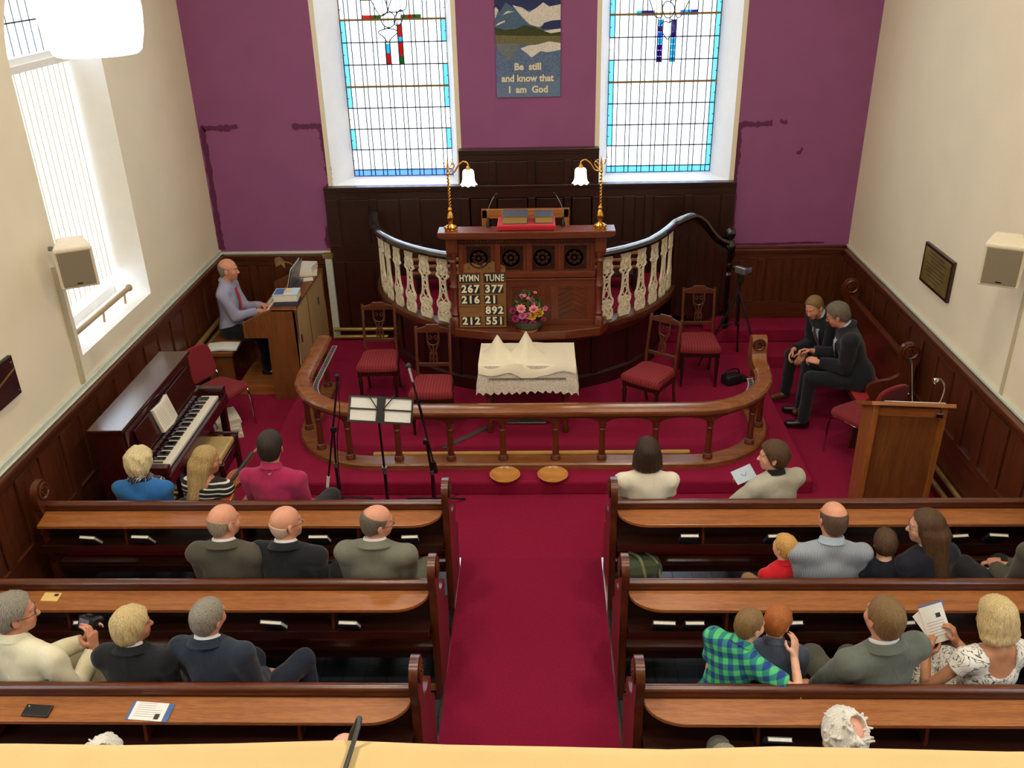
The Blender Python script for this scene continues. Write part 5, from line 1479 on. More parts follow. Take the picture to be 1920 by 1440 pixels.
# camcorder on tripod
tp = empty('camcorder_tripod', (2.16, 9.28, 0.16), 0, 'black tripod standing on the red carpet by the pulpit stair', 'tripod')
for a, L_ in ((-0.9, 0.42), (1.2, 0.30), (3.3, 0.40)):
    MB().tube([(0, 0, 0.86), (L_ * math.cos(a), L_ * math.sin(a), 0.0)], [0.013, 0.010], 8).build('leg', M['black'], tp, smooth=True)
MB().tube([(0, 0, 0.45), (0, 0, 0.98)], 0.013, 8).build('centre_column', M['black'], tp, smooth=True)
MB().box(-0.03, 0.03, -0.03, 0.03, 0.96, 1.05).build('head', M['black'], tp, bevel=0.006)
MB().tube([(0, 0, 1.0), (0.16, 0.12, 0.97)], 0.006, 6).build('pan_handle', M['black'], tp, smooth=True)
for a in (-0.9, 1.2, 3.3): MB().tube([(0, 0, 0.5), (0.2 * math.cos(a), 0.2 * math.sin(a), 0.45)], 0.005, 5).build('spreader', M['black'], tp)
cc = empty('camcorder', (2.16, 9.28, 1.212), R_(40), 'small silver camcorder with open screen on the tripod', 'camcorder')
MB().box(-0.03, 0.03, -0.07, 0.07, 0, 0.08).build('body', M['grey_metal'], cc, bevel=0.012)
MB().tube([(0, 0.07, 0.045), (0, 0.10, 0.045)], 0.024, 12).build('lens', M['black'], cc, smooth=True)
MB().box(0.035, 0.10, -0.06, -0.054, 0.015, 0.07).build('flip_screen', M['screen'], cc)
# kit bag on the carpet
kb_ = empty('camera_bag', (2.05, 8.78, PLAT), R_(25), 'black camera bag lying on the platform carpet by the rail end', 'bag')
MB().box(-0.10, 0.10, -0.07, 0.07, 0, 0.11).build('body', M['blackplastic'], kb_, bevel=0.03)
MB().tube(catmull([(-0.10, 0, 0.09), (-0.06, 0, 0.16), (0.06, 0, 0.16), (0.10, 0, 0.09)], 5), 0.008, 6).build('strap', M['black'], kb_, smooth=True)
MB().box(0.09, 0.2, -0.05, 0.06, 0, 0.05).build('pouch', M['blackplastic'], kb_, bevel=0.015)

# offering bowls, pole, tray, cut tile piece
for x, lb in ((-0.33, 'on the piano side'), (0.10, 'on the lectern side')):
    MB().lathe([(0.0, 0.006), (0.07, 0.004), (0.09, 0.0), (0.11, 0.006), (0.135, 0.034), (0.138, 0.040), (0.128, 0.040), (0.105, 0.018), (0.06, 0.012), (0.0, 0.012)], 28).build('offering_bowl', M['bowl_wood'], smooth=True, loc=(x, 6.895, PLAT + 0.001), label='shallow turned wooden offering bowl before the communion rail, ' + lb, cat='bowl', group='offering bowls')
MB().tube([(-1.58, 7.285, PLAT + 0.022), (-1.56, 7.285, PLAT + 0.022), (-1.0, 7.287, PLAT + 0.022), (1.34, 7.30, PLAT + 0.022), (1.38, 7.30, PLAT + 0.022)], [0.020, 0.022, 0.022, 0.022, 0.020], 10).build('wooden_pole', M['pole_wood'], smooth=True, label='long pale wooden pole lying on the carpet inside the communion rail', cat='pole')
MB().obox((-0.735, 7.62, PLAT + 0.008), (0.05, 0.58, 0.014), (0, 0, R_(-45))).build('metal_strip', M['grey_metal'], bevel=0.003, label='thin grey strip lying diagonally on the carpet in front of the table', cat='strip')
MB().box(-0.22, 0.22, -0.10, 0.10, 0, 0.03).build('tray', M['grey_metal'], bevel=0.01, loc=(-0.17, 7.98, PLAT + 0.001), label='flat grey tray on the carpet beneath the communion table', cat='tray')

# ================================================================== WALL THINGS
def speaker(loc, rz, tilt, label, wall_dx):
    r = empty('wall_speaker', loc, 0, label, 'loudspeaker', 'cream wall loudspeakers')
    r.rotation_euler = (tilt, 0, rz)
    # box faces -Y locally
    MB().prism([(-0.14, -0.10), (0.14, -0.10), (0.09, 0.12), (-0.09, 0.12)], -0.17, 0.17, 'z').build('cabinet', M['speaker_box'], r, bevel=0.014)
    g = MB().box(-0.115, 0.115, -0.108, -0.098, -0.145, 0.145).build('grille', M['speaker_grille'], r, bevel=0.006)
    MB().box(-0.02, 0.02, -0.1095, -0.108, -0.128, -0.118).build('badge', M['black'], g)
    for sx in (-0.12, 0.12):
        for sz in (-0.15, 0.15): MB().ball((sx, -0.104, sz), 0.006, 6, 4).build('screw', M['white'], r)
    MB().tube([(0, 0.10, 0.05), (wall_dx[0], wall_dx[1], 0.05)], 0.02, 8).build('bracket', M['grey_metal'], r, smooth=True)
    return r
speaker((-3.55, 6.50, 2.35), R_(28), R_(10), 'cream loudspeaker bracketed to the wall beside the tall side window', (-0.16, 0.20))
speaker((3.36, 6.35, 2.33), R_(-28), R_(10), 'cream loudspeaker bracketed to the wall near the brass plaque', (0.12, 0.20))
MB().box(XL, XL + 0.025, 6.60, 6.645, DADO + 0.06, 2.28).build('cable_trunking', M['trunk_paint'], label='thin cable trunking running down from the loudspeaker by the tall window', cat='trunking')
MB().box(XR - 0.012, XR, 6.33, 6.365, DADO + 0.03, 2.22).build('cable_trunking', M['trunk_paint'], label='thin cable trunking running down from the loudspeaker near the brass plaque', cat='trunking')
pq = empty('brass_plaque', (XR, 7.80, 1.74), 0, 'engraved brass memorial plaque in a dark wooden frame on the cream wall', 'plaque')
MB().box(-0.03, 0.0, -0.31, 0.31, -0.185, 0.185).build('frame', M['dark_y'], pq, bevel=0.004)
pp = MB().box(-0.034, -0.028, -0.28, 0.27, -0.155, 0.155).build('plate', M['brass_old'], pq)
for k in range(8):
    w = (0.16, 0.20, 0.12, 0.21, 0.19, 0.2, 0.15, 0.1)[k]
    MB().box(-0.0352, -0.034, -w, w, 0.125 - k * 0.034, 0.133 - k * 0.034).build('plate_line', M['ink'], pp)
pq2 = empty('dark_plaque', (XL, 5.55, 1.76), 0, 'dark glossy red-brown plaque on the cream wall near the tall window', 'plaque')
MB().box(0.0, 0.03, -0.28, 0.22, -0.15, 0.15).build('backing', M['black'], pq2, bevel=0.004)
pp2 = MB().box(0.03, 0.034, -0.27, 0.21, -0.14, 0.14).build('plate', M['plaque_dark'], pq2)
for sy in (-0.24, 0.18):
    for sz in (-0.11, 0.11): MB().ball((0.036, sy, sz), 0.006, 6, 4).build('fixing_screw', M['chrome'], pq2)
MB().add([(0.0346, -0.27, -0.03), (0.0346, -0.02, 0.0), (0.0346, 0.2, 0.045), (0.0346, 0.2, 0.06), (0.0346, -0.02, 0.02), (0.0346, -0.27, -0.01)], [(0, 1, 4, 5), (1, 2, 3, 4)]).build('plate_line', M['brass_old'], pp2)  # one slanting dull-brass band across the dark plate

# banner
bnr = empty('wall_banner', (-0.11, YB - 0.004, 2.95), 0, 'cloth banner of mountains and lake reading Be still and know that I am God', 'banner')
MB().box(-0.346, 0.346, -0.012, 0, 0.0, 1.35).build('backing_cloth', fabric('banner_denim', C(96, 116, 146), var=0.3, sc=60), bnr)
bcol = {'navy': C(50, 56, 98), 'white': C(214, 208, 198), 'slate': C(80, 104, 128), 'green': C(66, 70, 42), 'olive': C(112, 108, 74), 'mist': C(112, 122, 124), 'pale': C(106, 126, 154)}
for k_, c in bcol.items(): M['b_' + k_] = fabric('banner_' + k_, c, var=0.2, sc=90)
def patch(pts, col, lv):
    q = [((x - 336) * 0.001575 * 1.0, (665 - y) * 0.001456) for x, y in pts]
    q = [(min(max(a, -0.345), 0.345), max(b, 0.002)) for a, b in q]
    MB().prism(q, -0.012 - 0.0016 * (lv + 1), -0.012 - 0.0016 * lv + 0.001, 'y').build('applique_patch', M['b_' + col], bnr)
patch([(110, -300), (570, -300), (570, 60), (110, 70)], 'navy', 0)
patch([(110, 130), (190, 8), (260, 60), (345, 172), (105, 190)], 'slate', 1)
patch([(235, 28), (300, 45), (345, 78), (400, 45), (440, 14), (480, 42), (570, 28), (570, 135), (480, 142), (410, 178), (350, 160), (300, 110)], 'white', 1)
patch([(105, 50), (125, 38), (142, 60), (125, 100), (105, 115)], 'white', 2)
patch([(168, 92), (200, 66), (245, 70), (215, 78)], 'white', 2)
patch([(112, 165), (140, 145), (185, 128), (180, 140), (140, 158)], 'white', 2)
patch([(420, 190), (445, 150), (500, 135), (570, 132), (570, 200)], 'navy', 2)
patch([(105, 175), (180, 192), (260, 185), (310, 163), (380, 175), (450, 205), (570, 208), (570, 240), (300, 236), (105, 226)], 'green', 3)
patch([(445, 205), (500, 196), (562, 190), (562, 212), (490, 222)], 'white', 4)
patch([(105, 222), (300, 232), (570, 236), (570, 284), (430, 294), (290, 294), (105, 284)], 'olive', 2)
patch([(120, 285), (290, 290), (240, 370), (200, 408), (150, 360)], 'mist', 3)
patch([(285, 322), (340, 302), (400, 297), (480, 276), (565, 290), (565, 336), (470, 352), (420, 342), (360, 386), (320, 350)], 'white', 3)
patch([(110, 560), (570, 545), (570, 664), (110, 664)], 'pale', 0)
for txt, cy, cx_, sx in (('Be  still', 450, 332, 1.0), ('and know that', 532, 330, 0.98), ('I  am  God', 612, 334, 1.0)):
    text_obj(txt, 0.098, M['letter'], bnr, ((cx_ - 336) * 0.001575, -0.017, (665 - cy) * 0.001456), TX, 'lettering', 0.002, 0.0035, sx=sx)

# ================================================================== LAMPS
def pendant(x, y, z, label):
    r = empty('pendant_lamp', (x, y, z), 0, label, 'lamp', 'opal pendant lamps')
    prof = [(0.0, -0.145), (0.135, -0.145), (0.146, -0.135), (0.163, -0.075), (0.171, 0.0), (0.163, 0.08), (0.140, 0.145), (0.06, 0.175)]
    MB().lathe(prof, 32).build('opal_shade', M['opal'], r, smooth=True)
    MB().lathe([(0.065, 0.165), (0.065, 0.21), (0.02, 0.24), (0.0, 0.24)], 16).build('gallery_cap', M['brass'], r, smooth=True)
    MB().tube([(0, 0, 0.22), (0, 0, ZC - z)], 0.008, 8).build('suspension_rod', M['brass'], r, smooth=True)
pendant(-1.53, 3.28, 4.315, 'large white barrel-shaped pendant lamp in front of the tall side window')
pendant(1.75, 2.2, 4.6, 'large white barrel-shaped pendant lamp high over the lectern-side pews')
def ceiling_fill(x, y):  # unseen fill lights, added overhead to brighten the room
    r = empty('ceiling_fill', (x, y, ZC), 0, 'added unseen fill light with round warm diffuser high above the pews', 'lamp', 'added ceiling fill lights')
    MB().lathe([(0.0, -0.06), (0.26, -0.05), (0.28, -0.03), (0.28, 0.0)], 24).build('diffuser', M['ceil_fill'], r, smooth=True)
    MB().lathe([(0.28, -0.045), (0.31, -0.045), (0.31, 0.0), (0.28, 0.0)], 24).build('rim', M['brass'], r, smooth=True)
    l = bpy.data.lights.new('fill_light', 'AREA'); l.shape = 'DISK'; l.size = 0.5; l.energy = CEIL_FILL_W * (0.34 if y > 6 else 1.15); l.color = (1.0, 0.91, 0.78)
    o = bpy.data.objects.new('fill_light', l); COL.objects.link(o); o.parent = r; o.location = (0, 0, -0.07)
for x in (-1.9, 1.7):
    for y in (1.2, 4.6, 7.6): ceiling_fill(x, y)

# ================================================================== SMALL THINGS ON THE PEWS
def on_ledge(k, frac=0.5):
    y = -0.155 * frac
    return ROWS[k] + y, 0.868 + y * 0.16
y, z = on_ledge(2, 0.62)
ph = empty('mobile_phone', (-2.70, y, z + 0.001), R_(-6), 'black mobile phone lying on the ledge of the third pew, piano side', 'phone')
ph.rotation_euler = (R_(9.1), 0, R_(-4))
MB().box(-0.075, 0.075, -0.036, 0.036, 0, 0.011).build('body', M['blackplastic'], ph, bevel=0.005)
MB().ball((-0.055, 0.022, 0.011), (0.006, 0.006, 0.002), 8, 4).build('camera_lens', M['chrome'], ph)
lf = empty('leaflet', (-2.09, y, z + 0.002), R_(-3), 'printed leaflet with blue border lying on the ledge of the third pew, piano side', 'leaflet')
lf.rotation_euler = (R_(9.1), 0, R_(-5))
MB().box(-0.115, 0.115, -0.055, 0.055, 0, 0.002).build('backing_sheet', M['leaflet_blue'], lf)
MB().box(-0.10, 0.085, -0.055, 0.055, 0.002, 0.003).build('text_sheet', M['white'], lf)
MB().box(0.035, 0.062, -0.045, -0.012, 0.003, 0.0036).build('printed_square', M['ink'], lf)
for k in range(7): MB().box(-0.08, 0.065 if k > 2 else 0.02, 0.045 - k * 0.013, 0.048 - k * 0.013, 0.003, 0.0034).build('text_line', M['print_grey'], lf)
y, z = on_ledge(1, 0.35)
nt_ = empty('note_card', (-3.08, y, z + 0.001), 0, 'small yellow card lying on the ledge of the second pew, piano side', 'card')
nt_.rotation_euler = (R_(9.1), 0, R_(-3))
MB().box(-0.055, 0.055, -0.035, 0.035, 0, 0.002).build('card', M['yellow_note'], nt_)
MB().box(0.015, 0.042, 0.006, 0.026, 0.002, 0.0026).build('printed_square', M['ink'], nt_)
# cable over the parapet
MB().tube(catmull([(-0.124, 0.20, 4.10), (-0.116, 0.26, 4.1015), (-0.109, 0.31, 4.1025), (-0.105, 0.35, 4.105), (-0.1045, 0.372, 4.103), (-0.108, 0.378, 4.095), (-0.116, 0.378, 4.06), (-0.123, 0.38, 3.9)], 6), 0.0014, 8).build('black_cable', M['black'], smooth=True, label='thin black cable hooked over the cream gallery parapet', cat='cable')
# rucksack under the front pew
rk = empty('rucksack', (0.70, 5.20, 0.01), R_(10), 'olive green rucksack on the floor at the aisle end of the second pew', 'bag')
MB().box(-0.15, 0.15, -0.10, 0.10, 0.0, 0.54).build('body', M['rucksack'], rk, bevel=0.07)
MB().box(-0.11, 0.11, -0.17, -0.10, 0.04, 0.24).build('pocket', M['rucksack'], rk, bevel=0.03)
MB().tube(catmull([(-0.06, 0.09, 0.53), (-0.02, -0.02, 0.555), (0.0, -0.095, 0.48), (0.03, -0.115, 0.30)], 5), 0.012, 6).build('strap', M['rucksack_trim'], rk, smooth=True)
MB().tube(catmull([(0.05, 0.05, 0.54), (0.10, -0.05, 0.52), (0.12, -0.11, 0.40)], 5), 0.010, 6).build('strap', M['rucksack_trim'], rk, smooth=True)
# ================================================================== PEOPLE
V3 = lambda *a: np.array(a, float)
def rc(a, b, ra, rb, k=0.02): return ('rc', np.array(a, float), np.array(b, float), ra, rb, k)
def el(c, r, Rm=None, k=0.03): return ('el', np.array(c, float), np.array(r, float), Rm, k)

def pbox(p):
    if p[0] == 'rc':
        r = max(p[3], p[4]); return np.minimum(p[1], p[2]) - r, np.maximum(p[1], p[2]) + r
    r = max(p[2]) if p[3] is not None else p[2]
    return p[1] - r, p[1] + r

def peval(p, X, Y, Z):
    if p[0] == 'rc':
        a, b, ra, rb = p[1:5]
        d = b - a; L = float(d @ d) + 1e-12
        px, py, pz = X - a[0], Y - a[1], Z - a[2]
        h = np.clip((px * d[0] + py * d[1] + pz * d[2]) / L, 0, 1)
        return np.sqrt((px - h * d[0]) ** 2 + (py - h * d[1]) ** 2 + (pz - h * d[2]) ** 2) - (ra + (rb - ra) * h)
    c, r, Rm = p[1:4]
    px, py, pz = X - c[0], Y - c[1], Z - c[2]
    if Rm is not None:
        qx = Rm[0, 0] * px + Rm[1, 0] * py + Rm[2, 0] * pz
        qy = Rm[0, 1] * px + Rm[1, 1] * py + Rm[2, 1] * pz
        qz = Rm[0, 2] * px + Rm[1, 2] * py + Rm[2, 2] * pz
    else: qx, qy, qz = px + 0 * (Y + Z), py + 0 * (X + Z), pz + 0 * (X + Y)
    k0 = np.sqrt((qx / r[0]) ** 2 + (qy / r[1]) ** 2 + (qz / r[2]) ** 2)
    k1 = np.sqrt((qx / r[0] ** 2) ** 2 + (qy / r[1] ** 2) ** 2 + (qz / r[2] ** 2) ** 2) + 1e-9
    return k0 * (k0 - 1) / k1

def axis(lo, hi, coarse, fines, fine):
    pts = [lo]
    while pts[-1] < hi:
        x = pts[-1]
        st = fine if any(a <= x <= b for a, b in fines) else coarse
        nx = x + st
        if st == coarse:
            for a, b in fines:
                if x < a < nx: nx = a; break
        pts.append(nx)
    return np.array(pts)

def make_field(prims, xs, ys, zs):
    F = np.full((len(xs), len(ys), len(zs)), 0.5, np.float32)
    for p in prims:
        k = p[-1]
        lo, hi = pbox(p); m = k + 0.03
        i0, i1 = np.searchsorted(xs, lo[0] - m), np.searchsorted(xs, hi[0] + m)
        j0, j1 = np.searchsorted(ys, lo[1] - m), np.searchsorted(ys, hi[1] + m)
        l0, l1 = np.searchsorted(zs, lo[2] - m), np.searchsorted(zs, hi[2] + m)
        if i1 <= i0 or j1 <= j0 or l1 <= l0: continue
        X = xs[i0:i1, None, None]; Y = ys[None, j0:j1, None]; Z = zs[None, None, l0:l1]
        d = peval(p, X, Y, Z).astype(np.float32)
        S_ = F[i0:i1, j0:j1, l0:l1]
        h = np.clip(0.5 + 0.5 * (S_ - d) / k, 0, 1)
        F[i0:i1, j0:j1, l0:l1] = S_ * (1 - h) + d * h - k * h * (1 - h)
    return F

def surface_nets(F, xs, ys, zs):
    ins = F < 0
    n = np.zeros(tuple(s - 1 for s in F.shape), np.int8)
    for a in (0, 1):
        for b in (0, 1):
            for c in (0, 1):
                n += ins[a:F.shape[0] - 1 + a, b:F.shape[1] - 1 + b, c:F.shape[2] - 1 + c]
    act = (n > 0) & (n < 8)
    I, J, K = np.nonzero(act)
    idx = np.full(n.shape, -1, np.int64); idx[I, J, K] = np.arange(len(I))
    acc = np.zeros((len(I), 3)); cnt = np.zeros(len(I))
    co = [(0, 0, 0), (1, 0, 0), (0, 1, 0), (1, 1, 0), (0, 0, 1), (1, 0, 1), (0, 1, 1), (1, 1, 1)]
    val = [F[I + a, J + b, K + c] for a, b, c in co]
    pos = [np.stack([xs[I + a], ys[J + b], zs[K + c]], 1) for a, b, c in co]
    for (p, q) in [(0, 1), (2, 3), (4, 5), (6, 7), (0, 2), (1, 3), (4, 6), (5, 7), (0, 4), (1, 5), (2, 6), (3, 7)]:
        m = (val[p] < 0) != (val[q] < 0)
        t = np.where(m, val[p] / np.where(m, val[p] - val[q], 1), 0)
        acc += np.where(m[:, None], pos[p] + (pos[q] - pos[p]) * t[:, None], 0); cnt += m
    verts = acc / np.maximum(cnt, 1)[:, None]
    faces = []
    nx, ny, nz = F.shape
    A = ins[:-1, 1:-1, 1:-1] != ins[1:, 1:-1, 1:-1]
    i, j, k = np.nonzero(A); j += 1; k += 1
    q = np.stack([idx[i, j - 1, k - 1], idx[i, j, k - 1], idx[i, j, k], idx[i, j - 1, k]], 1)
    s = ins[i, j, k]; q[~s] = q[~s][:, ::-1]; faces.append(q)
    A = ins[1:-1, :-1, 1:-1] != ins[1:-1, 1:, 1:-1]
    i, j, k = np.nonzero(A); i += 1; k += 1
    q = np.stack([idx[i - 1, j, k - 1], idx[i - 1, j, k], idx[i, j, k], idx[i, j, k - 1]], 1)
    s = ins[i, j, k]; q[~s] = q[~s][:, ::-1]; faces.append(q)
    A = ins[1:-1, 1:-1, :-1] != ins[1:-1, 1:-1, 1:]
    i, j, k = np.nonzero(A); i += 1; j += 1
    q = np.stack([idx[i - 1, j - 1, k], idx[i, j - 1, k], idx[i, j, k], idx[i - 1, j, k]], 1)
    s = ins[i, j, k]; q[~s] = q[~s][:, ::-1]; faces.append(q)
    return verts, np.concatenate(faces)

def mesh_np(name, v, f, mat):
    me = bpy.data.meshes.new(name)
    me.vertices.add(len(v)); me.vertices.foreach_set('co', v.astype(np.float32).ravel())
    me.loops.add(len(f) * 4); me.loops.foreach_set('vertex_index', f.astype(np.int32).ravel())
    me.polygons.add(len(f)); me.polygons.foreach_set('loop_start', np.arange(0, len(f) * 4, 4, dtype=np.int32))
    me.polygons.foreach_set('loop_total', np.full(len(f), 4, np.int32))
    me.polygons.foreach_set('use_smooth', np.ones(len(f), bool))
    me.update(calc_edges=True)
    me.materials.append(mat)
    return me

def sdf_mesh(name, prims, mat, res, fine=None, fboxes=(), post=None):
    los = np.array([pbox(p)[0] for p in prims]).min(0) - 0.03
    his = np.array([pbox(p)[1] for p in prims]).max(0) + 0.03
    ax = [axis(los[d], his[d], res, [(b[0][d], b[1][d]) for b in fboxes], fine or res) for d in range(3)]
    F = make_field(prims, *ax)
    if post is not None:
        F = post(F, ax[0][:, None, None], ax[1][None, :, None], ax[2][None, None, :])
    return surface_nets(F, *ax)

def link_child(name, me, parent, mw=None):
    o = bpy.data.objects.new(name, me); COL.objects.link(o); o.parent = parent
    if mw is not None: o.matrix_local = mw
    return o

def rotm(yaw, pitch, roll):
    return np.array((Matrix.Rotation(yaw, 3, 'Z') @ Matrix.Rotation(pitch, 3, 'X') @ Matrix.Rotation(roll, 3, 'Y')))

def skin_mat(name, col):
    m, nt, b = base_mat(name)
    at = nt.nodes.new('ShaderNodeVertexColor'); at.layer_name = 'tint'
    mx = nt.nodes.new('ShaderNodeMix'); mx.data_type = 'RGBA'; mx.blend_type = 'MULTIPLY'; mx.inputs[0].default_value = 1.0
    v = mapping(nt, (1, 1, 1)); n = N(nt, 'ShaderNodeTexNoise', Scale=40.0, Detail=3.0); nt.links.new(v, n.inputs['Vector'])
    cr_ = ramp(nt, n.outputs['Fac'], [(0.3, tuple(c * 0.9 for c in col[:3]) + (1,)), (0.7, col)])
    nt.links.new(cr_, mx.inputs[6]); nt.links.new(at.outputs['Color'], mx.inputs[7])
    nt.links.new(mx.outputs[2], b.inputs['Base Color'])
    b.inputs['Roughness'].default_value = 0.5
    b.inputs['Subsurface Weight'].default_value = 0.12
    b.inputs['Subsurface Radius'].default_value = (0.012, 0.005, 0.003)
    return m
SKIN = {'pale': skin_mat('pale_skin', C(222, 170, 142)), 'pink': skin_mat('ruddy_skin', C(216, 152, 122)), 'tan': skin_mat('tanned_skin', C(196, 136, 98)), 'child': skin_mat('child_skin', C(230, 178, 148))}

def hair_mat(name, c1, c2):
    m, nt, b = base_mat(name)
    v = mapping(nt, (1, 1, 0.10)); n = N(nt, 'ShaderNodeTexNoise', Scale=230.0, Detail=5.0, Roughness=0.65, Distortion=0.3); nt.links.new(v, n.inputs['Vector'])
    nt.links.new(ramp(nt, n.outputs['Fac'], [(0.32, c1), (0.68, c2)]), b.inputs['Base Color'])
    b.inputs['Roughness'].default_value = 0.5; b.inputs['Specular IOR Level'].default_value = 0.35
    bump(nt, b, n.outputs['Fac'], 0.7, 0.005)
    return m
HAIR = {'fringe': hair_mat('sparse_grey_fringe', C(128, 112, 92), C(176, 158, 134)), 'skinwhite': hair_mat('sparse_white_fringe', C(196, 156, 128), C(222, 200, 178)), 'brownfringe': hair_mat('clipped_brown_fringe', C(72, 54, 42), C(112, 88, 70)), 'white': hair_mat('white_hair', C(192, 186, 172), C(244, 241, 232)), 'cream': hair_mat('cream_white_hair', C(186, 168, 120), C(240, 226, 184)), 'grey': hair_mat('grey_hair', C(96, 90, 78), C(168, 160, 144)), 'darkgrey': hair_mat('dark_grey_hair', C(72, 66, 56), C(128, 118, 102)),
        'blonde': hair_mat('blonde_hair', C(132, 102, 60), C(208, 178, 122)), 'paleblonde': hair_mat('pale_blonde_hair', C(158, 132, 82), C(232, 210, 156)), 'brown': hair_mat('brown_hair', C(54, 36, 22), C(98, 70, 44)), 'dark': hair_mat('dark_brown_hair', C(30, 20, 14), C(66, 46, 32)), 'nearblack': hair_mat('near_black_hair', C(26, 20, 17), C(58, 46, 38)),
        'ginger': hair_mat('ginger_hair', C(132, 68, 24), C(196, 118, 58)), 'sandy': hair_mat('sandy_blond_hair', C(166, 118, 54), C(226, 178, 102)), 'lightbrown': hair_mat('light_brown_hair', C(94, 70, 40), C(150, 118, 74))}

def hairline(z, fr=0.0):
    return np.interp(z, [-0.10, -0.06, -0.03, 0.0, 0.035, 0.07, 0.10, 0.13], [-0.08, -0.05, -0.012, 0.018, 0.036 + fr, 0.058 + fr, 0.078 + fr, 0.10 + fr])

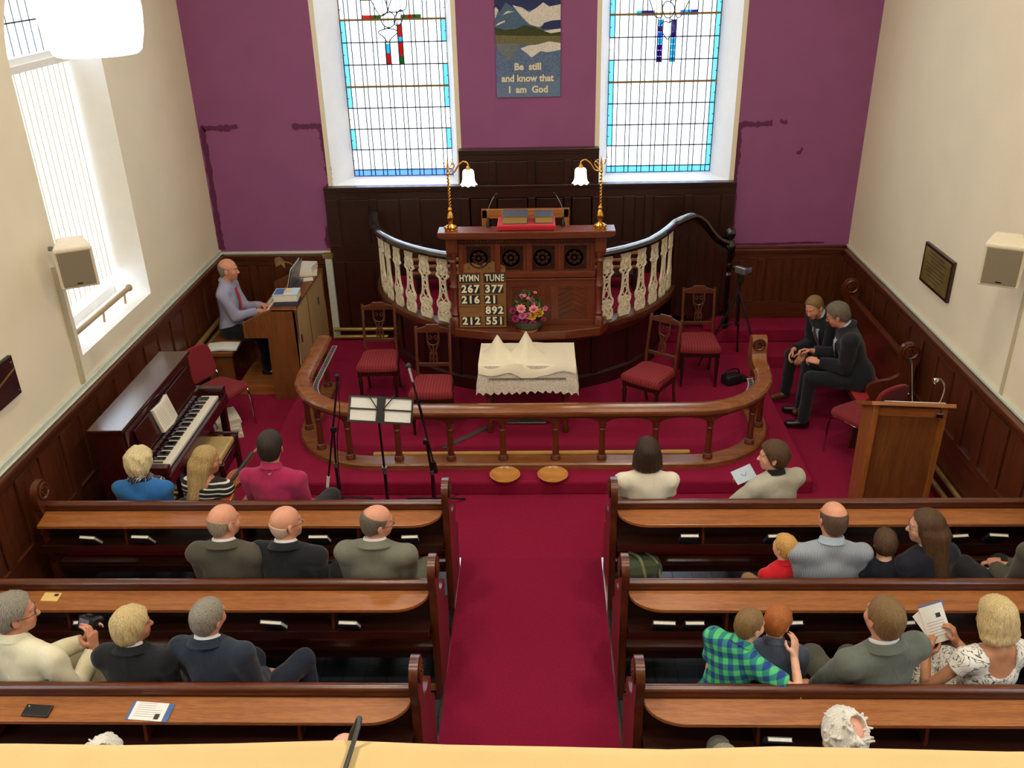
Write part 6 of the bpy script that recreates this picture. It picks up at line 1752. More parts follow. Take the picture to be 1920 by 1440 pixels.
def make_hair(style, s, mat, seed=0, fh=0.035):
    """hair in head space: face looks along +Y, up +Z"""
    rg = np.random.RandomState(seed)
    ph = rg.uniform(0, 6.28, 4)
    th = {'bald': 0.003, 'thin': 0.004, 'short': 0.009, 'crop': 0.007, 'full': 0.015, 'curly': 0.030, 'bob': 0.014, 'long': 0.013, 'layered': 0.020, 'wild': 0.014, 'crownbald': 0.006, 'pixie': 0.016}[style]
    prims = [el((0, -0.013, 0.030), (0.078 + th, 0.099 + th, 0.094 + th), k=0.01), el((0, -0.045, -0.015), (0.066 + th, 0.060 + th, 0.075 + th), k=0.02)]
    if style == 'bob':
        prims += [el((0, -0.022, -0.03), (0.110, 0.100, 0.10), k=0.02), el((0, -0.04, -0.085), (0.114, 0.085, 0.060), k=0.02)]
    if style == 'layered':
        prims += [el((0, -0.035, -0.03), (0.088, 0.085, 0.095), k=0.02)]
    if style == 'pixie':
        prims += [el((0, -0.03, 0.0), (0.090, 0.10, 0.095), k=0.02)]
    if style == 'long':
        prims += [el((0, -0.03, -0.04), (0.092, 0.088, 0.11), k=0.02), rc((0.03, -0.075, -0.06), (0.085, -0.115, -0.38), 0.066, 0.046, 0.05), rc((-0.03, -0.075, -0.06), (-0.085, -0.115, -0.38), 0.066, 0.046, 0.05), rc((0.0, -0.08, -0.06), (0.0, -0.125, -0.40), 0.060, 0.048, 0.05), rc((0.075, -0.01, -0.02), (0.085, -0.03, -0.20), 0.026, 0.022, 0.03), rc((-0.075, -0.01, -0.02), (-0.085, -0.03, -0.20), 0.026, 0.022, 0.03)]
    if style == 'curly':
        for i in range(34):
            a = rg.uniform(0, 2 * PI); t = rg.uniform(-0.5, 1.5)
            d = V3(math.cos(a) * math.cos(t), math.sin(a) * math.cos(t), math.sin(t))
            prims.append(el(V3(0, -0.015, 0.025) + d * V3(0.096, 0.112, 0.112), (0.024, 0.024, 0.022), k=0.012))
    if style == 'wild':
        for i in range(60):
            a = rg.uniform(0, 2 * PI); t = rg.uniform(-0.1, 1.3)
            d = V3(math.cos(a) * math.cos(t), math.sin(a) * math.cos(t) - 0.2, math.sin(t))
            c0 = V3(0, -0.015, 0.025) + d * V3(0.078, 0.098, 0.098)
            prims.append(rc(c0, c0 + d * rg.uniform(0.008, 0.024) + V3(rg.uniform(-0.02, 0.02), rg.uniform(-0.02, 0.02), 0.008), 0.009, 0.004, 0.008))
    prims = [tuple([p[0]] + [q * s if isinstance(q, np.ndarray) and q.shape == (3,) else q for q in p[1:]]) if p[0] == 'el' else ('rc', p[1] * s, p[2] * s, p[3] * s, p[4] * s, p[5]) for p in prims]
    def post(F, X, Y, Z):
        x, y, z = X / s, Y / s, Z / s
        yl = hairline(z, 0.0)
        face = y - yl
        if style in ('long', 'bob'):
            side = np.interp(z, [-0.40, -0.12, -0.02, 0.05, 0.13], [0.3, 0.045, 0.045, 0.05, 0.10])
            face = y - np.where(np.abs(x) > 0.062, side, np.interp(z, [-0.4, -0.1, -0.02, 0.04, 0.13], [0.3, -0.02, 0.015, 0.045, 0.10]))
        if style in ('layered', 'pixie', 'curly'):
            face = y - np.where(np.abs(x) > 0.06, np.interp(z, [-0.12, -0.03, 0.05, 0.13], [-0.05, 0.02, 0.06, 0.11]), np.interp(z, [-0.1, 0.02, 0.05, 0.07, 0.13], [-0.05, 0.02, 0.06, 0.075, 0.13]))
        if style == 'bob': face = np.maximum(face, -0.115 - z)
        if style == 'layered': face = np.maximum(face, -0.10 - z)
        if style in ('short', 'crop', 'full', 'pixie', 'thin', 'bald', 'crownbald'):
            nape = -0.075 if style != 'pixie' else -0.085
            face = np.maximum(face, nape - z)
            # keep the ears free
            face = np.maximum(face, 0.026 - np.sqrt((y + 0.008) ** 2 + (z + 0.012) ** 2) + 0 * x)
        if style == 'bald':
            face = np.maximum(face, z - (fh - 0.30 * (y + 0.02)))
        if style == 'thin':
            face = np.maximum(face, np.minimum(z - 0.085, 0.2) + 0.0 - 0.4 * np.clip(-y - 0.05, 0, 1))
        if style == 'crownbald':
            face = np.maximum(face, 0.052 - np.sqrt(x ** 2 * 1.1 + (y + 0.075) ** 2 + (z - 0.10) ** 2))
            face = np.maximum(face, np.where(y > 0.03, z - 0.06, -1))
        if style == 'wild':
            face = np.maximum(face, 0.045 - np.sqrt((x - 0.03) ** 2 + (y + 0.06) ** 2 + (z - 0.10) ** 2))
        F = np.maximum(F, (face * s).astype(np.float32))
        az = np.arctan2(x, -(y + 0.02)); rr = np.sqrt(x * x + (y + 0.02) ** 2)
        amp = {'bald': 0, 'thin': 0.0006, 'short': 0.0010, 'crop': 0.0008, 'full': 0.0019, 'curly': 0.0030, 'bob': 0.0016, 'long': 0.0018, 'layered': 0.0026, 'wild': 0.0024, 'crownbald': 0.0008, 'pixie': 0.0024}[style]
        st = np.sin(az * 19 + ph[0] + 20 * z * (0 if style in ('long', 'bob') else 1) + (0.4 if style in ('long', 'bob') else 0.9) * np.sin(40 * z + 3 * az)) * 0.7 + np.sin(az * 43 + ph[1] - 10 * z) * 0.7 + np.sin(az * 7 + ph[2] + (8 if style in ('long', 'bob') else 35) * z) * 0.7
        F = F + (amp * st * np.clip(rr / 0.05, 0, 1)).astype(np.float32)
        return F
    v, f = sdf_mesh('hair', prims, mat, 0.0040 if style != 'long' else 0.0052, post=post)
    return mesh_np('hair', v, f, mat)

EYE_ME = {}
def eye_mesh():
    if 'e' not in EYE_ME:
        a = MB().ball((0, 0, 0), 0.0115, 10, 8).mesh('eye', plain('eye_white', C(215, 208, 200), 0.25, var=0.02, bmp=0), True)
        b = MB().ball((0, 0.0062, 0), (0.0058, 0.006, 0.0058), 8, 6).mesh('iris', plain('dark_iris', C(40, 34, 30), 0.15, var=0.1, bmp=0), True)
        EYE_ME['e'] = (a, b)
    return EYE_ME['e']

def ik(S_, W, l1, l2, hint):
    d = W - S_; L = np.linalg.norm(d)
    mx = (l1 + l2) * 0.995
    if L > mx: W = S_ + d / L * mx; d = W - S_; L = mx
    a = (l1 * l1 - l2 * l2 + L * L) / (2 * L)
    h = math.sqrt(max(l1 * l1 - a * a, 0))
    u = d / L; hn = hint - u * float(hint @ u)
    nn = np.linalg.norm(hn); hn = hn / nn if nn > 1e-6 else V3(0, 0, -1)
    return S_ + u * a + hn * h, W

def hand(W, d, n, side, curl, s):
    d = d / np.linalg.norm(d); n = n - d * float(n @ d); n /= np.linalg.norm(n)
    l = np.cross(d, n) * (1 if side > 0 else -1)       # towards the thumb
    P = []
    lens = [(0.9, 0.030), (1.0, 0.010), (0.94, -0.010), (0.76, -0.029)]
    for i, (ln, off) in enumerate(lens):
        kn = W + d * (0.088 - 0.006 * abs(i - 1.3)) * s + l * off * s
        P.append(rc(W + d * 0.012 * s + l * off * 0.55 * s, kn, 0.0150 * s, 0.0118 * s, 0.012))
        a = 0.0; q = kn
        for seg, L in enumerate((0.042, 0.027, 0.021)):
            a += curl * (0.55, 0.95, 0.6)[seg] + (0.06 * i if curl > 0.5 else 0)
            dd = d * math.cos(a) + n * math.sin(a)
            q2 = q + dd * L * ln * s
            P.append(rc(q, q2, (0.0095 - 0.0009 * seg) * s, (0.0088 - 0.0009 * seg) * s, 0.004))
            q = q2
    t0 = W + d * 0.022 * s + l * 0.020 * s
    t1 = t0 + (d * 0.55 + l * 0.75 + n * 0.35) * 0.044 * s
    t2 = t1 + (d * 0.85 + l * 0.25 + n * (0.35 + 0.3 * curl)) * 0.032 * s
    t3 = t2 + (d * 0.9 + n * 0.3 * curl) * 0.024 * s
    P += [rc(t0, t1, 0.0145 * s, 0.0118 * s, 0.010), rc(t1, t2, 0.0112 * s, 0.0100 * s, 0.004), rc(t2, t3, 0.0098 * s, 0.0080 * s, 0.004)]
    return P

def cloth_mat(spec, key):
    if spec not in M: raise KeyError(spec)
    return M[spec]

def person(label, loc, rz=0.0, s=1.0, seat=0.465, skin='pale', hair=('short', 'brown'), top=None, bottom='trousers_dark', lean=(0.0, 0.0, 0.0), head=(0.0, 0.0, 0.0),
           lh=None, rh=None, lhand=None, rhand=None, lknee=None, rknee=None, glasses=False, female=False, group=None, seed=1, shoes='shoe_black', sleeve=1.0, jacket=False, wide=1.0, collar=None, tie=None, neckdrop=0.0, lel=None, rel=None, skirt=False, bulk=0.0, vfront=None, scarf=False):
    root = empty('person', loc, rz, label, 'person', group)
    hip = V3(0, 0, seat + 0.09 * s)
    TM = rotm(lean[2], -lean[0], lean[1])
    def T(x, y, z): return hip + TM @ (V3(x, y, z) * s)
    shw = (0.165 if female else 0.185) * wide
    nb = T(0, -0.01, 0.515); 
    HM = rotm(*head)
    hpos = T(0, 0.028, 0.60) + HM @ (V3(0, 0.012, 0.082) * s)
    def Hh(x, y, z): return hpos + HM @ (V3(x, y, z) * s)
    HR = HM
    shL, shR = T(-shw, 0, 0.452), T(shw, 0, 0.452)
    lh = T(-0.09, 0.26, 0.06) if lh is None else V3(*lh)
    rh = T(0.09, 0.26, 0.06) if rh is None else V3(*rh)
    l1, l2 = 0.285 * s, 0.255 * s
    elL, wL = ik(shL, lh, l1, l2, TM @ V3(*(lel or (-0.12, -0.45, -1.0))))
    elR, wR = ik(shR, rh, l1, l2, TM @ V3(*(rel or (0.12, -0.45, -1.0))))
    hipL, hipR = hip + V3(-0.09, 0.02, -0.01) * s, hip + V3(0.09, 0.02, -0.01) * s
    kl = V3(*lknee) if lknee else V3(-0.115 * s, 0.44 * s, seat + 0.07 * s)
    kr = V3(*rknee) if rknee else V3(0.115 * s, 0.44 * s, seat + 0.07 * s)
    zan = max(0.085, seat + 0.07 * s - 0.43 * s)
    al, ar = V3(kl[0] * 1.05, kl[1] + 0.02, zan), V3(kr[0] * 1.05, kr[1] + 0.02, zan)
    # --- body (one continuous surface) ---
    cr_ = [el(Hh(0, -0.012, 0.028), V3(0.0765, 0.097, 0.092) * s, HR, 0.02), el(Hh(0, 0.028, -0.042), V3(0.060, 0.064, 0.074) * s, HR, 0.03), el(Hh(0, 0.062, -0.092), V3(0.024, 0.022, 0.020) * s, HR, 0.025),
           rc(Hh(0, 0.086, 0.006), Hh(0, 0.106, -0.030), 0.008 * s, 0.0125 * s, 0.010), el(Hh(0, 0.097, -0.033), V3(0.018, 0.010, 0.008) * s, HR, 0.008), el(Hh(0, 0.078, 0.022), V3(0.052, 0.016, 0.011) * s, HR, 0.012),
           el(Hh(0.040, 0.058, -0.030), V3(0.022, 0.022, 0.024) * s, HR, 0.02), el(Hh(-0.040, 0.058, -0.030), V3(0.022, 0.022, 0.024) * s, HR, 0.02),
           el(Hh(0, 0.086, -0.060), V3(0.024, 0.009, 0.006) * s, HR, 0.006), el(Hh(0, 0.084, -0.072), V3(0.020, 0.010, 0.007) * s, HR, 0.006)]
    for sg in (-1, 1):
        ER = HR @ rotm(sg * 0.35, 0.1, 0)
        cr_ += [el(Hh(sg * 0.079, -0.008, -0.008), V3(0.008, 0.020, 0.033) * s, ER, 0.006), el(Hh(sg * 0.077, 0.0, -0.032), V3(0.007, 0.010, 0.012) * s, ER, 0.006)]
    nk = [rc(nb, Hh(0, -0.018, -0.075), (0.050 if female else 0.058) * s, (0.046 if female else 0.054) * s, 0.03)]
    tor = [el(T(0, 0.0, 0.33), V3(0.150 * wide, 0.100, 0.185) * s, TM, 0.05), el(T(0, 0.01, 0.13), V3(0.140 * wide, 0.102, 0.17) * s, TM, 0.05), el(T(0, -0.005, 0.0), V3(0.160 * wide, 0.122, 0.12) * s, None, 0.05), rc(shL, shR, 0.052 * s, 0.052 * s, 0.05),
           rc(T(-0.09, -0.01, 0.47), nb, 0.048 * s, 0.045 * s, 0.04), rc(T(0.09, -0.01, 0.47), nb, 0.048 * s, 0.045 * s, 0.04)]
    fa_ = 0.85 if female else 1.0
    arms = [rc(shL, elL, 0.046 * s * fa_, 0.038 * s * fa_, 0.02), rc(elL, wL, 0.038 * s * fa_, 0.026 * s, 0.015), rc(shR, elR, 0.046 * s * fa_, 0.038 * s * fa_, 0.02), rc(elR, wR, 0.038 * s * fa_, 0.026 * s, 0.015)]
    legs = [rc(hipL, kl, 0.082 * s, 0.056 * s, 0.03), rc(hipR, kr, 0.082 * s, 0.056 * s, 0.03), rc(kl, al, 0.054 * s, 0.036 * s, 0.02), rc(kr, ar, 0.054 * s, 0.036 * s, 0.02)]
    def hd(W, E, side, spec):
        d = W - E; d /= np.linalg.norm(d)
        dd, nn, cu = spec if spec else (V3(*(d + V3(0, 0.25, -0.15))), V3(0, 0, -1), 0.35)
        return hand(W, np.array(dd, float), np.array(nn, float), side, cu, s * (0.92 if female else 1.0))
    handsP = hd(wL, elL, -1, lhand) + hd(wR, elR, 1, rhand)
    ft = [rc(al + V3(0, -0.01, -0.035), al + V3(-0.01, 0.13 * s, -0.055), 0.030 * s, 0.026 * s, 0.02), rc(ar + V3(0, -0.01, -0.035), ar + V3(0.01, 0.13 * s, -0.055), 0.030 * s, 0.026 * s, 0.02)]
    fb = [(hpos - 0.135 * s, hpos + 0.135 * s), (wL - 0.0, wL + 0.0)]
    def hbox(W):
        return (W - 0.13 * s, W + 0.13 * s)
    boxes = [fb[0]]
    hp = np.array([pbox(p)[0] for p in handsP[:len(handsP) // 2]]).min(0), np.array([pbox(p)[1] for p in handsP[:len(handsP) // 2]]).max(0)
    hq = np.array([pbox(p)[0] for p in handsP[len(handsP) // 2:]]).min(0), np.array([pbox(p)[1] for p in handsP[len(handsP) // 2:]]).max(0)
    boxes += [hp, hq]
    allp = tor + legs + ft + nk + cr_ + arms + handsP
    v, f = sdf_mesh('body', allp, None, 0.016, 0.0055, boxes)
    me = mesh_np('body', v, f, SKIN[skin])
    loc_ = (v - hpos) @ HM / s
    x, y, z = loc_[:, 0], loc_[:, 1], loc_[:, 2]
    tint = np.ones((len(v), 4), np.float32)
    lips = (np.abs(x) < 0.026) & (z < -0.052) & (z > -0.078) & (y > 0.075)
    tint[lips, :3] = (0.85, 0.55, 0.52)
    brow = (np.abs(z - 0.026) < 0.006) & (np.abs(x) > 0.012) & (np.abs(x) < 0.05) & (y > 0.06)
    tint[brow, :3] = (0.55, 0.5, 0.46)
    chk = (np.abs(np.abs(x) - 0.042) < 0.022) & (np.abs(z + 0.03) < 0.022) & (y > 0.03)
    tint[chk, :3] = (1.0, 0.88, 0.85)
    ca = me.color_attributes.new('tint', 'FLOAT_COLOR', 'POINT'); ca.data.foreach_set('color', tint.ravel())
    body = link_child('body', me, root)
    hmx = Matrix.Translation(Vector(hpos)) @ Matrix(HM.tolist()).to_4x4()
    em, im = eye_mesh()
    for sg in (-1, 1):
        e = link_child('eye', em, body, hmx @ Matrix.Translation((sg * 0.031 * s, 0.0745 * s, 0.004 * s)) @ Matrix.Scale(s, 4))
        link_child('iris', im, e)
    if hair: 
        link_child('hair', make_hair(hair[0], s, HAIR[hair[1]], seed, hair[2] if len(hair) > 2 else 0.035), root, hmx)
    if glasses:
        g = MB()
        for sg in (-1, 1):
            g.tube([(sg * 0.031 + 0.021 * math.cos(a), 0.098 - 0.008 * abs(math.cos(a)), 0.003 + 0.016 * math.sin(a)) for a in np.linspace(0, 2 * PI, 15)], 0.0016, 5, False)
            g.tube([(sg * 0.052, 0.092, 0.006), (sg * 0.080, 0.06, 0.008), (sg * 0.083, -0.01, 0.006)], 0.0018, 5)
        g.tube([(-0.010, 0.100, 0.005), (0.010, 0.100, 0.005)], 0.0016, 5)
        o = g.build('glasses', M['glass_frame'], root, smooth=True); o.matrix_local = hmx @ Matrix.Scale(s, 4)
    # --- clothing ---
    rs = np.random.RandomState(seed)
    ph = rs.uniform(0, 6.28, 6)
    def folds(amp):
        def post(F, X, Y, Z):
            w = np.sin(31 * Z + 9 * X + ph[0] + 2 * np.sin(11 * X + ph[1])) * 0.5 + np.sin(47 * Y + 21 * Z + ph[2] + 1.5 * np.sin(13 * Z)) * 0.5 + np.sin(38 * X - 27 * Z + ph[3]) * 0.4
            return F + (amp * w).astype(np.float32)
        return post
    inf = (0.024 if jacket else 0.013) + bulk
    def infl(ps, q, qx=0.0):
        out = []
        for p in ps:
            if p[0] == 'rc': out.append(('rc', p[1], p[2], p[3] + q, p[4] + q, p[5]))
            else: out.append(('el', p[1], p[2] + q + V3(qx, 0, 0), p[3], p[4]))
        return out
    if top:
        tp_ = infl(tor, inf)
        if jacket:
            tp_ += [el(T(0, -0.005, 0.06), V3(0.178 * wide, 0.135, 0.16) * s, TM, 0.05), el(T(-shw - 0.004, 0, 0.462), V3(0.062, 0.072, 0.050) * s, TM, 0.03), el(T(shw + 0.004, 0, 0.462), V3(0.062, 0.072, 0.050) * s, TM, 0.03), rc(T(-shw, -0.02, 0.468), T(shw, -0.02, 0.468), 0.058 * s, 0.058 * s, 0.04)]
        if female: tp_ += [el(T(0.065, 0.085, 0.29), V3(0.062, 0.055, 0.06) * s, TM, 0.04), el(T(-0.065, 0.085, 0.29), V3(0.062, 0.055, 0.06) * s, TM, 0.04)]
        cuffs = []
        for (S_, E_, W_, sd) in ((shL, elL, wL, -1), (shR, elR, wR, 1)):
            q = inf + 0.004
            if sleeve >= 1.0:
                We = E_ + (W_ - E_) * (0.93 if sleeve <= 1.0 else 0.98)
                tp_ += [rc(S_, E_, 0.046 * s * fa_ + q, 0.040 * s * fa_ + q, 0.012), rc(E_, We, 0.040 * s * fa_ + q, 0.030 * s + q * 0.8, 0.012)]
                cuffs.append((We, (W_ - E_) / np.linalg.norm(W_ - E_)))
            elif sleeve > 0.05:
                Ee = S_ + (E_ - S_) * sleeve
                tp_ += [rc(S_, Ee, 0.048 * s * fa_ + q, 0.046 * s * fa_ + q + 0.006, 0.03)]
                cuffs.append((Ee, (E_ - S_) / np.linalg.norm(E_ - S_)))
        nup = Hh(0, -0.018, -0.075) - nb; nup = nup / np.linalg.norm(nup)
        fpost = folds(0.0034 if jacket else 0.0046)
        sl = sleeve
        def post(F, X, Y, Z):
            F = fpost(F, X, Y, Z)
            # neck opening
            dn = peval(rc(nb + nup * (0.058 - 2.4 * neckdrop), nb + nup * 0.2, (0.062 if not female else 0.060) * s + neckdrop * 0.55, 0.068 * s + neckdrop * 0.8), X, Y, Z)
            F = np.maximum(F, -dn.astype(np.float32))
            for (c_, n_) in cuffs:
                d_ = (X - c_[0]) * n_[0] + (Y - c_[1]) * n_[1] + (Z - c_[2]) * n_[2]
                rr = np.sqrt((X - c_[0]) ** 2 + (Y - c_[1]) ** 2 + (Z - c_[2]) ** 2)
                F = np.where(rr < 0.10 * s, np.maximum(F, d_), F).astype(np.float32)
            if sl < 0.05:
                for sd, S_ in ((-1, shL), (1, shR)):
                    d_ = sd * (TM[0, 0] * (X - S_[0]) + TM[1, 0] * (Y - S_[1]) + TM[2, 0] * (Z - S_[2])) + 0.030 * s
                    F = np.maximum(F, np.where(Z > hip[2] + 0.22 * s, d_, -1)).astype(np.float32)
            return F
        v, f = sdf_mesh('top', tp_, None, 0.0115 if s > 0.85 else 0.010, post=post)
        link_child('jacket' if jacket else 'top', mesh_np('top', v, f, M[top]), root)
    if collar or (jacket and collar is not False):
        cmat = M[collar] if collar else M[top]
        nup = Hh(0, -0.018, -0.075) - nb; nup = nup / np.linalg.norm(nup)
        R0 = (0.066 if not female else 0.060) * s
        vs = []; fs = []; n_ = 28
        u = np.cross(nup, V3(0, 1, 0)); u /= np.linalg.norm(u); w = np.cross(nup, u)
        for ring, (rr, hh) in enumerate(((R0 + 0.018, 0.004), (R0 + 0.006, 0.044), (R0 + 0.0, 0.048), (R0 - 0.004, 0.044), (R0 - 0.002, 0.0))):
            for j in range(n_):
                a = 2 * PI * j / n_
                dirv = u * math.cos(a) + w * math.sin(a)
                fr = max(0, float(dirv @ (TM @ V3(0, 1, 0))))
                q = nb + dirv * rr + nup * ((hh + 0.022) * s - fr * 0.035 * s)
                vs.append(tuple(q))
        for ring in range(4):
            for j in range(n_):
                fs.append((ring * n_ + j, ring * n_ + (j + 1) % n_, (ring + 1) * n_ + (j + 1) % n_, (ring + 1) * n_ + j))
        MB().add(vs, fs).build('collar', cmat, root, smooth=True)
        if jacket:
            vs = []; fs = []
            for ring, (rr, hh) in enumerate(((R0 + 0.050, -0.002), (R0 + 0.024, 0.036), (R0 + 0.016, 0.039), (R0 + 0.010, 0.0))):
                for j in range(n_ // 2 + 7):
                    a = 2 * PI * (j - 3) / n_ 
                    dirv = u * math.cos(a) + w * math.sin(a)
                    fr = float(dirv @ (TM @ V3(0, 1, 0)))
                    q = nb + dirv * (rr + 0.012 * max(0, fr)) + nup * ((hh + 0.018) * s - max(0, fr) * 0.07 * s)
                    vs.append(tuple(q))
            m_ = n_ // 2 + 7
            for ring in range(3):
                for j in range(m_ - 1): fs.append((ring * m_ + j, ring * m_ + j + 1, (ring + 1) * m_ + j + 1, (ring + 1) * m_ + j))
            MB().add(vs, fs).build('jacket_collar', M[top], root, smooth=True)
    if vfront:
        o_ = 0.112 + inf + 0.012
        q = [T(-0.06, 0.055, 0.50), T(0.06, 0.055, 0.50), T(0.055, o_ - 0.018, 0.42), T(-0.055, o_ - 0.018, 0.42), T(0.035, o_ + 0.004, 0.33), T(-0.035, o_ + 0.004, 0.33), T(0.0, o_ + 0.010, 0.22)]
        MB().add([tuple(p) for p in q], [(0, 1, 2, 3), (3, 2, 4, 5), (5, 4, 6)]).build('shirt_front', M[vfront], root, smooth=True, recalc=False)
    if scarf:
        nu = Hh(0, -0.018, -0.075) - nb; nu /= np.linalg.norm(nu)
        u = np.cross(nu, V3(0, 1, 0)); u /= np.linalg.norm(u); w = np.cross(nu, u)
        pr_ = []
        last = None
        for j in range(13):
            a = 2 * PI * j / 12
            q = nb + (u * math.cos(a) + w * math.sin(a)) * 0.078 * s + nu * (0.045 + 0.01 * math.cos(3 * a)) * s
            if last is not None: pr_.append(rc(last, q, 0.024 * s, 0.024 * s, 0.015))
            last = q
        pr_ += [rc(T(0.05, 0.03, 0.535), T(0.15, 0.05, 0.50), 0.030 * s, 0.034 * s, 0.02), rc(T(0.12, 0.06, 0.50), T(0.12, 0.12, 0.34), 0.034 * s, 0.03 * s, 0.02)]
        v, f = sdf_mesh('scarf', pr_, None, 0.008)
        link_child('scarf', mesh_np('scarf', v, f, M['scarf']), root)
    if tie:
        pts = [T(0, 0.075, 0.47), T(0, 0.118, 0.40), T(0, 0.128, 0.28), T(0, 0.130, 0.14)]
        ws = [0.018, 0.026, 0.034, 0.042]
        vs = []
        ax_ = TM @ V3(1, 0, 0)
        for p, w_ in zip(pts, ws):
            p = p + (TM @ V3(0, 0.004 + (0.030 if jacket else 0.0), 0)) * s
            vs += [tuple(p - ax_ * w_ * s), tuple(p + (TM @ V3(0, 0.008, 0)) * s), tuple(p + ax_ * w_ * s)]
        fs = []
        for i in range(3):
            fs += [(i * 3, i * 3 + 1, i * 3 + 4, i * 3 + 3), (i * 3 + 1, i * 3 + 2, i * 3 + 5, i * 3 + 4)]
        MB().add(vs, fs).ball(tuple(pts[0] + TM @ V3(0, 0.02, -0.01) * s), (0.018 * s, 0.014 * s, 0.018 * s)).build('tie', M[tie], root, smooth=True)
    if bottom:
        bp_ = [el(hip + V3(0, -0.005, -0.005), V3(0.178 * wide, 0.137, 0.118) * s, None, 0.04)]
        if skirt:
            bp_ += [rc(hipL, kl, 0.098 * s, 0.088 * s, 0.06), rc(hipR, kr, 0.098 * s, 0.088 * s, 0.06), rc(kl, kl + (al - kl) * 0.35, 0.085 * s, 0.08 * s, 0.05), rc(kr, kr + (ar - kr) * 0.35, 0.085 * s, 0.08 * s, 0.05)]
        else:
            bp_ += [rc(hipL, kl, 0.096 * s, 0.072 * s, 0.035), rc(hipR, kr, 0.096 * s, 0.072 * s, 0.035), rc(kl, al + V3(0, 0, 0.0), 0.068 * s, 0.056 * s, 0.025), rc(kr, ar, 0.068 * s, 0.056 * s, 0.025)]
        v, f = sdf_mesh('bottom', bp_, None, 0.0135, post=folds(0.0035))
        link_child('skirt' if skirt else 'trousers', mesh_np('bottom', v, f, M[bottom]), root)
    for a, sg in ((al, -1), (ar, 1)):
        zt0 = a[2] - 0.085
        sp_ = [rc(a + V3(0, -0.03 * s, -0.04), a + V3(sg * 0.012, 0.15 * s, -0.052), 0.040 * s, 0.033 * s, 0.02), rc(a + V3(0, -0.01, -0.02), a + V3(0, 0.02, -0.035), 0.040 * s, 0.040 * s, 0.02)]
        def post(F, X, Y, Z, z0=zt0): return np.maximum(F, (z0 + 0.004 - Z)).astype(np.float32)
        v, f = sdf_mesh('shoe', sp_, None, 0.010, post=post)
        link_child('shoe', mesh_np('shoe', v, f, M[shoes]), root)
    return root, dict(lh=wL, rh=wR, hpos=hpos, HM=HM, T=T, nb=nb, TM=TM)

for nm, c in dict(trousers_dark=(34, 34, 38), trousers_black=(20, 20, 23), trousers_grey=(86, 86, 74), trousers_khaki=(142, 112, 76), trousers_navy=(32, 38, 54), trousers_charcoal=(40, 42, 46), jacket_greybrown=(76, 72, 60), jacket_black=(24, 25, 29), jacket_greygreen=(112, 112, 96), jacket_navy=(36, 44, 58), jacket_grey=(100, 106, 96), suit_dark=(26, 28, 36),
                  shirt_cream=(228, 220, 188), shirt_lavender=(160, 162, 188), shirt_magenta=(164, 38, 84), shirt_red=(186, 20, 32), cardigan_blue=(46, 108, 172), cardigan_grey=(172, 168, 150), blouse_cream=(222, 214, 192), shirt_greyblue=(72, 80, 98), top_navy=(26, 28, 40), shirt_white=(226, 226, 226), shirt_paleblue=(176, 192, 206), tie_red=(186, 30, 44), tie_plum=(72, 48, 66), trim_black=(24, 24, 26), trousers_brown=(58, 44, 32), trousers_beige=(150, 140, 112)).items():
    M[nm] = fabric(nm + '_cloth', C(*c))
M['shoe_black'] = plain('black_leather_shoe', C(20, 19, 19), 0.3, var=0.1)
M['shoe_brown'] = plain('brown_leather_shoe', C(96, 62, 36), 0.4, var=0.15)
M['glass_frame'] = plain('spectacle_frame', C(60, 46, 34), 0.3, 0.4, var=0.05, bmp=0)
M['stripe_bw'] = striped('black_white_striped_jersey', C(24, 24, 26), C(214, 208, 196), 'Z', 28, 0.72)
M['stripe_shirt'] = striped('blue_white_striped_cotton', C(178, 184, 190), C(92, 104, 122), 'X', 120, 0.55)
def check_mat():
    m, nt, b = base_mat('green_blue_check_cotton')
    tc = nt.nodes.new('ShaderNodeTexCoord')
    mp = nt.nodes.new('ShaderNodeMapping'); mp.inputs['Rotation'].default_value = (0, 0.35, 0); nt.links.new(tc.outputs['Object'], mp.inputs['Vector'])
    sp = nt.nodes.new('ShaderNodeSeparateXYZ'); nt.links.new(mp.outputs[0], sp.inputs[0])
    def band(o, f, off=0.0):
        a = N(nt, 'ShaderNodeMath', operation='MULTIPLY_ADD'); a.inputs[1].default_value = f; a.inputs[2].default_value = off; nt.links.new(sp.outputs[o], a.inputs[0])
        fr = N(nt, 'ShaderNodeMath', operation='FRACT'); nt.links.new(a.outputs[0], fr.inputs[0])
        g = N(nt, 'ShaderNodeMath', operation='GREATER_THAN'); g.inputs[1].default_value = 0.5; nt.links.new(fr.outputs[0], g.inputs[0])
        return g.outputs[0]
    s_ = N(nt, 'ShaderNodeMath', operation='ADD'); nt.links.new(band(0, 17), s_.inputs[0]); nt.links.new(band(2, 17), s_.inputs[1])
    h = N(nt, 'ShaderNodeMath', operation='MULTIPLY'); h.inputs[1].default_value = 0.5; nt.links.new(s_.outputs[0], h.inputs[0])
    nt.links.new(ramp(nt, h.outputs[0], [(0.0, C(84, 190, 120)), (0.24, C(84, 190, 120)), (0.26, C(40, 130, 120)), (0.74, C(40, 130, 120)), (0.76, C(34, 62, 130)), (1.0, C(34, 62, 130))]), b.inputs['Base Color'])
    b.inputs['Roughness'].default_value = 0.9
    return m
M['check_shirt'] = check_mat()
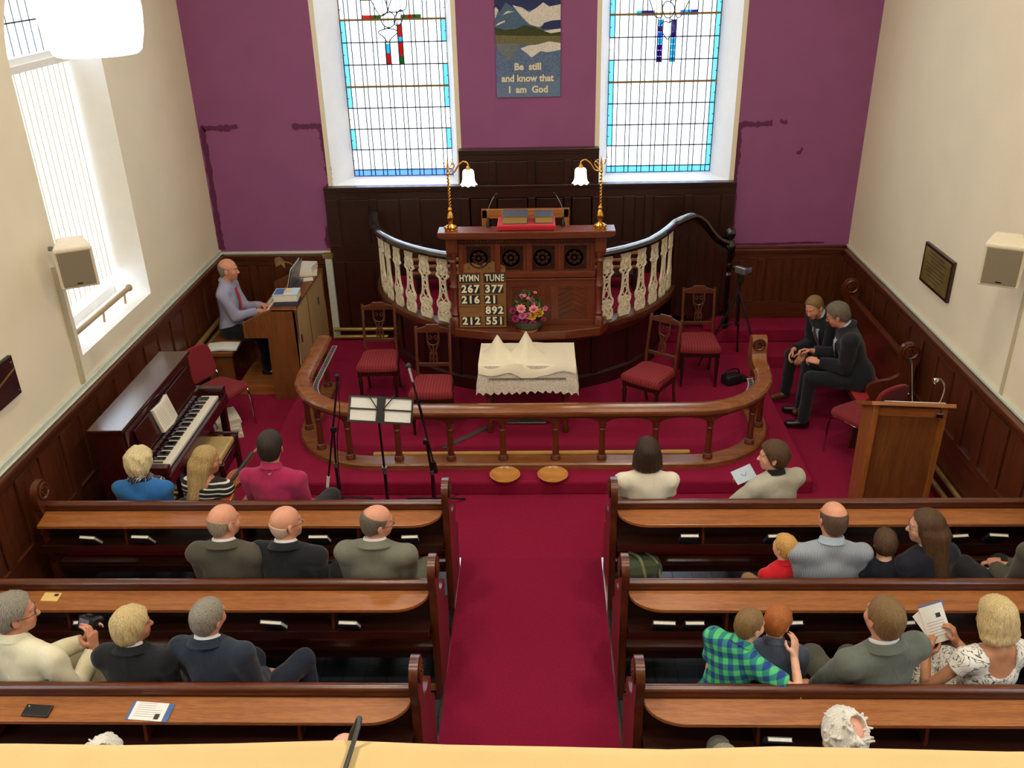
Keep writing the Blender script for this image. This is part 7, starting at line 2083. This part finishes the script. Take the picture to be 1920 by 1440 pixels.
def floral(name, base, dark, red):
    m, nt, b = base_mat(name)
    v = mapping(nt, (1, 1, 1))
    n = N(nt, 'ShaderNodeTexNoise', Scale=11.0, Detail=3.0, Distortion=2.5); nt.links.new(v, n.inputs['Vector'])
    lines = ramp(nt, n.outputs['Fac'], [(0.0, base), (0.47, base), (0.485, dark), (0.505, dark), (0.52, base), (1.0, base)])
    vo = N(nt, 'ShaderNodeTexVoronoi', Scale=9.0); nt.links.new(v, vo.inputs['Vector'])
    n2 = N(nt, 'ShaderNodeTexNoise', Scale=4.0); nt.links.new(v, n2.inputs['Vector'])
    ad = N(nt, 'ShaderNodeMath', operation='ADD'); nt.links.new(vo.outputs['Distance'], ad.inputs[0]); nt.links.new(n2.outputs['Fac'], ad.inputs[1])
    mk_ = ramp(nt, ad.outputs[0], [(0.0, (1, 1, 1, 1)), (0.50, (1, 1, 1, 1)), (0.53, (0, 0, 0, 1)), (1.0, (0, 0, 0, 1))])
    mx = nt.nodes.new('ShaderNodeMix'); mx.data_type = 'RGBA'; nt.links.new(mk_, mx.inputs[0]); nt.links.new(lines, mx.inputs[6]); mx.inputs[7].default_value = red
    nt.links.new(mx.outputs[2], b.inputs['Base Color']); b.inputs['Roughness'].default_value = 0.85
    return m
M['floral'] = floral('white_floral_cotton', C(228, 224, 212), C(44, 46, 48), C(206, 84, 84))
M['scarf'] = floral('navy_white_scarf', C(32, 40, 66), C(210, 208, 190), C(150, 150, 150))

PEW = 'people sitting in the pews'
def py(k, d=0.19): return ROWS[k] + d
D = R_
# ---- row 0, piano side
person('elderly woman with curly white hair in a blue cardigan, front pew beside the piano', (-2.93, py(0), 0), D(0), 0.865, skin='pale', hair=('curly', 'cream'), top='cardigan_blue', bottom='trousers_navy', head=(D(-8), D(-6), 0), female=True, group=PEW, scarf=True, seed=2, wide=1.12, bulk=0.008)
_, I = person('woman with long straight blonde hair in a striped sleeveless top, holding a violin', (-2.46, py(0, 0.22), 0), D(-10), 0.875, skin='tan', hair=('long', 'blonde'), top='stripe_bw', bottom='trousers_dark', head=(D(-62), D(-8), 0), female=True, group=PEW, seed=3, sleeve=0.25, rh=(0.22, 0.16, 0.76), lh=(0.06, 0.26, 0.80), lhand=((0.3, 0.9, 0.1), (0.3, 0, -1), 0.9), rhand=((0.1, 0.9, 0.3), (-0.8, 0, -0.5), 0.9), neckdrop=0.03)
person('man in a magenta shirt with short dark hair, front pew by the microphone stand', (-1.955, py(0, 0.2), 0), D(-6), 1.02, skin='tan', hair=('short', 'nearblack'), top='shirt_magenta', bottom='trousers_charcoal', head=(D(6), D(-4), 0), group=PEW, seed=4, collar='shirt_magenta', rknee=(0.24, 0.47, 0.56), lknee=(-0.08, 0.46, 0.55), rh=(0.16, 0.28, 0.62))
# ---- row 0, lectern side
person('woman with a dark brown bob in a cream short-sleeved blouse, front pew at the aisle', (0.755, py(0, 0.2), 0), D(0), 0.945, skin='pale', hair=('bob', 'dark'), top='blouse_cream', bottom='trousers_navy', head=(D(0), D(4), 0), female=True, group=PEW, seed=5, sleeve=0.42, wide=1.1)
_, I5 = person('woman with short brown hair in a grey-beige cardigan, looking sideways with a paper', (1.70, py(0, 0.2), 0), D(12), 0.92, skin='pale', hair=('pixie', 'brown'), top='cardigan_grey', bottom='trousers_dark', head=(D(68), D(-4), 0), female=True, group=PEW, seed=6, collar='trim_black', lh=(-0.40, 0.20, 0.60), rh=(-0.10, 0.24, 0.82), rhand=((-0.6, 0.5, 0.3), (-0.3, -0.6, -0.4), 0.7), lhand=((-0.9, 0.3, -0.2), (0, 0, -1), 0.5), lel=(-0.8, -0.5, -0.2), wide=1.12, bulk=0.01, lean=(0.0, D(-4), D(8)))
# ---- row 1, piano side
person('balding grey-haired man in a grey-brown suit jacket, second pew on the piano side', (-2.02, py(1), 0), D(-4), 0.995, skin='pink', hair=('bald', 'fringe', 0.03), top='jacket_greybrown', jacket=True, collar='shirt_white', bottom='trousers_grey', head=(D(-36), D(-2), 0), group=PEW, seed=7)
person('almost bald man with glasses in a black jacket, second pew on the piano side', (-1.625, py(1), 0), D(-8), 0.98, skin='pink', hair=('bald', 'skinwhite', 0.0), top='jacket_black', jacket=True, collar='shirt_white', bottom='trousers_black', head=(D(-44), D(0), 0), glasses=True, group=PEW, seed=8, wide=1.05)
person('grey-haired man with bald crown and glasses in a grey-green suit, second pew by the aisle', (-1.055, py(1), 0), D(-6), 0.995, skin='pink', hair=('bald', 'darkgrey', 0.066), top='jacket_greygreen', jacket=True, collar='shirt_white', bottom='trousers_grey', head=(D(-56), D(-4), D(6)), glasses=True, group=PEW, seed=9, wide=1.06, rknee=(0.20, 0.46, 0.56))
# ---- row 1, lectern side
person('small blond boy in a red shirt and khaki trousers, second pew on the lectern side', (1.545, py(1, 0.22), 0), D(26), 0.71, skin='child', hair=('full', 'sandy'), top='shirt_red', bottom='trousers_khaki', head=(D(14), D(0), 0), group=PEW, seed=10, wide=1.12, lknee=(-0.20, 0.24, 0.56), rknee=(0.0, 0.32, 0.54), collar='shirt_red')
person('man with a bald crown in a striped shirt, seated between two boys', (1.80, py(1), 0), D(0), 1.0, skin='pink', hair=('bald', 'brownfringe', 0.062), top='stripe_shirt', bottom='trousers_charcoal', head=(D(10), D(2), 0), group=PEW, seed=11, collar='shirt_paleblue', wide=1.08)
person('brown-haired boy in a dark top, seated beside the woman with long dark hair', (2.15, py(1, 0.2), 0), D(0), 0.755, skin='child', hair=('full', 'brown'), top='top_navy', bottom='trousers_dark', head=(D(-6), D(-10), 0), group=PEW, seed=12)
person('woman with very long dark brown hair and glasses looking towards the boy', (2.45, py(1, 0.2), 0), D(14), 0.94, skin='pale', hair=('long', 'brown'), top='top_navy', bottom='trousers_dark', head=(D(58), D(-6), 0), glasses=True, female=True, group=PEW, seed=13, lean=(0, D(-6), 0))
person('person in dark grey suit with clasped hands, wall end of the second pew', (3.20, py(1, 0.22), 0), D(18), 1.02, skin='pink', hair=('short', 'grey'), top='jacket_greybrown', jacket=True, collar='shirt_white', bottom='trousers_charcoal', head=(D(8), 0, 0), group=PEW, seed=14, lh=(-0.10, 0.30, 0.68), rh=(-0.02, 0.30, 0.67), lhand=((0.6, 0.7, 0), (0.2, -0.2, -0.9), 0.9), rhand=((-0.6, 0.7, 0), (-0.2, -0.2, -0.9), 0.9), lknee=(-0.20, 0.45, 0.60))
# ---- row 2, piano side
_, I14 = person('grey-haired man with glasses in a cream shirt holding a camera', (-2.91, py(2), 0), D(-14), 1.01, skin='pink', hair=('full', 'grey'), top='shirt_cream', bottom='trousers_beige', head=(D(-44), D(-6), 0), glasses=True, group=PEW, seed=15, collar='shirt_cream', lh=(0.17, 0.30, 0.86), rh=(0.27, 0.24, 0.88), lhand=((0.3, 0.3, 0.85), (0.8, -0.1, 0.0), 0.55), rhand=((-0.1, 0.25, 0.95), (-0.9, 0.0, 0.1), 0.55), wide=1.12, bulk=0.006, rknee=(0.26, 0.44, 0.57))
person('woman with layered short blonde hair in a black jacket, third pew on the piano side', (-2.265, py(2), 0), D(-6), 0.91, skin='pink', hair=('layered', 'paleblonde'), top='jacket_black', jacket=True, collar='shirt_white', bottom='trousers_black', head=(D(-46), D(-4), D(4)), female=True, group=PEW, seed=16, wide=1.15)
person('grey-haired man in a navy jacket, third pew on the piano side', (-1.79, py(2, 0.2), 0), D(-14), 0.97, skin='pink', hair=('crop', 'grey'), top='jacket_navy', jacket=True, collar='shirt_white', bottom='trousers_navy', head=(D(-14), D(2), D(10)), group=PEW, seed=17, lean=(0, D(-6), 0), rknee=(0.22, 0.46, 0.57), wide=1.06)
# ---- row 2, lectern side
person('boy in a green and blue checked shirt with his arm round the red-haired boy', (0.965, py(2, 0.20), 0), D(-40), 0.80, skin='child', hair=('crop', 'lightbrown'), top='check_shirt', bottom='trousers_navy', head=(D(-24), D(-4), 0), group=PEW, seed=18, seat=0.56, sleeve=0.62, lean=(D(12), D(10), 0), rh=(0.30, 0.27, 0.96), rhand=((-0.25, 0.5, 0.8), (-0.8, 0.3, 0.1), 0.5), rel=(0.95, -0.30, -0.45), lh=(0.0, 0.26, 0.74), collar='check_shirt')
person('red-haired boy in a grey-blue shirt being hugged in the third pew', (1.27, py(2, 0.26), 0), D(-10), 0.77, skin='child', hair=('full', 'ginger'), top='shirt_greyblue', bottom='trousers_dark', head=(D(-34), D(-16), 0), group=PEW, seed=19, seat=0.50, sleeve=0.5, lean=(D(6), 0, 0), collar='shirt_greyblue')
person('man with short brown hair in a grey suit, resting one hand on the pew cushion', (1.86, py(2), 0), D(14), 1.03, skin='pink', hair=('short', 'lightbrown'), top='jacket_grey', jacket=True, collar='shirt_white', bottom='trousers_grey', head=(D(8), D(6), D(-2)), group=PEW, seed=20, lean=(D(-2), D(-6), 0), lh=(-0.20, 0.30, 0.52), lhand=((-0.85, 0.4, -0.05), (0, 0, -1), 0.25), lel=(-0.9, -0.6, -0.3), lknee=(-0.14, 0.46, 0.60), rh=(0.0, 0.30, 0.66))
_, I20 = person('woman with a blonde bob in a white floral dress reading a leaflet', (2.42, py(2), 0), D(12), 0.97, skin='tan', hair=('bob', 'paleblonde'), top='floral', bottom='floral', skirt=True, head=(D(10), D(-10), 0), female=True, group=PEW, seed=21, sleeve=0.30, neckdrop=0.055, lh=(-0.20, 0.25, 0.80), rh=(0.02, 0.30, 0.82), lhand=((0.2, 0.3, 0.9), (0.6, 0.5, 0.1), 0.8), rhand=((-0.2, 0.3, 0.9), (-0.6, 0.5, 0.1), 0.8), lel=(-0.8, -0.3, -0.7))
# ---- row 3, just below the gallery edge
person('elderly person with wispy white hair and pink scalp, fourth pew on the lectern side', (1.335, py(3, 0.2), 0), D(0), 1.06, skin='pink', hair=('wild', 'white'), top='cardigan_grey', bottom='trousers_dark', head=(D(4), D(-6), 0), glasses=True, group=PEW, seed=22)
person('white-haired person mostly hidden below the gallery edge, fourth pew near the wall', (-2.02, py(3, 0.2), 0), D(0), 0.88, skin='pale', hair=('wild', 'white'), top='cardigan_grey', bottom='trousers_dark', group=PEW, seed=23)
person('person mostly hidden below the gallery edge, fourth pew on the piano side by the aisle', (-0.91, py(3, 0.2), 0), D(0), 0.905, skin='pale', hair=('bald', 'grey'), top='jacket_greybrown', jacket=True, bottom='trousers_dark', group=PEW, seed=24)
person('person with grey trousers mostly hidden below the gallery edge, fourth pew, lectern side', (0.82, py(3, 0.2), 0), D(0), 0.84, skin='pale', hair=('short', 'grey'), top='jacket_greybrown', jacket=True, bottom='trousers_grey', group=PEW, seed=25, lknee=(-0.1, 0.42, 0.54), rknee=(0.09, 0.50, 0.70))
# ---- organist
person('balding organist in a lavender shirt and red tie playing the organ', (-3.47, 9.30, 0.0), D(-90), 1.0, seat=0.555, skin='pink', hair=('bald', 'grey'), top='shirt_lavender', bottom='trousers_black', head=(D(4), D(-4), 0), group='musicians', seed=26, collar='shirt_lavender', tie='tie_red', lh=(-0.06, 0.36, 0.885), rh=(0.12, 0.37, 0.885), lhand=((0.1, 1, -0.05), (0, -0.1, -1), 0.45), rhand=((-0.1, 1, -0.05), (0, -0.1, -1), 0.45), lean=(D(2), 0, 0), lknee=(-0.12, 0.36, 0.60), rknee=(0.14, 0.36, 0.60))
# ---- two men on the wall pew
person('man with grey-blond hair in a dark suit and plum tie leaning towards his neighbour', (3.10, 8.64, 0.014), D(112), 0.95, seat=0.46, skin='pink', hair=('crop', 'lightbrown'), top='suit_dark', jacket=True, collar='shirt_paleblue', vfront='shirt_paleblue', tie='tie_plum', bottom='suit_dark', shoes='shoe_brown', head=(D(20), D(-22), D(8)), lean=(D(30), D(6), 0), group='men on the wall pew', seed=27, lh=(-0.08, 0.50, 0.66), rh=(0.12, 0.48, 0.62), lhand=((0.1, 0.5, -0.8), (0.6, -0.3, -0.3), 0.5), rhand=((-0.2, 0.6, -0.6), (-0.6, 0, -0.5), 0.6), lknee=(-0.16, 0.44, 0.54), rknee=(0.16, 0.46, 0.54))
person('man with full brown-grey hair and glasses in a dark suit nearest the lectern', (3.12, 8.06, 0.014), D(80), 1.0, seat=0.46, skin='pink', hair=('full', 'darkgrey'), top='suit_dark', jacket=True, collar='shirt_paleblue', vfront='shirt_paleblue', bottom='suit_dark', shoes='shoe_black', head=(D(-12), D(-24), D(-4)), glasses=True, lean=(D(20), D(4), 0), group='men on the wall pew', seed=28, lh=(-0.04, 0.40, 0.70), rh=(0.18, 0.44, 0.72), lhand=((0.4, 0.8, 0.1), (0.3, -0.2, -0.8), 1.0), rhand=((0.0, 0.9, 0.1), (-0.5, 0.1, -0.8), 0.8), lknee=(-0.12, 0.46, 0.56), rknee=(0.16, 0.46, 0.56), wide=1.08, bulk=0.006)

# ---- things people hold
vl = empty('violin', (-2.302, 5.592, 0.915), D(-55), 'brown violin held upright on the lap of the woman with long blonde hair', 'violin')
vl.rotation_euler = Vector((0.10, 0.20, 0.10)).to_track_quat('Y', 'Z').to_euler()
bo = [(p[0], p[1]) for p in catmull([(0, -0.18, 0), (0.085, -0.155, 0), (0.10, -0.09, 0), (0.06, -0.02, 0), (0.075, 0.06, 0), (0.06, 0.12, 0), (0, 0.15, 0), (-0.06, 0.12, 0), (-0.075, 0.06, 0), (-0.06, -0.02, 0), (-0.10, -0.09, 0), (-0.085, -0.155, 0)], 4, True)]
MB().prism(bo, -0.018, 0.018, 'z').build('violin_body', M['violin'], vl, bevel=0.006)
MB().obox((0, 0.17, 0.024), (0.026, 0.27, 0.010)).build('fingerboard', M['black'], vl, bevel=0.002)
MB().obox((0, 0.22, 0.008), (0.022, 0.14, 0.022)).build('neck', M['violin'], vl)
sc_ = MB().tube(catmull([(0, 0.29, 0.01), (0, 0.34, 0.006), (0, 0.375, -0.004), (0, 0.385, -0.02), (0, 0.372, -0.026), (0, 0.365, -0.014)], 4), 0.010, 8).build('scroll', M['violin'], vl, smooth=True)
for i in range(4): MB().tube([(-0.03 if i % 2 else 0.03, 0.31 + i * 0.016, 0.008), (0, 0.31 + i * 0.016, 0.008)], 0.004, 6).build('tuning_peg', M['black'], sc_)
MB().box(-0.02, 0.02, -0.045, -0.041, 0.018, 0.045).build('bridge', M['pole_wood'], vl)
MB().prism([(-0.022, -0.17), (0.022, -0.17), (0.012, -0.06), (-0.012, -0.06)], 0.024, 0.032, 'z').build('tailpiece', M['black'], vl)
def to_world(I, root_loc, rz, p):
    v = Matrix.Rotation(rz, 3, 'Z') @ Vector(p) + Vector(root_loc); return tuple(v)
w14 = to_world(I14, (-2.91, py(2), 0), D(-14), (0.20, 0.31, 0.985))
ca_ = empty('compact_camera', w14, D(-14), 'black camera with lit rear screen held up by the man in the cream shirt', 'camera')
ca_.rotation_euler = (D(-28), 0, D(-20))
MB().box(-0.06, 0.06, -0.02, 0.03, -0.04, 0.04).build('body', M['blackplastic'], ca_, bevel=0.010)
MB().tube([(0.0, 0.03, 0), (0.0, 0.09, 0)], 0.030, 14).build('lens', M['black'], ca_, smooth=True)
MB().box(-0.045, 0.025, -0.022, -0.0195, -0.028, 0.028).build('rear_screen', M['screen'], ca_)
MB().box(-0.02, 0.02, -0.012, 0.015, 0.038, 0.055).build('viewfinder', M['blackplastic'], ca_, bevel=0.004)
w5 = (1.50, 5.74, 0.90)
pa = empty('paper_sheet', w5, D(30), 'pale blue printed paper held by the woman in the grey-beige cardigan', 'paper')
pa.rotation_euler = (D(38), D(-10), D(24))
MB().box(-0.085, 0.085, -0.055, 0.055, 0, 0.0015).build('sheet', M['paper_blue'], pa)
MB().tube(catmull([(-0.02, 0.01, 0.002), (0.0, -0.015, 0.002), (0.02, 0.005, 0.002)], 4), 0.002, 4).build('printed_mark', M['leaflet_blue'], pa)
w20 = to_world(I20, (2.42, py(2), 0), D(12), (-0.09, 0.36, 0.92))
le = empty('leaflet', w20, D(12), 'white printed leaflet with blue edge held by the woman in the floral dress', 'leaflet')
le.rotation_euler = (D(52), D(-6), D(16))
MB().box(-0.075, 0.075, -0.105, 0.105, 0, 0.0015).build('sheet', M['white'], le)
MB().box(-0.075, 0.085, 0.075, 0.115, -0.002, -0.0005).build('blue_sheet', M['leaflet_blue'], le)
MB().obox((-0.05, 0.02, -0.003), (0.10, 0.15, 0.001), (0, 0, 0.35)).build('second_sheet', M['white'], le)
MB().box(0.015, 0.045, 0.03, 0.055, 0.0015, 0.0021).build('printed_square', M['ink'], le)
for k in range(6): MB().box(-0.055, 0.055, 0.01 - k * 0.016, 0.014 - k * 0.016, 0.0015, 0.0019).build('text_line', M['print_grey'], le)
